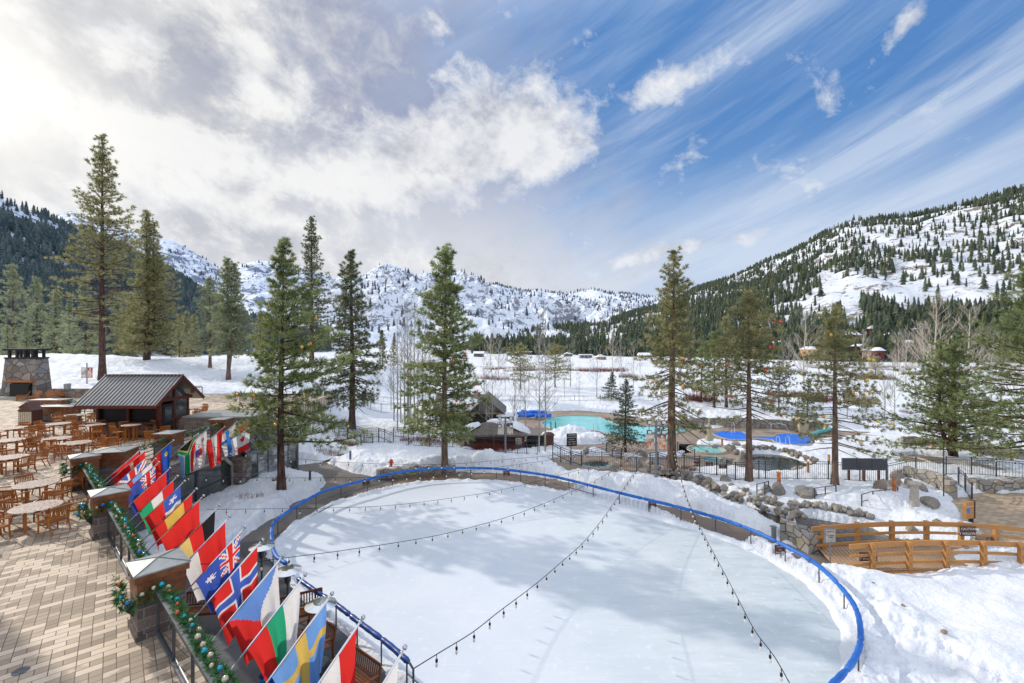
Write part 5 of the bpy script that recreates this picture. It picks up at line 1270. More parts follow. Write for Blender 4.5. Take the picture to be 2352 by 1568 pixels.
b.box((kx1 - .05, (ky0 + ky1) / 2, TZ + 2.42), (.18, ky1 - ky0 + .6, .2)); b.box((kx1 - .04, (ky0 + ky1) / 2, TZ + 3.2), (.16, .18, 1.4)); b.box(((kx0 + kx1) / 2, ky0 - .05, TZ + .05), (kx1 - kx0, .1, .14)); b.box((kx1 - .03, ky0 + 2.1, TZ + 1.02), (.14, 1.4, .14))
b.build('timber_frame', M['red_paint'], K)
b = MB(); b.box((kx0 + 1.95, ky0 - .18, TZ + 1.02), (4.5, .62, .06)); b.build('counter', M['brown_paint'], K)
for x in (kx0 + .3, kx0 + 2.15, kx0 + 3.9): b = MB(); b.bar((x, ky0, TZ + .7), (x, ky0 - .38, TZ + .97), .08, .1); b.build('bracket', M['brown_paint'], K)
b = MB(); b.box((kx1 + .0, ky0 + .72, TZ + 1.08), (.08, .98, 2.1)); dr_ = b.build('door', M['charcoal'], K)
b = MB(); b.box((kx1 + .05, ky0 + .72, TZ + 1.45), (.03, .62, 1.0)); b.build('pane', M['window_glass'], dr_)
b = MB(); b.box((kx1 + .07, ky0 + 1.1, TZ + 1.0), (.04, .04, .16)); b.build('handle', M['steel'], dr_)
b = MB(); b.box((kx1 - .04, ky0 + 2.1, TZ + 1.7), (.03, 1.35, 1.2)); b.build('window', M['window_glass'], K)
ez, rz_ = TZ + 2.35, TZ + 4.05; ym = (ky0 + ky1) / 2
b = MB(); b.add([(kx1 - .06, ky0 + .1, ez + .15), (kx1 - .06, ky1 - .1, ez + .15), (kx1 - .06, ym, rz_ - .12)], [(0, 1, 2)]); b.build('gable_glass', M['window_glass'], K)
rx0, rx1 = kx0 - .5, kx1 + .55; ef, eb = ky0 - .95, ky1 + .8
b = MB()
for (ya, yb) in ((ef, ym), (eb, ym)):
    za, zb = ez - .12, rz_
    b.add([(rx0, ya, za), (rx1, ya, za), (rx1, yb, zb), (rx0, yb, zb), (rx0, ya, za - .06), (rx1, ya, za - .06), (rx1, yb, zb - .06), (rx0, yb, zb - .06)], [(0, 1, 2, 3), (7, 6, 5, 4), (0, 4, 5, 1), (1, 5, 6, 2), (3, 7, 4, 0)])
    n = int((rx1 - rx0) / .245)
    for i in range(n + 1):
        x = rx0 + (rx1 - rx0) * i / n; b.bar((x, ya, za + .03), (x, yb, zb + .03), .05, .06)
b.bar((rx0, ym, rz_ + .05), (rx1, ym, rz_ + .05), .3, .05)
rf = b.build('roof', M['roof_metal'], K)
b = MB(); b.bar((rx0, ef, ez - .2), (rx1, ef, ez - .2), .05, .18); b.bar((rx1, ef, ez - .14), (rx1, ym, rz_ - .08), .06, .2); b.bar((rx1, eb, ez - .14), (rx1, ym, rz_ - .08), .06, .2); b.build('fascia', M['red_paint'], rf)

# ------------------------------------------------------------------ fireplace
fx, fy = -55.0, 51.6
FP = empty('fireplace', (fx, fy, TZ), 0, 'large outdoor boulder fireplace with a flat black chimney cap', 'fireplace')
b = MB(); b.box((fx, fy, TZ + 2.25), (4.2, 1.7, 4.5), top=.82)
b.build('stone_body', M['field_stone'], FP)
b = MB(); b.box((fx + .35, fy - .85, TZ + .85), (2.2, .5, 1.75)); b.build('firebox', M['black'], FP)
b = MB(); b.box((fx + .35, fy - 1.0, TZ + 1.98), (2.9, .6, .2)); b.build('mantel', M['teak'], FP)
b = MB(); b.box((fx + .4, fy - 1.14, TZ + .75), (2.0, .04, 1.4)); b.build('fire_screen', M['charcoal'], FP)
b = MB(); b.box((fx + .3, fy - 1.4, TZ + .15), (4.0, .8, .3)); b.build('hearth', M['coping'], FP)
b = MB(); b.box((fx, fy, TZ + 4.55), (3.6, 1.5, .16)); b.box((fx, fy, TZ + 5.5), (3.8, 1.7, .2))
for x in (-1.3, -.45, .45, 1.3): b.box((fx + x, fy - .6, TZ + 5.0), (.22, .2, .82)); b.box((fx + x, fy + .6, TZ + 5.0), (.22, .2, .82))
b.build('chimney_cap', M['black'], FP)
b = MB(); b.box((fx - 4.7, fy + .4, TZ + .5), (5.0, .7, 1.0)); o = b.build('stone_wall', M['field_stone']); tag(o, 'low stone wall left of the fireplace', 'wall')
b = MB(); b.box((fx + 5.1, fy + .4, TZ + .5), (5.6, .7, 1.0)); o = b.build('stone_wall', M['field_stone']); tag(o, 'low stone wall right of the fireplace', 'wall')
b = MB(); b.lathe([(.3, 0), (.33, .6), (.30, .62)], (fx + 4.3, fy + .3, TZ + 1.0), 12); o = b.build('metal_pail', M['zinc']); tag(o, 'grey metal pail standing on the low wall right of the fireplace', 'pail')
b = MB()
for i in range(16): b.tube([(fx - 3.9 + rnd.uniform(-.4, .4), fy - 2.2, TZ + .1 + .16 * (i // 5)), (fx - 3.9 + rnd.uniform(-.4, .4), fy - 1.5, TZ + .1 + .16 * (i // 5))], .08, 6)
o = b.build('firewood_pile', M['teak_dark']); tag(o, 'dark stack of firewood left of the hearth', 'firewood')

# ------------------------------------------------------------------ teak furniture
def arm_chair():
    r = empty('armchair', (0, 0, 0)); T_ = M['teak']
    b = MB()
    for i in range(7): b.box((-.2 + i * .067, .0, .43), (.055, .46, .022))
    b.box((0, .22, .40), (.54, .03, .06)); b.box((0, -.21, .40), (.50, .03, .06)); b.box((.25, 0, .40), (.03, .44, .06)); b.box((-.25, 0, .40), (.03, .44, .06)); b.build('seat', T_, r, world=False)
    b = MB(); b.bar((-.27, -.335, .86), (.27, -.335, .86), .035, .08); b.bar((-.26, -.25, .50), (.26, -.25, .50), .03, .05)
    for i in range(9): x = -.2 + i * .05; b.bar((x, -.255, .5), (x, -.33, .84), .026, .014)
    b.build('backrest', T_, r, world=False)
    for s in (-1, 1):
        b = MB(); b.tube([(s * .27, -.36, 0), (s * .27, -.27, .22), (s * .27, -.235, .42), (s * .27, -.27, .62), (s * .27, -.345, .88)], .024, 5); b.build('leg', T_, r, world=False)
        b = MB(); b.tube([(s * .27, .25, 0), (s * .27, .23, .3), (s * .28, .23, .65)], .026, 5); b.build('leg', T_, r, world=False)
        b = MB(); b.tube([(s * .27, -.28, .66), (s * .29, -.1, .68), (s * .30, .12, .665), (s * .29, .27, .65)], [.022, .026, .03, .03], 5); b.build('armrest', T_, r, world=False)
    return r
def bar_stool():
    r = empty('bar_stool', (0, 0, 0)); T_ = M['teak']
    b = MB()
    for i in range(6): b.box((-.19 + i * .076, .0, .73), (.062, .42, .022))
    b.box((0, .2, .70), (.46, .03, .06)); b.box((0, -.2, .70), (.46, .03, .06)); b.build('seat', T_, r, world=False)
    b = MB(); b.bar((-.24, -.30, 1.12), (.24, -.30, 1.12), .03, .09); b.bar((-.22, -.22, .82), (.22, -.22, .82), .03, .05)
    for i in range(7): x = -.18 + i * .06; b.bar((x, -.22, .82), (x, -.3, 1.1), .03, .014)
    b.build('backrest', T_, r, world=False)
    for s in (-1, 1):
        b = MB(); b.tube([(s * .23, -.27, 0), (s * .23, -.21, .7), (s * .23, -.30, 1.14)], .022, 5); b.build('leg', T_, r, world=False)
        b = MB(); b.bar((s * .22, .22, 0), (s * .22, .19, .72), .04); b.build('leg', T_, r, world=False)
    b = MB(); b.bar((-.22, .2, .28), (.22, .2, .28), .03); b.bar((-.22, -.24, .4), (.22, -.24, .4), .03); b.bar((-.22, .2, .34), (-.22, -.24, .34), .03); b.bar((.22, .2, .34), (.22, -.24, .34), .03); b.build('footrest', T_, r, world=False)
    return r
def round_table(h, rad):
    r = empty('round_table', (0, 0, 0)); b = MB(); b.lathe([(rad - .04, h - .045), (rad, h - .04), (rad, h - .008), (rad - .015, h)], n=36); b.build('tabletop', M['table_slats'], r, world=False)
    b = MB(); b.lathe([(rad * .62, h - .13), (rad * .62, h - .05)], n=24); b.build('apron', M['teak'], r, world=False)
    for i in range(4):
        a = PI / 4 + i * PI / 2; b = MB(); b.bar((math.cos(a) * rad * .56, math.sin(a) * rad * .56, 0), (math.cos(a) * rad * .56, math.sin(a) * rad * .56, h - .05), .085); b.build('leg', M['teak'], r, world=False)
    return r
chair0, stool0, tabL, tabH = arm_chair(), bar_stool(), round_table(.74, .68), round_table(1.04, .52)
used = {}
def place(proto, loc, rz, lab, cat, group):
    if proto.name not in used:
        kids_ = None; used[proto.name] = 1
        dup.__defaults__[-1][proto.name] = [(c, kids(c)) for c in kids(proto)]
        proto.location = loc; proto.rotation_euler = (0, 0, rz); tag(proto, lab, cat, group); return proto
    return dup(proto, loc, rz, lab, group)
tabs = [((84, 1162), 'low', 'the nearest round table', [(-20, .98), (-112, 1.0), (178, 1.0), (120, 1.0), (48, 1.02)]),
        ((83.7, 1109.8), 'low', 'the second nearest round table', [(-8, 1.05), (-78, 1.0), (-150, 1.0), (150, 1.0), (66, 1.1)]),
        ((23, 1049), 'low', 'the round table cut by the left edge', [(-14, 1.0), (-70, 1.0), (62, 1.0), (140, 1.0)]),
        ((174.7, 1016), 'low', 'the table just left of the third pillar', [(22, 1.05), (-72, 1.0), (-150, 1.05), (75, 1.0), (130, 1.0)]),
        ((133.5, 1005.8), 'low', 'the frost-striped table in the middle', [(-140, 1.1), (-165, 1.0), (60, 1.0), (100, 1.1), (-60, 1.0)]),
        ((32, 982), 'low', 'the far left table', [(-10, 1.1), (-80, 1.0), (-130, 1.1), (60, 1.0), (120, 1.1)]),
        ((136, 972), 'low', 'the table in front of the slatted bins', [(-85, 1.0), (178, 1.2), (-10, 1.0), (40, 1.1), (-145, 1.1)]),
        ((221, 974.8), 'high', 'the high table left of the counter', [(-115, .9), (-170, .95), (120, .95), (-45, .95)]),
        ((302, 974.8), 'high', 'the high table by the kiosk counter', [(-100, .85), (-175, .9), (150, .9), (60, .9)]),
        ((174.7, 952), 'low', 'the back table by the planters', [(-60, 1.0), (180, 1.1), (20, 1.1), (70, 1.0), (-130, 1.0)]),
        ((441.5, 936), 'low', 'the small table right of the kiosk', [(180, 1.0), (-10, 1.0), (80, 1.0)]),
        ((22, 1010), 'low', 'the left-edge table behind the cut one', [(0, 1.0), (70, 1.0), (-70, 1.0)])]
def side(a):
    a = (a + 180) % 360 - 180
    return 'right of' if abs(a) <= 30 else 'at the far right of' if 30 < a <= 65 else 'behind' if 65 < a <= 115 else 'at the far left of' if 115 < a <= 155 else 'left of' if abs(a) > 155 else 'at the near right of' if -65 <= a < -30 else 'in front of' if -115 <= a < -65 else 'at the near left of'
for (px, py), kind_, nm, chs in tabs:
    h = .74 if kind_ == 'low' else 1.04
    x, y = g(px, py, TZ + h); tb = tabL if kind_ == 'low' else tabH
    place(tb, (x, y, TZ), AB if kind_ == 'low' else .3, ('round slatted teak table' if kind_ == 'low' else 'tall round teak bar table') + ', ' + nm, 'table', 'round teak tables on the terrace')
    for a, d in chs:
        a2 = math.radians(a); cx_, cy_ = x + math.cos(a2) * d, y + math.sin(a2) * d
        rz = math.atan2(y - cy_, x - cx_) - PI / 2 + rnd.uniform(-.18, .18)
        if kind_ == 'low': place(chair0, (cx_, cy_, TZ), rz, 'teak armchair %s %s' % (side(a), nm), 'chair', 'teak armchairs on the terrace')
        else: place(stool0, (cx_, cy_, TZ), rz, 'teak bar stool %s %s' % (side(a), nm), 'stool', 'teak bar stools by the kiosk')
for i, (px, py, a) in enumerate([(350, 1020, .2), (262, 1036, .5), (375, 1008, 1.0), (455, 968, .3)]):
    x, y = g(px, py, TZ); place(chair0, (x, y, TZ), a, ['teak armchair against the railing left of the kiosk pillar', 'teak armchair pushed up to the railing before the doubled pillar', 'teak armchair at the foot of the kiosk door', 'teak armchair behind the railing right of the kiosk pillar'][i], 'chair', 'teak armchairs on the terrace')
def adirondack():
    r = empty('adirondack_chair', (0, 0, 0)); T_ = M['teak']; b = MB()
    for i in range(6): b.bar((-.27, .35 - i * .11, .38 - i * .035), (.27, .35 - i * .11, .38 - i * .035), .09, .02)
    b.build('seat', T_, r, world=False); b = MB()
    for i in range(7): x = (i - 3) * .088; b.bar((x, -.2, .2), (x * 1.25, -.62, 1.02 - abs(i - 3) ** 2 * .018), .075, .02, up=(0, 1, .4))
    b.build('backrest', T_, r, world=False)
    for s in (-1, 1):
        b = MB(); b.bar((s * .36, .42, .56), (s * .36, -.42, .56), .13, .025); b.build('armrest', T_, r, world=False)
        b = MB(); b.bar((s * .32, .38, 0), (s * .32, .38, .55), .03, .11); b.build('leg', T_, r, world=False)
        b = MB(); b.bar((s * .3, .42, .36), (s * .3, -.62, .03), .03, .11); b.build('leg', T_, r, world=False)
    return r
ad0 = adirondack()
for i, (cx_, cy_, a, lb) in enumerate([(285, 930, 2.3, 'leftmost adirondack chair by the fire'), (435, 930, 3.1, 'adirondack chair with its back to us before the hearth'), (625, 925, 3.75, 'adirondack chair angled left before the hearth'), (780, 905, 4.2, 'adirondack chair right of the hearth'), (915, 890, 4.5, 'rightmost adirondack chair by the low wall')]):
    x, y = g(*c01(cx_, cy_), TZ); place(ad0, (x, y, TZ), a + PI - PI, lb, 'chair', 'adirondack chairs around the outdoor fireplace')
# slatted litter bins
def bin_(x, y, lb):
    r = empty('litter_bin', (x, y, TZ), 0, lb, 'trash bin'); b = MB(); b.box((x, y, TZ + .6), (1.05, .8, 1.1)); b.build('box', M['brown_paint'], r)
    b = MB()
    for i in range(6): b.box((x - .42 + i * .168, y - .41, TZ + .6), (.13, .03, .92))
    b.build('slat_panel', M['cream'], r)
    b = MB(); b.add([(x - .58, y - .46, TZ + 1.15), (x + .58, y - .46, TZ + 1.15), (x + .58, y + .46, TZ + 1.15), (x - .58, y + .46, TZ + 1.15), (x + .1, y - .46, TZ + 1.55), (x + .1, y + .46, TZ + 1.55)], [(3, 2, 1, 0), (0, 1, 4), (2, 3, 5), (1, 2, 5, 4), (3, 0, 4, 5)]); b.build('lid', M['brown_paint'], r)
x, y = g(*c01(395, 1245), TZ); bin_(x, y, 'nearer tan slatted litter bin with a peaked lid'); x, y = g(*c01(345, 1200), TZ); bin_(x, y + .3, 'farther slatted litter bin, half hidden by the nearer one')
# lamp with two banners near the fireplace
def painted(name, w_, h_, fn, nx, ny, parent, loc, rz=0, mat='print', wav=0.):
    V = []; Fc = []; cols = []
    for j in range(ny + 1):
        for i in range(nx + 1): V.append((w_ * (i / nx - .5), wav * math.sin(i / nx * 5), h_ * (j / ny)))
    for j in range(ny):
        for i in range(nx):
            Fc.append((j * (nx + 1) + i, j * (nx + 1) + i + 1, (j + 1) * (nx + 1) + i + 1, (j + 1) * (nx + 1) + i)); cols.append(fn((i + .5) / nx, (j + .5) / ny))
    me = npmesh(name, np.array(V, float), np.array(Fc), [M[mat]], k=4)
    ca = me.color_attributes.new('Col', 'FLOAT_COLOR', 'CORNER'); arr = np.repeat(np.array([(*c, 1) for c in cols], np.float32), 4, 0); ca.data.foreach_set('color', arr.ravel())
    o = link(name, me, parent, loc); o.rotation_euler = (0, 0, rz); return o
def foodprint(seed, bgc, hot):
    def fn(u, v):
        if v > .72: return (.75, .72, .66) if (abs(u - .5) < .12 and .78 < v < .92) else bgc
        n = float(fbm(u * 4 + seed, v * 5, 3, seed)); q = max(0, min(1, .5 + 1.3 * n))
        return tuple(a * (1 - q) + b_ * q for a, b_ in zip(hot, (.72, .62, .5)))
    return fn
def banner_pole(px, pyb, h, lab, arms, lights=True, seed=1, z=None, w_=.62, bh=1.15, base=None, hb=None):
    x, y = base or at_base(px, pyb); z = gz(x, y) if z is None else z
    r = empty('banner_pole', (x, y, z), 0, lab, 'lamp post')
    b = MB(); b.tube([(0, 0, -.3), (0, 0, h)], .075, 10); b.lathe([(.14, -.1), (.14, .12), (.08, .16)]); b.build('pole', M['grey_metal'], r, world=False)
    hb = hb or h - 1.6
    for s, f in zip((-1, 1), arms):
        if f is None: continue
        bn = painted('banner', w_, bh, f, 14, 26, r, (s * (w_ / 2 + .12), 0, hb), 0)
        b = MB(); b.bar((s * .05, 0, hb + bh + .03), (s * (w_ + .16), 0, hb + bh + .03), .03); b.bar((s * .05, 0, hb - .03), (s * (w_ + .16), 0, hb - .03), .03); b.build('banner_arm', M['grey_metal'], r, world=False)
    if lights:
        b = MB(); b.bar((-.5, 0, h - .35), (.5, 0, h - .35), .05); b.build('crossbar', M['grey_metal'], r, world=False)
        for s in (-1, 1):
            for k in (0, 1):
                b = MB(); b.box((s * .45, -.06, h - .12 - .62 * k), (.30, .14, .24)); b.bar((s * .45, 0, h - .35), (s * .45, 0, h - .1 - .62 * k), .03); fl = b.build('floodlight', M['dark_metal'], r, world=False)
                b = MB(); b.box((s * .45, -.14, h - .12 - .62 * k), (.22, .012, .17)); b.build('lens', M['bulb_glass'], fl, world=False)
    return r
x, y = g(*c01(820, 755), TZ); banner_pole(0, 0, 3.2, 'slim lamp post with two small banners right of the fireplace', (foodprint(3, (.6, .57, .5), (.3, .2, .15)), foodprint(4, (.35, .06, .04), (.5, .12, .04))), False, base=(x, y + 3.5), z=TZ, w_=.75, bh=1.5, hb=1.0)
banner_pole(1161, 1057, 3.5, 'dark pole with a cream and a dark banner standing before the gazebo', (foodprint(7, (.7, .68, .62), (.6, .5, .4)), foodprint(8, (.13, .04, .035), (.2, .22, .07))), True, w_=.48, bh=.88, hb=2.1, base=None)
bp = banner_pole(1507, 1116, 3.6, 'grey lamp pole with orange food banners and floodlights by the thick pine', (foodprint(11, (.68, .64, .58), (.5, .16, .07)), foodprint(12, (.42, .07, .03), (.60, .20, .06))), True, w_=.52, bh=.95, hb=1.75, base=g(1507, 1116, .5))
LAMP = (bp.location.x, bp.location.y, bp.location.z)
text('COYOTE', .10, M['white_paint'], bp, (.38, -.02, 2.5), (PI / 2, 0, 0))

# ------------------------------------------------------------------ glazed enclosure
GE = empty('glass_enclosure', (-17.6, 33, -.5), 0, 'glazed dining enclosure with a lean-to glass roof beyond the flags', 'enclosure')
A, B_, z0, z1 = Vector((-17.75, 30.4)), Vector((-16.6, 35.2)), -.5, 2.15
b = MB(); b.bar((A.x, A.y, z1), (B_.x, B_.y, z1), .16, .2); b.bar((A.x, A.y, z0 + .1), (B_.x, B_.y, z0 + .1), .14, .3); b.bar((A.x, A.y, .65), (B_.x, B_.y, .65), .06, .06); b.bar((A.x, A.y, 1.45), (B_.x, B_.y, 1.45), .05, .05)
n = 5
for i in range(n + 1):
    p = A.lerp(B_, i / n); b.bar((p.x, p.y, z0), (p.x, p.y, z1), .08)
    b.bar((p.x, p.y, z1 + .05), (-18.6, p.y + .3, z1 + 1.0), .07, .1)
b.bar((B_.x, B_.y, z0), (B_.x, B_.y, z1 + .08), .14); b.bar((B_.x, B_.y, z1), (-18.4, 35.7, z1 + .9), .1)
b.build('frame', M['grey_metal'], GE)
for i in range(n):
    p, q = A.lerp(B_, (i + .03) / n), A.lerp(B_, (i + .97) / n); b = MB(); b.bar((p.x - .03, p.y, .85), (q.x - .03, q.y, .85), .02, 2.4); b.build('pane', M['snow_reflection_glass'], GE)
b = MB(); b.add([(A.x, A.y, z1 + .04), (B_.x, B_.y, z1 + .04), (-18.55, 35.5, z1 + .96), (-18.55, 30.7, z1 + .96)], [(0, 1, 2, 3)]); b.build('glass_roof', M['window_glass'], GE)
b = MB(); b.add([(B_.x, B_.y, z0), (-18.5, 35.6, z0), (-18.5, 35.6, z1 + .9), (B_.x, B_.y, z1)], [(0, 1, 2, 3)]); b.build('end_pane', M['window_glass'], GE)

# ------------------------------------------------------------------ flags
R_D, W_, B1, Y_, G_, K_ = (.78, .035, .03), (.84, .82, .80), (.07, .14, .55), (.78, .52, .10), (.02, .33, .12), (.02, .02, .025)
LB = (.20, .42, .80)
def hs(cs):   # stripes along the fly (v runs down the hoist)
    return lambda u, v: cs[min(len(cs) - 1, int(v * len(cs)))]
def vs_(cs): return lambda u, v: cs[min(len(cs) - 1, int(u * len(cs)))]
def cross(bg_, c1, c2=None, cu=.36, w1=.10, w2=.05):
    def f(u, v):
        du, dv = abs(u - cu) * 1.5, abs(v - .5)
        if c2 and (du < w2 or dv < w2): return c2
        return c1 if (du < w1 or dv < w1) else bg_
    return f
def jack(u, v):
    x, y = (u - .5) * 2, (v - .5)
    if abs(x) < .12 or abs(y) < .10: return R_D
    if abs(x) < .20 or abs(y) < .17: return W_
    d = min(abs(y - x * .5), abs(y + x * .5))
    if d < .035: return R_D
    return W_ if d < .12 else B1
def star(u, v, cu, cv, r, n=5):
    x, y = (u - cu) * 1.5, v - cv; d = math.hypot(x, y); a = math.atan2(y, x)
    return d < r * (.45 + .55 * abs(math.cos(a * n / 2)) ** 3)
def canton(bg_, stars=()):
    def f(u, v):
        if u < .5 and v < .5: return jack(u * 2, v * 2)
        for (a, b_, r, c) in stars:
            if star(u, v, a, b_, r, 7): return c
        return bg_
    return f
def chile(u, v):
    if v < .5: return (W_ if star(u, v, .16, .25, .13) else B1) if u < .33 else W_
    return R_D
def rsa(u, v):
    y = abs(v - .5); k = u * 1.5
    if k < .5 - y - .12: return K_
    if k < .5 - y - .06: return Y_
    if k < .5 - y + .12 or y < .10: return G_
    if k < .5 - y + .2 or y < .17: return W_
    return R_D if v < .5 else LB
def korea(u, v):
    d = math.hypot((u - .5) * 1.5, v - .5)
    if d < .2: return R_D if v < .5 + .06 * math.sin(u * 12) else B1
    for a in (.2, .8):
        for c in (.22, .78):
            if abs(u - a) < .07 and abs(v - c) < .08 and int((u - a) * 60 + 50) % 3: return K_
    return W_
def china(u, v):
    if star(u, v, .17, .26, .14): return Y_
    for a, c in ((.34, .1), (.40, .2), (.40, .34), (.34, .44)):
        if star(u, v, a, c, .05): return Y_
    return R_D
def swiss(u, v):
    x, y = abs(u - .5) * 1.4, abs(v - .5); x = abs(u - .72) * 1.4; return W_ if (x < .06 and y < .18) or (y < .06 and x < .18) else R_D
def canada(u, v):
    if u < .25 or u > .75: return R_D
    return R_D if math.hypot((u - .5) * 1.6, v - .5) < .2 * (.6 + .4 * abs(math.cos(math.atan2(v - .5, u - .5) * 3.5))) else W_
def turkey(u, v):
    d = math.hypot((u - .33) * 1.5, v - .5); d2 = math.hypot((u - .38) * 1.5, v - .5)
    return W_ if (d < .22 and d2 > .17) or star(u, v, .55, .5, .09) else R_D
def liecht(u, v): return (Y_ if math.hypot((u - .2) * 1.5, v - .26) < .09 else (.03, .12, .55)) if v < .5 else R_D
def czech(u, v):
    if u * 1.5 < .75 - abs(v - .5) * 1.5: return (.16, .32, .75)
    return W_ if v < .5 else R_D
def slovenia(u, v): return (LB if False else (W_, (.22, .45, .85), R_D)[min(2, int(v * 3))])
# tip point seen in the photo (source px), zone, flag, description
FL = [((1536, 2484), 'B', hs([W_, W_, R_D]), 'white flag cut by the bottom edge, nearest of the row'), ((1377, 2367.6), 'B', hs([R_D, W_, LB]), 'red, white and light blue striped flag'),
      ((1258.7, 2275.8), 'B', cross((.18, .38, .78), (.72, .50, .12)), 'light blue flag with a yellow cross'), ((1157, 2203), 'B', hs([W_, (.03, .40, .20), R_D]), 'white, green and red striped flag'),
      ((1073, 2128.5), 'B', czech, 'flag with a big light blue wedge over red'), ((995, 2067), 'B', cross(R_D, W_, B1, .34, .14, .08), 'red flag with a white-edged blue cross'),
      ((929, 2018), 'B', canton((.05, .11, .50), [(.25, .76, .13, W_), (.75, .3, .06, W_), (.7, .7, .06, W_), (.85, .5, .06, W_)]), 'blue flag with a union canton and one large white star'), ((871, 1977), 'B', hs([R_D, R_D, W_]), 'red flag with a white lower band'),
      ((831.5, 1934), 'B', hs([K_, R_D, (.80, .62, .22)]), 'black, red and gold striped flag'), ((770.5, 1896.7), 'B', swiss, 'plain red flag with a small white cross'), ((743.7, 1870), 'B', hs([R_D, Y_, Y_, R_D]), 'red flag with a broad yellow band'),
      ((699, 1840), 'B', chile, 'red and white flag with a blue canton and star'), ((672, 1821), 'B', hs([R_D, W_, (.03, .45, .20)]), 'red, white and green striped flag'), ((644, 1789.6), 'B', hs([R_D]), 'plain deep red flag without any emblem showing'),
      ((602, 1767), 'B', canton((.06, .10, .42), [(.75, .3, .06, R_D), (.7, .7, .06, R_D), (.85, .5, .06, R_D)]), 'blue flag with a union canton and small red stars'), ((589, 1754), 'B', slovenia, 'white, blue and red striped flag'), ((566.7, 1738), 'B', jack, 'union jack flag'),
      ((561, 1712), 'B', cross(R_D, W_, None, .36, .07), 'red flag with a white off-centre cross'), ((538, 1715), 'B', china, 'red flag with yellow stars'),
      ((659, 1682), 'A', liecht, 'blue over red flag with a small gold crown'), ((752.7, 1657), 'A', rsa, 'green Y flag with black, red and blue fields'), ((793, 1636), 'A', korea, 'white flag with a red and blue disc'),
      ((855, 1630), 'A', hs([R_D, W_, R_D]), 'red flag with one white band'), ((903, 1611), 'A', cross(W_, (.04, .20, .62)), 'white flag with a blue cross'), ((953.6, 1597.6), 'A', canada, 'red and white flag farthest along the rail')]
for i, (tipp, zone, fn, lab) in enumerate(FL):
    zt = 4.9; px, py = S(*tipp); X, Y = g(px, py, zt)
    if zone == 'B': n_ = NV; tang = DV; th = math.radians(42); Lp = 2.75
    else: n_ = Vector((1, 0)); tang = Vector((0, 1)); th = math.radians(40); Lp = 2.5
    n3 = Vector((n_.x, n_.y, 0)); ax = n3 * math.cos(th) + Vector((0, 0, math.sin(th)))
    tip = Vector((X, Y, zt)); base = tip - ax * Lp
    r = empty('flag', tuple(base), 0, lab + (' on the diagonal rail' if zone == 'B' else ' on the far straight rail'), 'flag', None)
    b = MB(); b.tube([(0, 0, 0), tuple(ax * Lp)], .019, 6); b.build('pole', M['chrome'], r, world=False)
    b = MB(); b.ball(tuple(ax * (Lp + .06)), .042, 8); b.ball(tuple(ax * (Lp - .02)), .03, 6); b.build('finial', M['steel'], r, world=False)
    rn = random.Random(i * 7 + 1)
    # cloth hanging from the pole: hoist along the pole, fly sagging down
    nx, ny = 50, 32; hoist = 1.28; t3 = Vector((tang.x, tang.y, 0)); ph = rn.uniform(0, 6); V = []
    fl1, fl2 = (1.48 if zone == 'B' else 1.8) * rn.uniform(.94, 1.06), (1.02 if zone == 'B' else 1.25) * rn.uniform(.85, 1.15)
    for jv in range(ny + 1):
        v = jv / ny
        for iu in range(nx + 1):
            u = iu / nx
            H = ax * (Lp - .12 - hoist * v)
            drop = fl1 * (1 - v) + fl2 * v
            slide = n3 * (.02 * (1 - v) + .34 * v * u ** .8) 
            fold = math.sin(v * (11 + i % 4 * 2) + ph + u * 1.4) * (.085 + .02 * (i % 3)) * u ** .7 + math.sin(v * 31 + ph * 2) * .02 * u
            curl = t3 * (fold + .10 * math.sin(ph + u * 2.2) * u)
            V.append(tuple(H + Vector((0, 0, -drop * u)) + slide + curl + n3 * (.03 * math.sin(v * 22 + ph) * u)))
    Fc = []; cols = []
    for jv in range(ny):
        for iu in range(nx):
            a = jv * (nx + 1) + iu; Fc.append((a, a + 1, a + nx + 2, a + nx + 1)); cols.append(fn((iu + .5) / nx, (jv + .5) / ny))
    me = npmesh('cloth', np.array(V), np.array(Fc), [M['cloth']], smooth=True, k=4)
    ca = me.color_attributes.new('Col', 'FLOAT_COLOR', 'CORNER'); ca.data.foreach_set('color', np.repeat(np.array([(*c, 1) for c in cols], np.float32), 4, 0).ravel())
    link('cloth', me, r)

# ------------------------------------------------------------------ heaters, benches, skating aids
def heater(x, y, lab):
    r = empty('patio_heater', (x, y, 0), 0, lab, 'heater', 'steel patio heaters beside the rink'); b = MB(); b.lathe([(.24, 0), (.24, .5), (.2, .55), (.04, .6)], n=16); b.build('base', M['dark_metal'], r, world=False)
    b = MB(); b.tube([(0, 0, .5), (0, 0, 1.8)], .035, 8); b.build('pole', M['dark_metal'], r, world=False)
    b = MB(); b.lathe([(.07, 1.75), (.10, 1.8), (.10, 2.08), (.14, 2.12)], n=14); b.build('burner', M['dark_metal'], r, world=False)
    b = MB(); b.lathe([(.43, 2.14), (.43, 2.155), (.2, 2.235), (.19, 2.26), (.17, 2.262), (.02, 2.27)], n=28); b.build('reflector', M['chrome'], r, world=False, smooth=False)
for c_, lb in (((782, 65), 'farthest patio heater'), ((1040, 300), 'middle patio heater'), ((1370, 635), 'nearest patio heater')):
    x, y = G(c70(*c_), 2.25); heater(x, y, lb + ' with a round steel reflector')
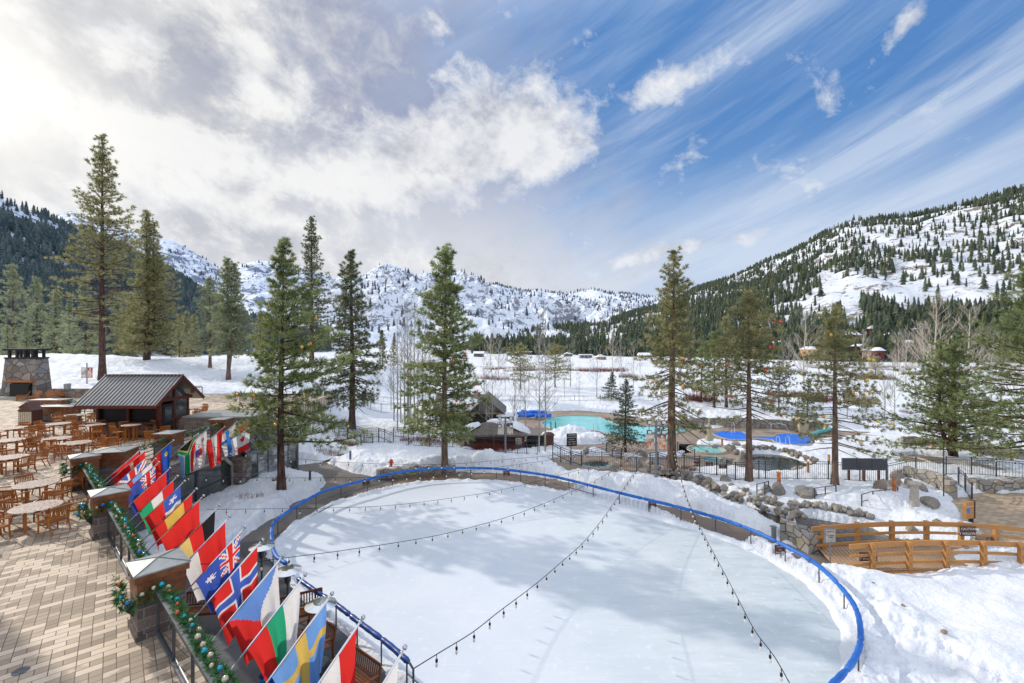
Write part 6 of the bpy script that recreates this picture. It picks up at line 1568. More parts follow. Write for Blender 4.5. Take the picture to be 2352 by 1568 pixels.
def bench(L=1.5):
    r = empty('bench', (0, 0, 0)); b = MB(); T_ = M['teak_dark']
    for i in range(6): b.box((0, .22 - i * .08, .43), (L, .06, .02))
    b.box((0, .24, .39), (L, .03, .08)); b.build('seat', T_, r, world=False)
    b = MB(); b.bar((-L / 2, -.3, .9), (L / 2, -.3, .9), .035, .08); b.bar((-L / 2, -.23, .5), (L / 2, -.23, .5), .03, .05)
    n = int(L / .085)
    for i in range(n): x = -L / 2 + L * (i + .5) / n; b.bar((x, -.23, .5), (x, -.3, .88), .04, .014)
    b.build('backrest', T_, r, world=False)
    for s in (-1, 1):
        b = MB(); b.bar((s * L / 2, -.22, 0), (s * L / 2, -.22, .45), .055); b.bar((s * L / 2, -.22, .45), (s * L / 2, -.31, .92), .055); b.build('leg', T_, r, world=False)
        b = MB(); b.bar((s * L / 2, .25, 0), (s * L / 2, .25, .65), .055); b.build('leg', T_, r, world=False)
        b = MB(); b.bar((s * L / 2, -.27, .66), (s * L / 2, .3, .66), .07, .03); b.build('armrest', T_, r, world=False)
    return r
bn = bench()
x, y = G(c70(320, 760)); 
place(bn, (-10.7, 15.75, 0), PI + .15, 'slatted teak bench on the wet pavement below the nearest pillar', 'bench', 'teak benches beside the rink')
place(bn, (-4.35, 12.6, 0), PI - .66 , 'slatted teak bench with its back to the rink railing, nearest the camera', 'bench', 'teak benches beside the rink')
place(bn, (-6.2, 14.2, 0), PI - .66, 'slatted teak bench behind the blue and yellow flag', 'bench', 'teak benches beside the rink')
place(bn, (-7.3, 15.6, 0), .5 + PI, 'slatted teak bench under the nearest patio heater', 'bench', 'teak benches beside the rink')
r = empty('skating_aids', (-6.35, 12.2, 0), 0, 'stack of blue moulded plastic skating aids on the dark paving', 'skating aids')
for k in range(4):
    b = MB(); z0 = .12 + k * .2; pts = [(-.35, 0, z0), (-.15, .02, z0 + .22), (.15, .0, z0 + .30), (.42, .0, z0 + .58)]; b.tube(pts, [.10, .17, .15, .07], 10); b.tube([(-.3, -.2, z0 - .05), (0, 0, z0 + .1), (-.3, .22, z0 - .05)], .05, 8); b.tube([(.1, -.26, z0 + .2), (.12, 0, z0 + .28), (.1, .26, z0 + .2)], .04, 8)
    b.build('shell', M['blue_plastic'], r, world=False, smooth=True)
b = MB(); b.lathe([(.36, .004), (.36, .016), (.3, .018)], n=24); o = b.build('manhole_cover', M['charcoal']); x, y = G(c70(195, 400)); o.location = (x, y, .012); tag(o, 'dark round manhole cover beside the teak bench', 'manhole')

# ------------------------------------------------------------------ rink barrier
RB = empty('rink_barrier', (0, 20, 0), 0, 'long curved rink railing padded with bright blue vinyl', 'barrier')
line = resample([(x, y, RZ) for x, y in spline(tube_main, 8)], .3)
def padded(pts, mat, parent, gap_every=1.85, rad=.085):
    P = resample([tuple(p) for p in pts], .12); n = int(gap_every / .12); k = 0
    while k < len(P) - 2:
        seg = P[k:k + n + 1]; m_ = len(seg)
        if m_ > 2:
            b = MB(); b.tube(seg, [rad * (.70 if i in (0, m_ - 1) else 1.0 + .06 * math.sin(i * 1.7 + k)) for i in range(m_)], 10)
            b.build('pad', M[mat], parent, smooth=True)
        k += n
def arclen_cut(pts, i0, i1): return pts[i0:i1]
padded(line, 'blue_pad', RB)
b = MB(); b.tube([tuple(p) for p in line], .03, 6); b.build('inner_rail', M['dark_metal'], RB)
for p in resample([tuple(q) for q in line], 1.82):
    if p.y < 9: continue
    b = MB(); b.tube([(p.x, p.y, -.05), (p.x, p.y, RZ)], .024, 6); b.build('post', M['dark_metal'], RB)
RN = empty('rink_barrier', (-5, 15, 0), 0, 'short straight rink railing padded with navy vinyl beside the benches', 'barrier')
ln = resample([(x, y, RZ) for x, y in spline(tube_near, 4)], .3); padded(ln, 'navy_pad', RN, 1.9)
for p in resample([tuple(q) for q in ln], 1.35): b = MB(); b.tube([(p.x, p.y, -.05), (p.x, p.y, RZ)], .026, 6); b.build('post', M['dark_metal'], RN)
q = ln[-1]; b = MB(); b.tube([tuple(q), (q.x + .12, q.y - .1, RZ - .1), (q.x + .12, q.y - .1, 0)], .03, 6); b.tube([(q.x - .1, q.y + .1, .45), (q.x + .8, q.y - .75, .42), (q.x + .8, q.y - .75, 0)], .022, 6); b.build('end_frame', M['dark_metal'], RN)
# lower gate rails on the left and far side
b = MB()
for (i0, i1) in ((0.18, .30), (.50, .57)):
    s_ = line[int(len(line) * i0):int(len(line) * i1)]; b.tube([(p.x, p.y, .32) for p in s_], .018, 5)
b.build('gate_rail', M['dark_metal'], RB)
def caution(x, y, z, lab, rz=0, words=('Caution', 'Icy', 'Walkways'), w_=.46, h_=.40, parent=None):
    r = empty('caution_sign', (x, y, z), rz, lab, 'sign', None); b = MB(); b.box((0, 0, 0), (w_, .025, h_)); b.build('panel', M['brown_paint'], r, world=False)
    for k, s_ in enumerate(words): text(s_.upper() if len(words) == 2 else s_, h_ / len(words) * .72, M['white_paint'], r, (0, -.018, h_ * (.5 - (k + .5) / len(words))), (PI / 2, 0, 0))
    return r
for (sx_p, sy_p), lb in (((1397, 1843), 'brown caution sign hanging on the far left of the blue rail'), ((1932.5, 1808.5), 'brown caution sign hanging at the top of the blue rail'), ((2489, 1928), 'brown caution sign hanging mid way along the right of the blue rail'), ((2975, 2097), 'brown caution sign hanging lowest on the right of the blue rail')):
    px, py = S(sx_p, sy_p); x, y = g(px, py, .45); caution(x, y, .47, lb)

# ------------------------------------------------------------------ bollard lights, hydrant etc in the snow
def small_thing(name, px, py, build_, mat, lab, cat, z=None, group=None, face=0):
    x, y = at_base(px, py); b = MB(); build_(b); o = b.build(name, M[mat], centre=False); o.location = (x, y, gz(x, y) - .03 if z is None else z); o.rotation_euler = (0, 0, face); tag(o, lab, cat, group); return o
def bol(b): b.box((0, 0, .42), (.16, .16, .85)); b.box((-.03, 0, .86), (.24, .20, .05))
def postw(b): b.box((0, 0, .35), (.13, .13, .8))
small_thing('bollard', 858 * .0 + (1200 + 358 / 2.6133) * .602, (1450 + 865 / 2.6133) * .602, postw, 'grey_metal', 'grey bollard at the edge of the left snow bank', 'bollard')
small_thing('bollard', *c23(1805, 925), bol, 'grey_metal', 'grey bollard light on the bank above the right walkway', 'bollard')
for (c_, lb) in (((1895, 1335), 'slanted brown bollard light behind the iron fence'), ((910, 1340), 'wooden bollard light beside the thin pine')): pass
small_thing('bollard', *c27(912, 1345), bol, 'orange_sign', 'rust-brown bollard light behind the fence right of the thin pine', 'bollard')
small_thing('bollard', *c27(1285, 1180), postw, 'cedar', 'short timber post at the pond tip by the fence', 'post')
small_thing('bollard', *c27(1553, 1070), postw, 'cedar', 'short timber post left of the slender pine', 'post')
small_thing('bollard', *c27(183, 845), postw, 'cedar', 'short timber post beside the snowy boulders', 'post')
small_thing('bollard', *c30(1440, 285), postw, 'cedar', 'short timber post before the curved stone wall', 'post')
small_thing('bollard', *c30(2230, 400), postw, 'cedar', 'short timber post before the right stone wall', 'post')
small_thing('bollard', *c30(1067, 845), postw, 'orange_sign', 'short orange-brown post beside the bank handrail', 'post')
def hyd(b): b.lathe([(.1, 0), (.1, .35), (.15, .38), (.13, .5), (.05, .58)], n=10); b.tube([(-.2, 0, .3), (.2, 0, .3)], .05, 6)
small_thing('fire_hydrant', *c12(765, 862), hyd, 'red_ball', 'small red hydrant half buried in the snow bank', 'hydrant')
def concpost(b): b.lathe([(.22, -.1), (.20, 1.15), (.30, 1.17), (.31, 1.28), (.18, 1.3)], n=14)
small_thing('bollard', *c30(1265, 850), concpost, 'coping', 'stout round concrete lamp bollard on the snow bank', 'bollard')
def lampbol(b): b.lathe([(.08, 0), (.07, .55), (.1, .6)], n=8)
small_thing('bollard', 712, 1126, lampbol, 'dark_metal', 'small dark bollard on the left path', 'bollard')
# ================================================================== pools
def pool(name, poly, mat, lab, z=.012, rim='coping', rw=.16):
    b = MB(); b.sheet(poly, z); o = b.build(name, mat); tag(o, lab, 'pool')
    b = MB(); P = [(x, y, .03) for x, y in spline(poly + [poly[0]], 1)]; P = [(x, y, .03) for x, y in poly] + [(poly[0][0], poly[0][1], .03), (poly[1][0], poly[1][1], .03)]
    b.tube(P, rw / 2, 5, cap=False); b.build('coping', M[rim], o); return o
pp = [(1243, 974), (1252, 964), (1270, 958.5), (1289, 955.4), (1312, 954.6), (1335, 954.7), (1357, 956), (1377, 958), (1386, 963), (1396, 966), (1406, 970), (1418, 974), (1450, 977), (1485, 979), (1542, 981), (1586, 985.8), (1582, 990), (1566, 992.7), (1545, 999), (1533, 1008.8), (1524, 1015), (1505, 1018), (1475, 1016), (1450, 1011), (1420, 1003), (1393, 997), (1380, 992), (1365, 990), (1335, 985.8), (1300, 986.5), (1266, 985.8), (1250, 981)]
pool('swimming_pool', PG(I_, pp), M['pool_water'], 'long winding heated swimming pool with pale turquoise water')
pool('covered_pool', PG(c27, [(50, 690), (120, 672), (185, 655), (310, 658), (440, 665), (490, 690), (520, 715), (505, 762), (480, 770), (350, 770), (230, 760), (130, 728)]), M['blue_cover'], 'left pool under a bright blue cover behind the thin pine', z=.03)
pool('covered_pool', PG(c27, [(560, 752), (580, 728), (840, 730), (880, 700), (985, 690), (1090, 692), (1200, 702), (1290, 722), (1355, 742), (1345, 785), (1290, 838), (1150, 836), (1000, 828), (860, 800), (825, 772), (700, 760)]), M['blue_cover'], 'right pool under a bright blue cover beside the slender pine', z=.03)
def tub(c, rx, ry_, mat, lab):
    x, y = G(c); Y = y; wx = rx * Y / FO; y2 = g(c[0], c[1] - ry_)[1]; y1 = g(c[0], c[1] + ry_)[1]; ry = (y2 - y1) / 2
    n = 28; poly = [(x + wx * math.cos(2 * PI * i / n), (y1 + y2) / 2 + ry * math.sin(2 * PI * i / n)) for i in range(n)]
    o = pool('hot_tub', poly, mat, lab, .02, 'coping', .3); return o
tub(c19(1950, 700), 40, 9.5, M['tub_water'], 'larger turquoise hot tub beside the folded umbrella')
tub(c19(2005, 803), 27, 7, M['tub_blue'], 'smaller deep blue hot tub among the boulders')
tub(c19(850, 852), 36, 7, M['tub_blue'], 'hot tub behind the dark fence nearest the rink')
# rolled pool covers
r = empty('pool_cover_reel', (*G(c19(215, 385)), 0), 0, 'bright blue pool covers heaped on a reel at the left end of the pool', 'pool cover')
for k, (dx, dy, dz_, L, rr, an) in enumerate([(-.2, 0, .45, 3.4, .26, .05), (.2, .5, .75, 3.2, .25, -.1), (1.3, -.3, .42, 2.0, .24, .25), (-1.2, .2, .7, 1.6, .2, .15)]):
    b = MB(); pts = [(dx + L * (i / 8 - .5) * math.cos(an), dy + L * (i / 8 - .5) * math.sin(an), dz_ + .05 * math.sin(i * 1.7 + k)) for i in range(9)]
    b.tube(pts, [rr * (1 + .15 * math.sin(i * 2.3 + k)) for i in range(9)], 9); b.build('cover_roll', M['blue_cover'], r, world=False)
b = MB(); 
for s in (-1.5, 1.5): b.bar((s, -.4, 0), (s, 0, .6), .05); b.bar((s, .4, 0), (s, 0, .6), .05)
b.build('stand', M['grey_metal'], r, world=False)
def handrail(px, py, w_, h, lab, n=2, dep=.6, mat='chrome', ang=0):
    x, y = g(px, py, 0); r = empty('pool_handrail', (x, y, 0), ang, lab, 'handrail')
    for i in range(n):
        b = MB(); o_ = w_ * (i - (n - 1) / 2); b.tube([(o_, dep * .5, 0), (o_, dep * .5, h * .85), (o_, dep * .2, h), (o_, -dep * .3, h * .9), (o_, -dep * .6, .1)], .028, 6); b.build('rail', M[mat], r, world=False)
handrail(*c19(850, 515), .5, .9, 'chrome pool ladder at the near edge of the pool')
handrail(*c19(420, 495), .5, .9, 'dark pool handrail near the snow mound', mat='dark_metal')
handrail(*c27(325, 680), .3, 1.2, 'chrome rail standing over the left covered pool', n=1)
handrail(*c27(925, 712), .3, 1.3, 'bent chrome rail at the left corner of the right covered pool', n=1, dep=1.6, ang=1.2)
handrail(*c27(965, 825), .9, .8, 'pair of short chrome rails at the near edge of the right covered pool')
handrail(*c19(1950, 790), .3, 1.0, 'chrome rail dipping into the smaller hot tub', n=1, dep=1.4, ang=1.0)
# folded umbrella
x, y = G(c19(1975, 660)); r = empty('umbrella', (x, y, 0), 0, 'folded tan patio umbrella beside the larger hot tub', 'umbrella')
b = MB(); b.tube([(0, 0, 0), (0, 0, 2.5)], .03, 6); b.lathe([(.25, 0), (.25, .08)]); b.build('pole', M['white_paint'], r, world=False)
b = MB(); b.lathe([(.28, .55), (.36, .62), (.26, 1.2), (.17, 1.9), (.07, 2.4), (.02, 2.6)], n=10); b.build('canopy', M['canvas'], r, world=False)

# ================================================================== iron fences
def fence(pts, lab, h=1.2, z=None, step=2.2, picket=.14, topgap=True, mat='dark_metal'):
    P = [Vector(p) for p in pts]; r = empty('iron_fence', (P[0].x, P[0].y, 0), 0, lab, 'fence')
    Q = []
    for a, c in zip(P[:-1], P[1:]):
        n = max(1, round((c - a).length / step))
        for i in range(n): Q.append(a.lerp(c, i / n))
    Q.append(P[-1])
    zs = [(gz(q.x, q.y) if z is None else z) - .12 for q in Q]
    for q, zz in zip(Q, zs): b = MB(); b.bar((q.x, q.y, zz - .2), (q.x, q.y, zz + h + .16), .06); b.build('post', M[mat], r)
    for (a, za), (c, zc) in zip(zip(Q[:-1], zs[:-1]), zip(Q[1:], zs[1:])):
        b = MB(); d = c - a; L = d.length; n = max(1, int(L / picket))
        for hh in (h + .08, h - .06, .16): b.bar((a.x, a.y, za + hh), (c.x, c.y, zc + hh), .03, .03)
        for i in range(1, n): p = a + d * (i / n); zz = za + (zc - za) * i / n; b.bar((p.x, p.y, zz + .14), (p.x, p.y, zz + h), .014)
        b.build('picket_panel', M[mat], r)
    return r
F1 = PG(I_, [(768, 1012), (800, 1016), (843, 1021), (883, 1024), (938, 1028), (987, 1032), (1040, 1036), (1084, 1040), (1134, 1043), (1189, 1047), (1210, 1048), (1234, 1050)])
fence([(x, y) for x, y in F1], 'long dark picket fence between the rink bank and the gazebo', picket=.16)
x0_, y0_ = G(c12(400, 335)); fence([G(c12(400, 335)), G(c12(560, 345)), G(c12(665, 350)), G(c12(800, 355))], 'dark picket fence on the snow behind the tall fir', step=2.6, picket=.18)
fence([g(1250, 918 + 12, 0), g(1320, 931), g(1500, 936)], 'long low fence beyond the swimming pool', h=.8, step=4, picket=.6)
fence([g(850, 936), g(1050, 925), g(1250, 930)], 'low pasture fence behind the aspens', h=.8, step=4, picket=.6)
fence([G(c19(700, 862)), G(c19(905, 865)), G(c19(1095, 885)), G(c19(1250, 925))], 'dark fence around the hot tub nearest the rink', h=1.25, picket=.16)
fence([G(c19(1385, 920)), G(c19(1385 + 170, 915)), G(c19(1725, 940)), G(c19(1880, 955)), G(c19(2050, 990))], 'dark fence with signs beside the thick pine', h=1.25, picket=.16)
fence([G(c19(2050, 990)), G(c19(2150, 1010)), G(c27(355, 1330)), G(c27(655, 1325)), G(c27(740, 1328)), G(c27(1150, 1345)), G(c27(1545, 1345)), G(c27(1950, 1345)), G(c27(2300, 1345)), G(c30(990, 640))], 'long dark picket fence between the pond and the bank', h=1.2, picket=.13, step=2.4)
fence([G(c30(990, 640)), G(c30(1280, 620)), G(c30(1580, 600)), G(c30(1830, 592)), G(c30(2075, 605)), G(c30(2400, 640)), G(c30(2700, 670))], 'dark fence above the stone wall at right', h=1.2, picket=.15, step=2.6)
x_, y_ = G(c27(720, 332)); fence([g(1735, 935), g(1800, 938), g(1890, 940)], 'faint iron fence on the bank behind the small pines', h=1.1, picket=.25, step=2.5)
fence([g(1600, 925), g(1680, 932)], 'iron fence behind the dark pines', h=1.1, picket=.25)
fence([G(c19(1660, 740)), G(c19(1830, 790))], 'short handrail fence beside the larger hot tub', h=.9, picket=.2, step=1.8)
for c_, lb, sz in ((c19(1970, 900), 'dark notice board on the gate beside the thick pine', (.5, .3)), (c19(2105, 930), 'small framed notice on the fence left of the thin pine', (.55, .28)), (c19(1845, 885), 'square dark notice on the fence right of the thick pine', (.45, .5))):
    x, y = G((c_[0], c_[1] + 14)); caution(x, y - .12, .95, lb, words=('POOL', 'RULES'), w_=sz[0], h_=sz[1])
# black sign board by the hot tub
x, y = G(c19(605, 840)); r = empty('notice_board', (x, y, 0), .25, 'tall dark notice board on two posts left of the near hot tub', 'sign'); b = MB(); b.box((0, 0, 1.95), (.85, .05, 1.0)); b.build('panel', M['charcoal'], r, world=False)
b = MB(); b.bar((-.05, .04, 0), (-.05, .04, 1.6), .07); b.build('post', M['grey_metal'], r, world=False)
for k, s_ in enumerate(['CAUTION', 'NO LIFEGUARD', 'ON DUTY', 'POOL HOURS', '8AM - 10PM']): text(s_, .11 if k else .15, M['white_paint'], r, (0, -.03, 2.33 - k * .18), (PI / 2, 0, 0))
# stairs with railings at left
def step_rail(pts, lab, h=1.0):
    r = empty('stair_railing', (*pts[0][:2], 0), 0, lab, 'railing'); n = len(pts)
    for p in pts: b = MB(); b.bar((p[0], p[1], p[2] - .3), (p[0], p[1], p[2] + h), .07); b.build('post', M['dark_metal'], r)
    for a, c in zip(pts[:-1], pts[1:]):
        b = MB(); a = Vector(a); c = Vector(c)
        for hh in (h, h - .16, .15): b.bar((a.x, a.y, a.z + hh), (c.x, c.y, c.z + hh), .04)
        m_ = int((c - a).length / .16)
        for i in range(1, m_): p = a.lerp(c, i / m_); b.bar((p.x, p.y, p.z + .15), (p.x, p.y, p.z + h - .16), .02)
        b.build('rail_panel', M['dark_metal'], r)
def pz(f, x, y, z): p = G(f(x, y), z); return (p[0], p[1], z)
step_rail([pz(c12, 245, 530, 1.0), pz(c12, 325, 530, 1.0), pz(c12, 495, 590, .5), pz(c12, 640, 580, .5), pz(c12, 790, 640, .1)], 'rear railing of the outdoor stairs left of the gazebo fence')
step_rail([pz(c12, 330, 560, .9), pz(c12, 465, 640, .4), pz(c12, 580, 640, .3)], 'front railing of the outdoor stairs left of the gazebo fence')
step_rail([pz(c12, 790, 570, .1), pz(c12, 890, 575, .1)], 'short railing at the foot of the outdoor stairs')
step_rail([pz(c19, 415, 745, .4), pz(c19, 495, 790, .2), pz(c19, 590, 830, .0), pz(c19, 705, 865, 0)], 'stepped railing right of the gazebo going down to the hot tub')
step_rail([pz(c19, 1385, 860, .2), pz(c19, 1465, 850, .3), pz(c19, 1560, 880, .0)], 'stair railing between the banner pole and the thick pine')
step_rail([pz(c19, 950, 740, .0), pz(c19, 1010, 775, -.1), pz(c19, 1100, 800, -.1)], 'small stair railing behind the near hot tub')
def bank_rail(ps, lab):
    r = empty('bank_handrail', (*G(ps[0], .3), 0), 0, lab, 'handrail'); P = [Vector((*G(p, .25), .25)) for p in ps]
    b = MB(); b.tube([p + Vector((0, 0, .9)) for p in P] , .025, 5); b.tube([p + Vector((0, 0, .5)) for p in P], .02, 5); b.build('rail', M['dark_metal'], r)
    for p in P: b = MB(); b.bar(p - Vector((0, 0, .3)), p + Vector((0, 0, .9)), .045); b.build('post', M['dark_metal'], r)
bank_rail([c30(280, 830), c30(385, 815), c30(490, 800)], 'small handrail on the snow bank left of the big boulder')
bank_rail([c30(745, 900), c30(855, 865), c30(975, 850), c30(1100, 830)], 'stepped handrail on the snow bank in front of the fence')
bank_rail([c27(630, 1520), c27(730, 1500), c27(780, 1480)], 'small handrail among the boulders at the creek head')

# ================================================================== gazebo and cabin
gx, gy = -1.57, 42.6
GZ_ = empty('gazebo', (gx, gy, 0), 0, 'open gazebo with a ribbed grey roof edged in snow', 'gazebo')
hw, hd, eh, ah = 3.0, 2.1, 1.35, 2.15
b = MB(); R1 = [(-hw, -hd), (hw, -hd), (hw, hd), (-hw, hd)]
b.add([(gx + a, gy + c, eh) for a, c in R1] + [(gx - .9, gy, ah), (gx + .9, gy, ah)] + [(gx + a, gy + c, eh - .12) for a, c in R1], [(0, 1, 5, 4), (1, 2, 5), (2, 3, 4, 5), (3, 0, 4), (6, 7, 1, 0), (7, 8, 2, 1), (8, 9, 3, 2), (9, 6, 0, 3), (9, 8, 7, 6)])
for i in range(25):
    t = -1 + 2 * i / 24; xb = gx + hw * t; xt = gx + max(-.9, min(.9, hw * t * .9)); 
    if abs(hw * t) > .9: f_ = (hw - abs(hw * t)) / (hw - .9); yt = gy - hd + hd * f_; zt_ = eh + (ah - eh) * f_; xt = xb
    else: yt, zt_, xt = gy, ah, xb
    b.bar((xb, gy - hd, eh + .03), (xt, yt, zt_ + .03), .06, .05)
b.build('roof', M['roof_brown'], GZ_)
b = MB()
for a, c in ((-1, -1), (-.35, -1), (.35, -1), (1, -1), (-1, 1), (1, 1), (0, 1)): b = MB(); b.box((gx + a * (hw - .4), gy + c * (hd - .4), .5), (.18, .18, 1.7)); b.build('post', M['red_paint'], GZ_)
b = MB(); b.box((gx, gy - hd + .4, eh - .2), (hw * 2 - .8, .14, .2)); b.build('beam', M['red_paint'], GZ_)
b = MB(); b.box((gx - .3, gy + .9, .5), (4.4, .3, 1.0)); b.build('counter', M['brown_paint'], GZ_)
def snowpad(name, cx, cy, z, rx, ry, h, mat, parent=None, lab=None, slope=(0, 0), seed=1, n=26, m_=9):
    rn = np.random.default_rng(seed); b = MB(); vs = []; fs = []
    for j in range(m_ + 1):
        q = 1 - j / m_
        for i in range(n):
            a = 2 * PI * i / n; rr = q * (1 + .10 * math.sin(a * 3 + seed) + .06 * math.sin(a * 7 + seed * 2)); X = rx * rr * math.cos(a); Y = ry * rr * math.sin(a)
            zz = h * (1 - q ** 4) ** .6 + .10 * h * math.sin(X * 2.1 + seed) * (1 - q) + slope[0] * X + slope[1] * Y; vs.append((cx + X, cy + Y, z + zz))
    for j in range(m_):
        for i in range(n): fs.append((j * n + i, j * n + (i + 1) % n, (j + 1) * n + (i + 1) % n, (j + 1) * n + i))
    b.add(vs, fs); o = b.build(name, M[mat], parent, smooth=True)
    if lab: tag(o, lab, 'snow')
    return o
snowpad('roof_snow', gx - 2.35, gy - .1, eh + .26, .95, 1.7, .30, 'snow', GZ_, slope=(.38, 0), seed=2)
snowpad('roof_snow', gx + 2.3, gy + .1, eh + .28, 1.0, 1.8, .32, 'snow', GZ_, slope=(-.38, 0), seed=3)
snowpad('roof_snow', gx + .5, gy + .4, ah - .1, 1.3, .7, .35, 'snow', GZ_, slope=(0, 0), seed=4)
# cabin
cx_, cy_ = -3.7, 49.5
CB = empty('cabin', (cx_, cy_, 0), 0, 'weathered plank cabin with a gable and snow on its roof behind the full pine', 'building')
X0, X1, Y0, Y1, he, hr_ = cx_ - 4.4, cx_ + 2.35, cy_ - 1.0, cy_ + 4.6, 2.3, 3.75
ym_ = (Y0 + Y1) / 2
# ridge runs along X ; gable faces right/front
gxm = cx_ + 1.7
b = MB(); b.box(((X0 + X1) / 2, ym_, he / 2), (X1 - X0 - .6, Y1 - Y0 - .6, he)); b.build('wall', M['grey_wood'], CB)
b = MB(); xa, xb, ya = cx_ - .8, X1 + .3, Y0 - .3
b.add([(xa, ya, he - .1), (xb, ya, he - .1), ((xa + xb) / 2, ya, hr_)], [(0, 1, 2)]); b.add([(xa, ya, he - .35), (xb, ya, he - .35), (xb, ya, he - .1), (xa, ya, he - .1)], [(0, 1, 2, 3)]); 
for i in range(13):
    t = (i + .5) / 13; xx = xa + (xb - xa) * t; top_ = he - .1 + (hr_ - he + .1) * (1 - abs(2 * t - 1)); b.bar((xx, ya - .03, he - .1), (xx, ya - .03, top_ - .05), .06, .03)
b.build('gable', M['grey_wood'], CB)
b = MB(); xm = (xa + xb) / 2; 
for s, xe in ((-1, xa - .4), (1, xb + .4)):
    b.add([(xe, ya - .35, he - .3), (xm, ya - .35, hr_ + .06), (xm, Y1, hr_ + .06), (xe, Y1, he - .3), (xe, ya - .35, he - .42), (xm, ya - .35, hr_ - .06), (xm, Y1, hr_ - .06), (xe, Y1, he - .42)], [(0, 1, 2, 3), (7, 6, 5, 4), (0, 4, 5, 1), (3, 2, 6, 7)])
b.build('roof', M['roof_brown'], CB)
b = MB(); b.add([(X0 - .4, Y0 - .6, he - .2), (xm, Y0 - .6, he - .2), (xm, ym_, hr_ + .02), (X0 - .4, ym_, hr_ + .02), (X0 - .4, Y1 + .4, he - .2), (xm, Y1 + .4, he - .2)], [(0, 1, 2, 3), (3, 2, 5, 4)]); b.bar((X0 - .4, Y0 - .6, he - .27), (xa, Y0 - .6, he - .27), .08, .2); b.build('roof', M['roof_brown'], CB)
b = MB(); b.bar((X0 - .4, Y0 - .68, he - .28), (xa - .3, Y0 - .68, he - .28), .05, .18); b.bar((xa, ya - .05, he - .2), (xb, ya - .05, he - .2), .06, .14); b.build('fascia', M['cedar'], CB)
snowpad('roof_snow', xa - 1.2, Y0 + .9, he + .55, 2.4, 1.4, .28, 'snow', CB, slope=(0, .42), seed=6)
b = MB(); 
for k in range(2): b.box((xm - 1.1 + k * 2.2, ya + .25, 1.5), (1.2, .05, 1.3))
b.build('window', M['window_glass'], CB)
b = MB(); b.box((xb + .5, ya + .8, .9), (1.4, 1.4, 1.8)); b.build('side_wall', M['brown_paint'], CB)
snowpad('roof_snow', xb + .4, ya + .4, 1.78, 1.2, .9, .3, 'snow', CB, seed=7)
# stacked loungers and storage box by the gazebo
x, y = G(c19(375, 680)); r = empty('towel_kiosk', (x, y, 0), 0, 'brown domed towel box at the right end of the gazebo', 'cabinet'); b = MB(); b.box((x, y, .6), (.85, .7, 1.2)); b.build('box', M['brown_paint'], r); b = MB(); b.lathe([(.55, 0), (.5, .12), (.3, .25), (.02, .3)], (x, y, 1.2), 12); b.build('lid', M['brown_paint'], r)
for k in range(7):
    x, y = G(c19(170 + k * 24, 670)); b = MB()
    b.bar((x - .25, y, .3), (x + .1, y + 1.2, .3), .5, .06); b.bar((x + .1, y + 1.2, .3), (x + .2, y + 1.6, .75), .5, .05)
    for s in (0, 1.1): b.bar((x - .2, y + s, 0), (x - .2, y + s, .3), .04); b.bar((x + .2, y + s, 0), (x + .2, y + s, .3), .04)
    o = b.build('sun_lounger', M['charcoal']); tag(o, 'dark empty sun lounger in the packed row right of the gazebo', 'sun lounger', 'sun loungers stored right of the gazebo')
x, y = G(c27(1200, 640)); r = empty('litter_kiosk', (x, y, 0), 0, 'tan litter box with a peaked brown lid by the stone wall', 'trash bin'); b = MB(); b.box((x, y, .75), (1.0, .9, 1.5)); b.build('box', M['cream'], r)
b = MB(); b.lathe([(.8, 1.5), (.75, 1.58), (.05, 1.95)], (x, y, 0), 4); b.build('lid', M['brown_paint'], r)
b = MB(); b.box((x - .1, y - .47, 1.15), (.3, .03, .14)); b.box((x - .1, y - .47, .8), (.3, .03, .14)); b.build('slot', M['black'], r)

# ================================================================== stone walls
def wall(pts, h, th, lab, mat='wall_stone', z=0, wob=.1, snow=None):
    P = resample([(*p, 0) for p in pts], .35); b = MB(); rn = random.Random(len(lab)); n = len(P)
    for i, p in enumerate(P):
        t = (P[min(i + 1, n - 1)] - P[max(0, i - 1)]).normalized(); nn = Vector((-t.y, t.x, 0)); hh = h + rn.uniform(-wob, wob); o1, o2 = rn.uniform(-.05, .05), rn.uniform(-.05, .05)
        b.v += [tuple(p + nn * (th / 2 + o1) + Vector((0, 0, z - .4))), tuple(p + nn * (th / 2 - .05 + o1) + Vector((0, 0, z + hh))), tuple(p - nn * (th / 2 - .05 + o2) + Vector((0, 0, z + hh))), tuple(p - nn * (th / 2 + o2) + Vector((0, 0, z - .4)))]
    for i in range(n - 1):
        for k in range(3): b.f.append((4 * i + k, 4 * i + k + 1, 4 * i + k + 5, 4 * i + k + 4)); b.fm.append(0)
    b.f += [(0, 1, 2, 3), (4 * n - 1, 4 * n - 2, 4 * n - 3, 4 * n - 4)]; b.fm += [0, 0]
    o = b.build('stone_wall', M[mat]); tag(o, lab, 'wall'); return o
wall(spline(PG(I_, [(868, 1100), (900, 1094), (960, 1089), (1010, 1087), (1055, 1088)])), .62, .5, 'curved low stone wall behind the far left of the rink')
wall(spline(PG(c19, [(1650, 480), (1900, 455), (2200, 470), (2400, 490)]) + PG(c27, [(300, 590), (640, 610), (1150, 635)])), .95, .5, 'stone retaining wall behind the covered pools')
wall(PG(c27, [(1240, 630), (1500, 640)]), .9, .5, 'short stone wall right of the tan litter box')
wall(spline(PG(c30, [(1140, 262), (1260, 268), (1400, 280), (1600, 300), (1800, 330), (1960, 360)])), .9, .5, 'curved stone wall left of the three-stemmed pine')
wall(spline(PG(c30, [(1960, 362), (2100, 380), (2350, 410), (2700, 450)])), .9, .5, 'stone wall running out of the frame at right')
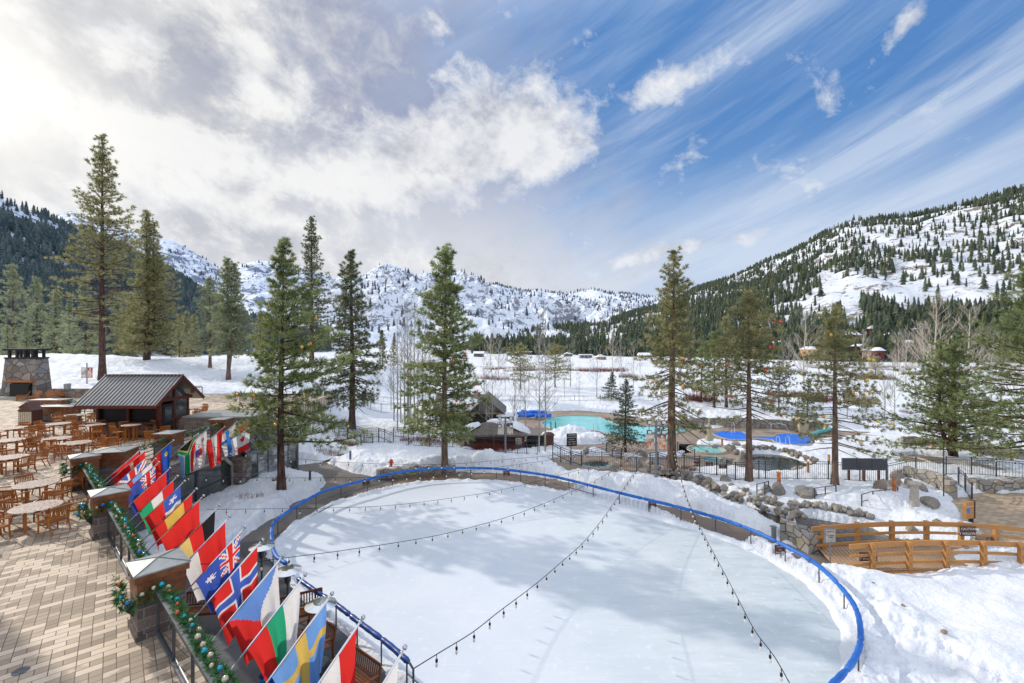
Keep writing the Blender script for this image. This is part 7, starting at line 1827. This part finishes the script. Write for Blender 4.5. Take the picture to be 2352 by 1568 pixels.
wall(spline(PG(c30, [(1180, 620), (1300, 650), (1500, 700), (1620, 770), (1720, 800)])), 1.15, .55, 'dry stone wall descending to the brick plaza')
wall(spline(PG(c30, [(1840, 705), (2000, 708), (2352, 705), (2800, 720)])), .75, .6, 'long low stone wall along the back of the brick plaza')
wall(spline(PG(c30, [(-60, 1180), (60, 1210), (200, 1290), (310, 1345)])), .9, .6, 'mortared stone wall end at the left foot of the bridge')
wall(PG(c30, [(1840, 1275), (1930, 1290), (2030, 1290)]), .75, .6, 'stone wall end at the right foot of the bridge')
# ================================================================== boulders
def rock_mesh(seed, fl=.7):
    rn = random.Random(seed); import bmesh
    bm = bmesh.new(); bmesh.ops.create_icosphere(bm, subdivisions=2, radius=.5)
    pl = [(Vector((rn.uniform(-1, 1), rn.uniform(-1, 1), rn.uniform(-.6, 1))).normalized(), rn.uniform(.25, .40)) for _ in range(11)]
    for v in bm.verts:
        for n_, d_ in pl:
            k = v.co.dot(n_)
            if k > d_: v.co -= n_ * (k - d_)
        v.co *= 1 + rn.uniform(-.04, .04); v.co.z *= fl
    me = bpy.data.meshes.new('boulder'); bm.to_mesh(me); bm.free(); return me
RM = []
for s in range(7):
    a = rock_mesh(s, .75 + .05 * s); a.materials.append(M['rock']); c = a.copy(); c.materials.clear(); c.materials.append(M['rock_snow']); RM.append((a, c))
def boulder(x, y, z, s, lab, group, snow=False, asp=None):
    o = bpy.data.objects.new('boulder', RM[rnd.randrange(7)][1 if snow else 0]); col.objects.link(o); a = asp or rnd.uniform(.75, 1.3)
    o.location = (x, y, z + s * .12); o.scale = (s * a, s / a * rnd.uniform(.9, 1.1), s * rnd.uniform(.8, 1.05)); o.rotation_euler = (rnd.uniform(-.3, .3), rnd.uniform(-.3, .3), rnd.uniform(0, 6.28)); tag(o, lab, 'boulder', group); return o
def along(pts, n, smin, smax, jit, lab, group, z=None, snowp=.15, dz_=0):
    P = resample([(*p, 0) for p in spline(pts, 6)], .1)
    for i in range(n):
        p = P[int((i + rnd.random()) / n * (len(P) - 1))]; x, y = p.x + rnd.uniform(-jit, jit), p.y + rnd.uniform(-jit, jit); s = rnd.uniform(smin, smax) ** 1.0
        boulder(x, y, (gz(x, y) if z is None else z) + dz_, s, lab, group, rnd.random() < snowp)
Pk = resample([(*p, 0) for p in spline(PG(I_, [(1490, 1096), (1540, 1103), (1600, 1120), (1700, 1152), (1790, 1184), (1865, 1202)]), 6)], .1)
for i in range(150):
    p = Pk[int(rnd.random() * (len(Pk) - 1))]; k = rnd.random(); s_ = rnd.choice([rnd.uniform(.22, .42), rnd.uniform(.3, .7)])
    boulder(p.x + rnd.uniform(-.2, .2) + .25 * k, p.y + 1.1 * k, -.05 + .62 * k + rnd.uniform(-.05, .1), s_, 'grey-brown stone in the rubble bank along the creek', 'stones of the rubble bank', rnd.random() < .06)
along(PG(c30, [(60, 905), (250, 915), (350, 930), (520, 955), (700, 985), (860, 1020)]), 70, .22, .5, .28, 'rounded stone lining the creek above the bridge', 'stones lining the creek', snowp=.1, dz_=.1)
along(PG(c30, [(980, 1150), (1120, 1180), (1220, 1230), (1100, 1300)]), 14, .35, .7, .4, 'pale stone at the creek bend under the bridge', 'stones under the bridge', snowp=.1)
along(PG(c27, [(480, 1000), (520, 925), (700, 915), (900, 928), (1000, 945), (1150, 990), (1290, 1045), (1380, 1085), (1300, 1105)]), 52, .22, .5, .15, 'rounded stone on the rim of the pond', 'stones around the pond', snowp=.15, dz_=.12)
along(PG(c27, [(1080, 1160), (1150, 1140), (1230, 1110)]), 10, .4, .8, .2, 'flat pale stone at the near tip of the pond', 'stones at the pond tip', snowp=.1)
along(PG(c27, [(120, 860), (260, 900), (380, 900), (450, 1000), (300, 1040), (420, 1110), (560, 1150)]), 40, .35, .8, .6, 'boulder in the cascade between the hot tubs and the pond', 'boulders of the hot tub cascade', snowp=.3, dz_=.12)
for (p, s, lb, sn) in [(c27(285, 840), 1.35, 'large grey boulder topped with snow beside the covered pool', 1), (c27(360, 825), 1.3, 'second large grey boulder touching the snow-topped one', 1), (c27(720, 870), 1.1, 'broad snow-draped boulder at the back of the pond', 1), (c27(1075, 925), 1.1, 'round tan boulder standing above the pond rim', 0), (c27(290, 905), 1.1, 'rounded tan boulder at the cascade head', 0),
                       (c27(65, 1085), .9, 'egg-shaped grey boulder beside the smaller hot tub', 0), (c27(430, 1100), 1.5, 'peaked boulder buried in snow by the pond', 1), (c27(235, 1290), 1.2, 'dark boulder at the fence left of the thin pine', 0), (c19(1240, 860), 1.9, 'tall upright grey boulder by the near hot tub', 0), (c19(1300, 760), 1.5, 'mossy round boulder behind the upright one', 0),
                       (c19(1370, 830), 1.2, 'snow-capped boulder left of the banner pole', 1), (c19(740, 705), 1.3, 'brown boulder on the deck behind the near hot tub', 0), (c19(1955, 735), .9, 'tan boulder between the two hot tubs', 0), (c27(910, 1460), 1.5, 'big square grey boulder on the creek bank', 0), (c27(1270, 1500), 1.7, 'long grey boulder below the pond fence', 0),
                       (c27(740, 1440), 1.2, 'grey boulder inside the small handrail', 0), (c27(60, 1430), 1.5, 'big golden-brown boulder in the rubble bank', 0), (c30(200, 770), 1.6, 'wide grey boulder left of the bank handrail', 0), (c30(930, 820), 1.4, 'flat grey boulder behind the stepped handrail', 0), (c30(1405, 840), 1.3, 'flat-faced grey boulder right of the concrete bollard', 0),
                       (c30(1345, 700), 1.2, 'grey boulder half buried below the dry stone wall', 0), (c30(1240, 1050), .8, 'pointed reddish stone alone on the snow above the bridge', 0), (c30(1490, 1070), .7, 'tan stone showing through snow above the bridge', 0), (c30(1100, 590), 1.3, 'big tan boulder crowning the rock pile', 0), (c30(1110, 650), 1.1, 'white-grey boulder in the middle of the rock pile', 0),
                       (c30(1190, 680), 1.1, 'right-hand boulder of the rock pile', 0), (c30(1030, 670), 1.3, 'dark left boulder of the rock pile', 0), (c30(1200, 620), 1.0, 'upper right boulder of the rock pile', 0), (c30(1860, 245), 1.2, 'grey boulder on top of the curved wall', 0), (c30(1980, 280), 1.9, 'largest grey boulder above the right stone wall', 0), (c30(300, 920), 1.0, 'dark boulder overhanging the creek', 0),
                       (c12(1450, 835), .9, 'tan boulder at the foot of the full pine', 1), (c12(1190, 830), .9, 'snow-covered boulder left of the full pine trunk', 1), (c31(1440, 1170), .32, 'grey stone poking through snow at lower right', 0), (c31(1070, 865), .22, 'small dark stone poking through the snow at lower right', 0), (c31(790, 655), .16, 'tiny dark stone in the snow below the bridge', 0), (c30(1400, 760), .01, '', 0)]:
    if not lb: continue
    s *= .72
    x, y = at_base(*p); boulder(x, y, gz(x, y), s, lb, None, sn)
# ================================================================== dark panels, signs
for k in range(3):
    x, y = G(c30(622 + k * 148, 648)); r = empty('dark_panel', (x, y, 0), 0, ['leftmost', 'middle', 'rightmost'][k] + ' of three dark framed panels on posts behind the fence', 'panel')
    z0 = gz(x, y); b = MB(); b.bar((0, .05, z0 - .3), (0, .05, z0 + 1.4), .12); b.build('post', M['brown_paint'], r, world=False); b = MB(); b.box((0, 0, z0 + 1.15), (.99, .06, .74)); b.build('panel', M['panel_grey'], r, world=False)
    b = MB()
    for s in (-1, 1): b.box((s * .51, -.02, z0 + 1.15), (.035, .06, .78)); b.box((0, -.02, z0 + 1.15 + s * .385), (1.05, .06, .035))
    b.build('frame', M['grey_metal'], r, world=False)
x, y = G(c30(1800, 1095)); r = empty('direction_sign', (x, y, 0), .3, 'brown wayfinding sign with a blue square at the edge of the brick plaza', 'sign')
b = MB(); b.box((0, 0, 1.05), (.62, .16, .85)); b.build('panel', M['cedar'], r, world=False); b = MB(); b.box((.33, .02, 1.05), (.06, .24, .9)); b.bar((.2, 0, -.1), (.2, 0, .7), .14); b.build('post', M['black'], r, world=False)
b = MB(); b.box((-.15, -.085, 1.05), (.2, .01, .22)); b.build('symbol', M['blue_cover'], r, world=False); text('RESTROOMS', .09, M['white_paint'], r, (-.02, -.09, 1.25), (PI / 2, 0, 0)); text('^', .2, M['white_paint'], r, (-.18, -.09, 1.36), (PI / 2, 0, 0))
x, y = G(c30(432, 1450)); r = empty('notice_sign', (x, y, 0), 0, 'pale framed notice on a thin steel post at the left end of the bridge', 'sign'); b = MB(); b.tube([(0, 0, 0), (0, 0, 1.2)], .025, 6); b.build('post', M['grey_metal'], r, world=False)
b = MB(); b.box((0, 0, 1.32), (.5, .04, .62)); b.build('frame', M['grey_metal'], r, world=False); b = MB(); b.box((0, -.025, 1.32), (.42, .01, .54)); pn_ = b.build('sheet', M['coping'], r, world=False)
text('NOTICE', .09, M['charcoal'], r, (0, -.035, 1.5), (PI / 2, 0, 0)); text('ICE RINK\nRULES', .075, M['charcoal'], r, (0, -.035, 1.3), (PI / 2, 0, 0))
# small gate on the dry stone wall
fence([G(c30(1700, 700)), G(c30(1770, 740)), G(c30(1835, 790))], 'small iron gate panel at the head of the brick plaza', h=1.1, picket=.14, step=1.0)
# white planter curb on the court
a, c = G(c30(1565, 415)), G(c30(1820, 450)); b = MB(); b.bar((*a, .22), (*c, .22), .5, .45); o = b.build('curb_box', M['white_paint']); tag(o, 'long white box curb at the foot of the three-stemmed pine', 'curb')
b = MB(); b.tube([(*p, .05) for p in spline(PG(c30, [(1090, 372), (1250, 380), (1380, 410), (1460, 455)]))], .12, 5); o = b.build('curb', M['cream']); tag(o, 'curved cream curb across the snow-covered court', 'curb')
# pale green slide edges by the covered pool
for pts, lb in ((PG(c27, [(1350, 735), (1420, 690), (1590, 665)]), 'pale green slide trough beside the right covered pool'), (PG(c27, [(1970, 560), (2120, 530), (2300, 500)]), 'pale green slide trough on the snow behind the slender pine')):
    b = MB(); b.tube([(*p, .25) for p in spline(pts, 5)], .22, 6); o = b.build('water_slide', M['cyan_edge']); tag(o, lb, 'water slide')

# ================================================================== footbridge
BR = empty('footbridge', (18, 20, 0), 0, 'arched timber footbridge with three-rail orange-brown parapets', 'bridge')
xa, xb = 13.9, 23.6
def by(x, side): return (20.95 - (x - 14) * .02 if side else 18.95 - (x - 14) * .035)
def bz(x): t = (x - xa) / (xb - xa); return .08 + .30 * 4 * t * (1 - t) * .9
b = MB(); n = 62
for i in range(n):
    x = xa + (xb - xa) * (i + .5) / n; sk = .55
    b.bar((x + sk * .5, by(x, 1) + .1, bz(x)), (x - sk * .5, by(x, 0) - .1, bz(x)), (xb - xa) / n * .86, .05)
b.build('deck', M['plank'], BR)
for s in (0, 1):
    b = MB(); P = [(xa + (xb - xa) * i / 20, by(xa + (xb - xa) * i / 20, s) + (.16 if s else -.16), bz(xa + (xb - xa) * i / 20) - .18) for i in range(21)]
    for p, q in zip(P[:-1], P[1:]): b.bar(p, q, .12, .3)
    b.build('beam', M['cedar'], BR)
    xs = [14.35 + 1.56 * k for k in range(6)] if s else [14.95 + 1.48 * k for k in range(6)]
    for x in xs:
        yy = by(x, s) + (.05 if s else -.05); b = MB(); b.box((x, yy, bz(x) + .48), (.17, .15, 1.28)); ps_ = b.build('post', M['cedar'], BR)
        b = MB()
        for z_ in (.25, .6, .95): b.ball((x - .03 if 0 else x, yy - .085, bz(x) + z_), .018, 6)
        b.build('bolt', M['dark_metal'], ps_)
    x0, x1 = (13.75, 23.2) if s else (14.1, 23.6)
    for hh, th in ((1.02, .20), (.62, .105), (.24, .105)):
        b = MB(); P = [(x0 + (x1 - x0) * i / 24, by(x0 + (x1 - x0) * i / 24, s) + (-.06 if s else .06), bz(x0 + (x1 - x0) * i / 24) + hh) for i in range(25)]
        for p, q in zip(P[:-1], P[1:]): b.bar(p, (q[0] + .004, q[1], q[2]), .07, th)
        b.build('rail', M['cedar'], BR)
caution(20.7, by(20.7, 1) - .16, bz(20.7) + .78, 'brown caution sign on the far parapet of the bridge', words=('CAUTION', 'ICY WALKWAYS'), w_=.72, h_=.42)
caution(15.0, by(15, 0) + .25, bz(15) + .45, 'brown caution sign half hidden behind the near parapet', words=('CAUTION', 'ICY WALKWAYS'), w_=.75, h_=.36)

# ================================================================== string lights
def wire(pl, Ya, Yb, lab, step=.75, lead=0, steel=False):
    """survey polyline from plan A to plan B; heights follow the sightings, bulbs hang at equal spacing"""
    pl = spline(pl, 8); xa_, xb_ = (pl[0][0] - CX) / FO * Ya, (pl[-1][0] - CX) / FO * Yb; pts = []
    for px, py in pl:
        k = (px - CX) / FO; den = (xb_ - xa_) - k * (Yb - Ya); t = (k * Ya - xa_) / den if abs(den) > 1e-6 else 0; t = max(0, min(1, t)); Y = Ya + (Yb - Ya) * t
        pts.append((k * Y, Y, EYE - (py - CY) * Y / FO))
    r = empty('string_light', pts[0], 0, lab, 'string light'); b = MB(); b.tube(pts, .010, 4); b.build('wire', M['black'], r)
    q = resample(pts, step)[1:-1]
    for p in q[:95]:
        b = MB(); b.bar((p.x, p.y, p.z), (p.x, p.y, p.z - .10), .012); b.lathe([(.02, -.16), (.028, -.15), (.028, -.10), (.012, -.09)], tuple(p), 6); so = b.build('socket', M['black'], r)
        b = MB(); b.lathe([(.006, -.265), (.03, -.235), (.032, -.20), (.018, -.162)], tuple(p), 6); b.build('bulb', M['bulb_glass'], so)
wire([(475, 1170), (625, 1168), (723, 1167), (900, 1160), (1080, 1137), (1190, 1116), (1300, 1087), (1400, 1060), (1480, 1020), (1510, 995)], 20, 31, 'string of bulbs crossing the far third of the rink')
wire([(460, 1295), (560, 1293), (660, 1280), (800, 1262), (985, 1233), (1110, 1203), (1200, 1175), (1310, 1130), (1400, 1085), (1460, 1040), (1508, 1000)], 11.5, 31, 'string of bulbs crossing the middle of the rink')
wire([(950, 1535), (1010, 1498), (1085, 1452), (1145, 1405), (1225, 1345), (1290, 1290), (1340, 1245), (1385, 1190), (1420, 1140), (1450, 1095), (1475, 1064)], 8.5, 29, 'string of bulbs running from the near rail end to the far trees')
wire([(1825, 1590), (1780, 1510), (1735, 1450), (1695, 1375), (1650, 1290), (1605, 1205), (1577, 1140), (1560, 1080), (1545, 1020)], 8.0, 32.6, 'string of bulbs dropping down the right half of the rink')
wire([(420, 1014), (560, 1037), (722, 1057), (850, 1064), (953, 1067), (1060, 1064), (1150, 1056), (1264, 1046), (1330, 1036), (1400, 1022), (1508, 992)], 23.5, 31, 'string of bulbs from the flag wall over the far bank')
wire([(392, 1087), (550, 1096), (722, 1097), (870, 1095), (1000, 1087), (1100, 1078), (1170, 1069), (1264, 1056), (1340, 1041), (1430, 1020), (1508, 994)], 22, 31, 'string of bulbs from the wall over the top of the rink')
x, y = G(c30(1555, 855)); b = MB(); zt_ = EYE - ((1600 + 230 / 2.592) * .602 - CY) * y / FO; b.tube([(x, y, -.1), (x, y, zt_)], .035, 6); o = b.build('light_mast', M['dark_metal']); tag(o, 'tall thin dark mast on the snow beside the brick plaza', 'mast')
wire([((3000 + 1560 / 2.592) * .602, (1600 + 232 / 2.592) * .602), ((3000 + 1750 / 2.592) * .602, (1600 + 290 / 2.592) * .602), ((3000 + 1950 / 2.592) * .602, (1600 + 350 / 2.592) * .602), ((3000 + 2352 / 2.592) * .602, (1600 + 450 / 2.592) * .602), (2420, 1150)], y, y - 4, 'string of bulbs from the thin mast to the right edge')

# ================================================================== distant houses
def house(px, pb, w_, h, d_, lab, wallm='brown_paint', roofm='snow_soft', z0=None, Y=None, rz=0., flat=False, nwin=3):
    if Y is None: Y = FO * (EYE + 5.2) / (pb - CY)
    w_ *= .8; h *= .85; x = (px - CX) / FO * Y; z = EYE - (pb - CY) * Y / FO
    r = empty('house', (x, Y, z), rz, lab, 'building'); b = MB(); b.box((0, 0, h / 2 - 1), (w_, d_, h + 2)); b.build('wall', M[wallm], r, world=False)
    b = MB(); e_ = .7; hr = .3 if flat else w_ * .16 + .6
    if flat: b.box((0, 0, h + .25), (w_ + 1.2, d_ + 1.2, .5))
    elif w_ > d_ * 1.2: b.add([(-w_ / 2 - e_, -d_ / 2 - e_, h - .1), (w_ / 2 + e_, -d_ / 2 - e_, h - .1), (w_ / 2 + e_, d_ / 2 + e_, h - .1), (-w_ / 2 - e_, d_ / 2 + e_, h - .1), (-w_ / 2 - e_, 0, h + hr), (w_ / 2 + e_, 0, h + hr)], [(0, 1, 5, 4), (2, 3, 4, 5), (1, 2, 5), (3, 0, 4), (3, 2, 1, 0)])
    else: b.add([(-w_ / 2 - e_, -d_ / 2 - e_, h - .1), (-w_ / 2 - e_, d_ / 2 + e_, h - .1), (0, d_ / 2 + e_, h + hr), (0, -d_ / 2 - e_, h + hr), (w_ / 2 + e_, -d_ / 2 - e_, h - .1), (w_ / 2 + e_, d_ / 2 + e_, h - .1)], [(0, 3, 2, 1), (3, 4, 5, 2), (0, 4, 3), (1, 2, 5), (0, 1, 5, 4)])
    b.build('roof', M[roofm], r, world=False)
    for i in range(nwin):
        for lv in range(2 if h > 5 else 1): b = MB(); b.box((-w_ / 2 + w_ * (i + .5) / nwin, -d_ / 2 - .04, 1.5 + lv * 2.8), (w_ / nwin * .55, .08, 1.3)); b.build('window', M['window_glass'], r, world=False)
    return r
Hs = [(1902, 0, 0)]
house(1138 + 40, 815.5, 16, 3.4, 9, 'left wing of the long low lodge at the meadow edge', 'grey_wood', flat=True, nwin=5)
house(1205, 814, 20, 3.6, 9, 'right wing of the long low lodge at the meadow edge', 'grey_wood', flat=True, nwin=6)
for i, (px, pb, w_, h, wm, lb) in enumerate([(1345, 822, 13, 3.4, 'grey_metal', 'long grey shed with snowy roof on the flats'), (1380, 826, 9, 3, 'cedar', 'small orange-brown shed on the flats'), (1402, 812, 12, 6, 'red_paint', 'dark red house left of two behind the sheds'), (1455, 813, 13, 5, 'red_paint', 'red-brown flat house right of two behind the sheds'),
                                         (1362, 810, 12, 6, 'grey_wood', 'pale snow-roofed house before the dark forest'), (1480, 822, 12, 3.2, 'cedar', 'open timber shelter at the right end of the flats'), (1305, 818, 9, 3, 'brown_paint', 'small brown hut left of the grey shed'), (1100, 818, 12, 3.5, 'grey_wood', 'grey cottage half hidden by the full pine')]):
    house(px, pb, w_, h, 8, lb, wm, flat=i in (0, 3), nwin=3)
for i, (px, pb, Y, w_, h, wm, lb) in enumerate([(1752, 770, 420, 12, 7, 'brown_paint', 'dark chalet between the thin pine and the pale tree'), (1790, 800, 400, 11, 6, 'cedar', 'orange-brown chalet low behind the small pine'), (1950, 783, 380, 18, 6, 'cedar', 'wide cedar house just right of the slender pine top'), (1905, 779, 400, 12, 5, 'brown_paint', 'brown chalet left of the wide cedar house'),
                                         (2015, 768, 390, 14, 6, 'red_paint', 'dark red chalet among the slope trees'), (2048, 782, 370, 13, 5, 'cedar', 'cedar chalet above the snowy lane'), (2075, 800, 340, 12, 5, 'brown_paint', 'brown house beside the snowy lane'), (2110, 770, 370, 13, 6, 'grey_wood', 'grey chalet behind the tan trees'),
                                         (2005, 818, 330, 13, 5, 'red_paint', 'low red-brown house at the lane end'), (2290, 812, 320, 16, 5, 'grey_wood', 'snow-roofed grey house near the right edge'), (2262, 795, 340, 10, 6, 'cedar', 'small cedar house behind the snow-roofed grey one'), (2180, 790, 350, 12, 5, 'brown_paint', 'brown chalet behind the three-stemmed pine'),
                                         (1860, 812, 350, 12, 4, 'cedar', 'low cedar house below the pale bare tree'), (1975, 805, 345, 9, 4, 'brown_paint', 'little brown house left of the snowy lane')]):
    house(px, pb, w_, h, 9, lb, wm, Y=Y, rz=rnd.uniform(-.3, .3), nwin=3)
# snowy lane up the slope foot
b = MB(); b.sheet([(92, 330), (97, 330), (128, 420), (118, 420)], -4.2); 

# hotel wing on the left, outside the view: it throws the shadow over the near pavers
hw_ = empty('hotel_wing', (-30, 8, TZ), 0, 'stone and timber hotel wing at the left beyond the frame', 'building')
b = MB(); b.prism([(-17.0, 13.35), (-24, 17.4), (-40, 10), (-34, -6), (-20, -6)], TZ, TZ + 12); b.build('wall', M['grey_wood'], hw_)
b = MB(); b.prism([(-16.8, 13.3), (-24, 17.6), (-40.5, 10), (-34.5, -6.5), (-19.8, -6.5)], TZ + 12, TZ + 12.4); b.build('roof', M['roof_brown'], hw_)
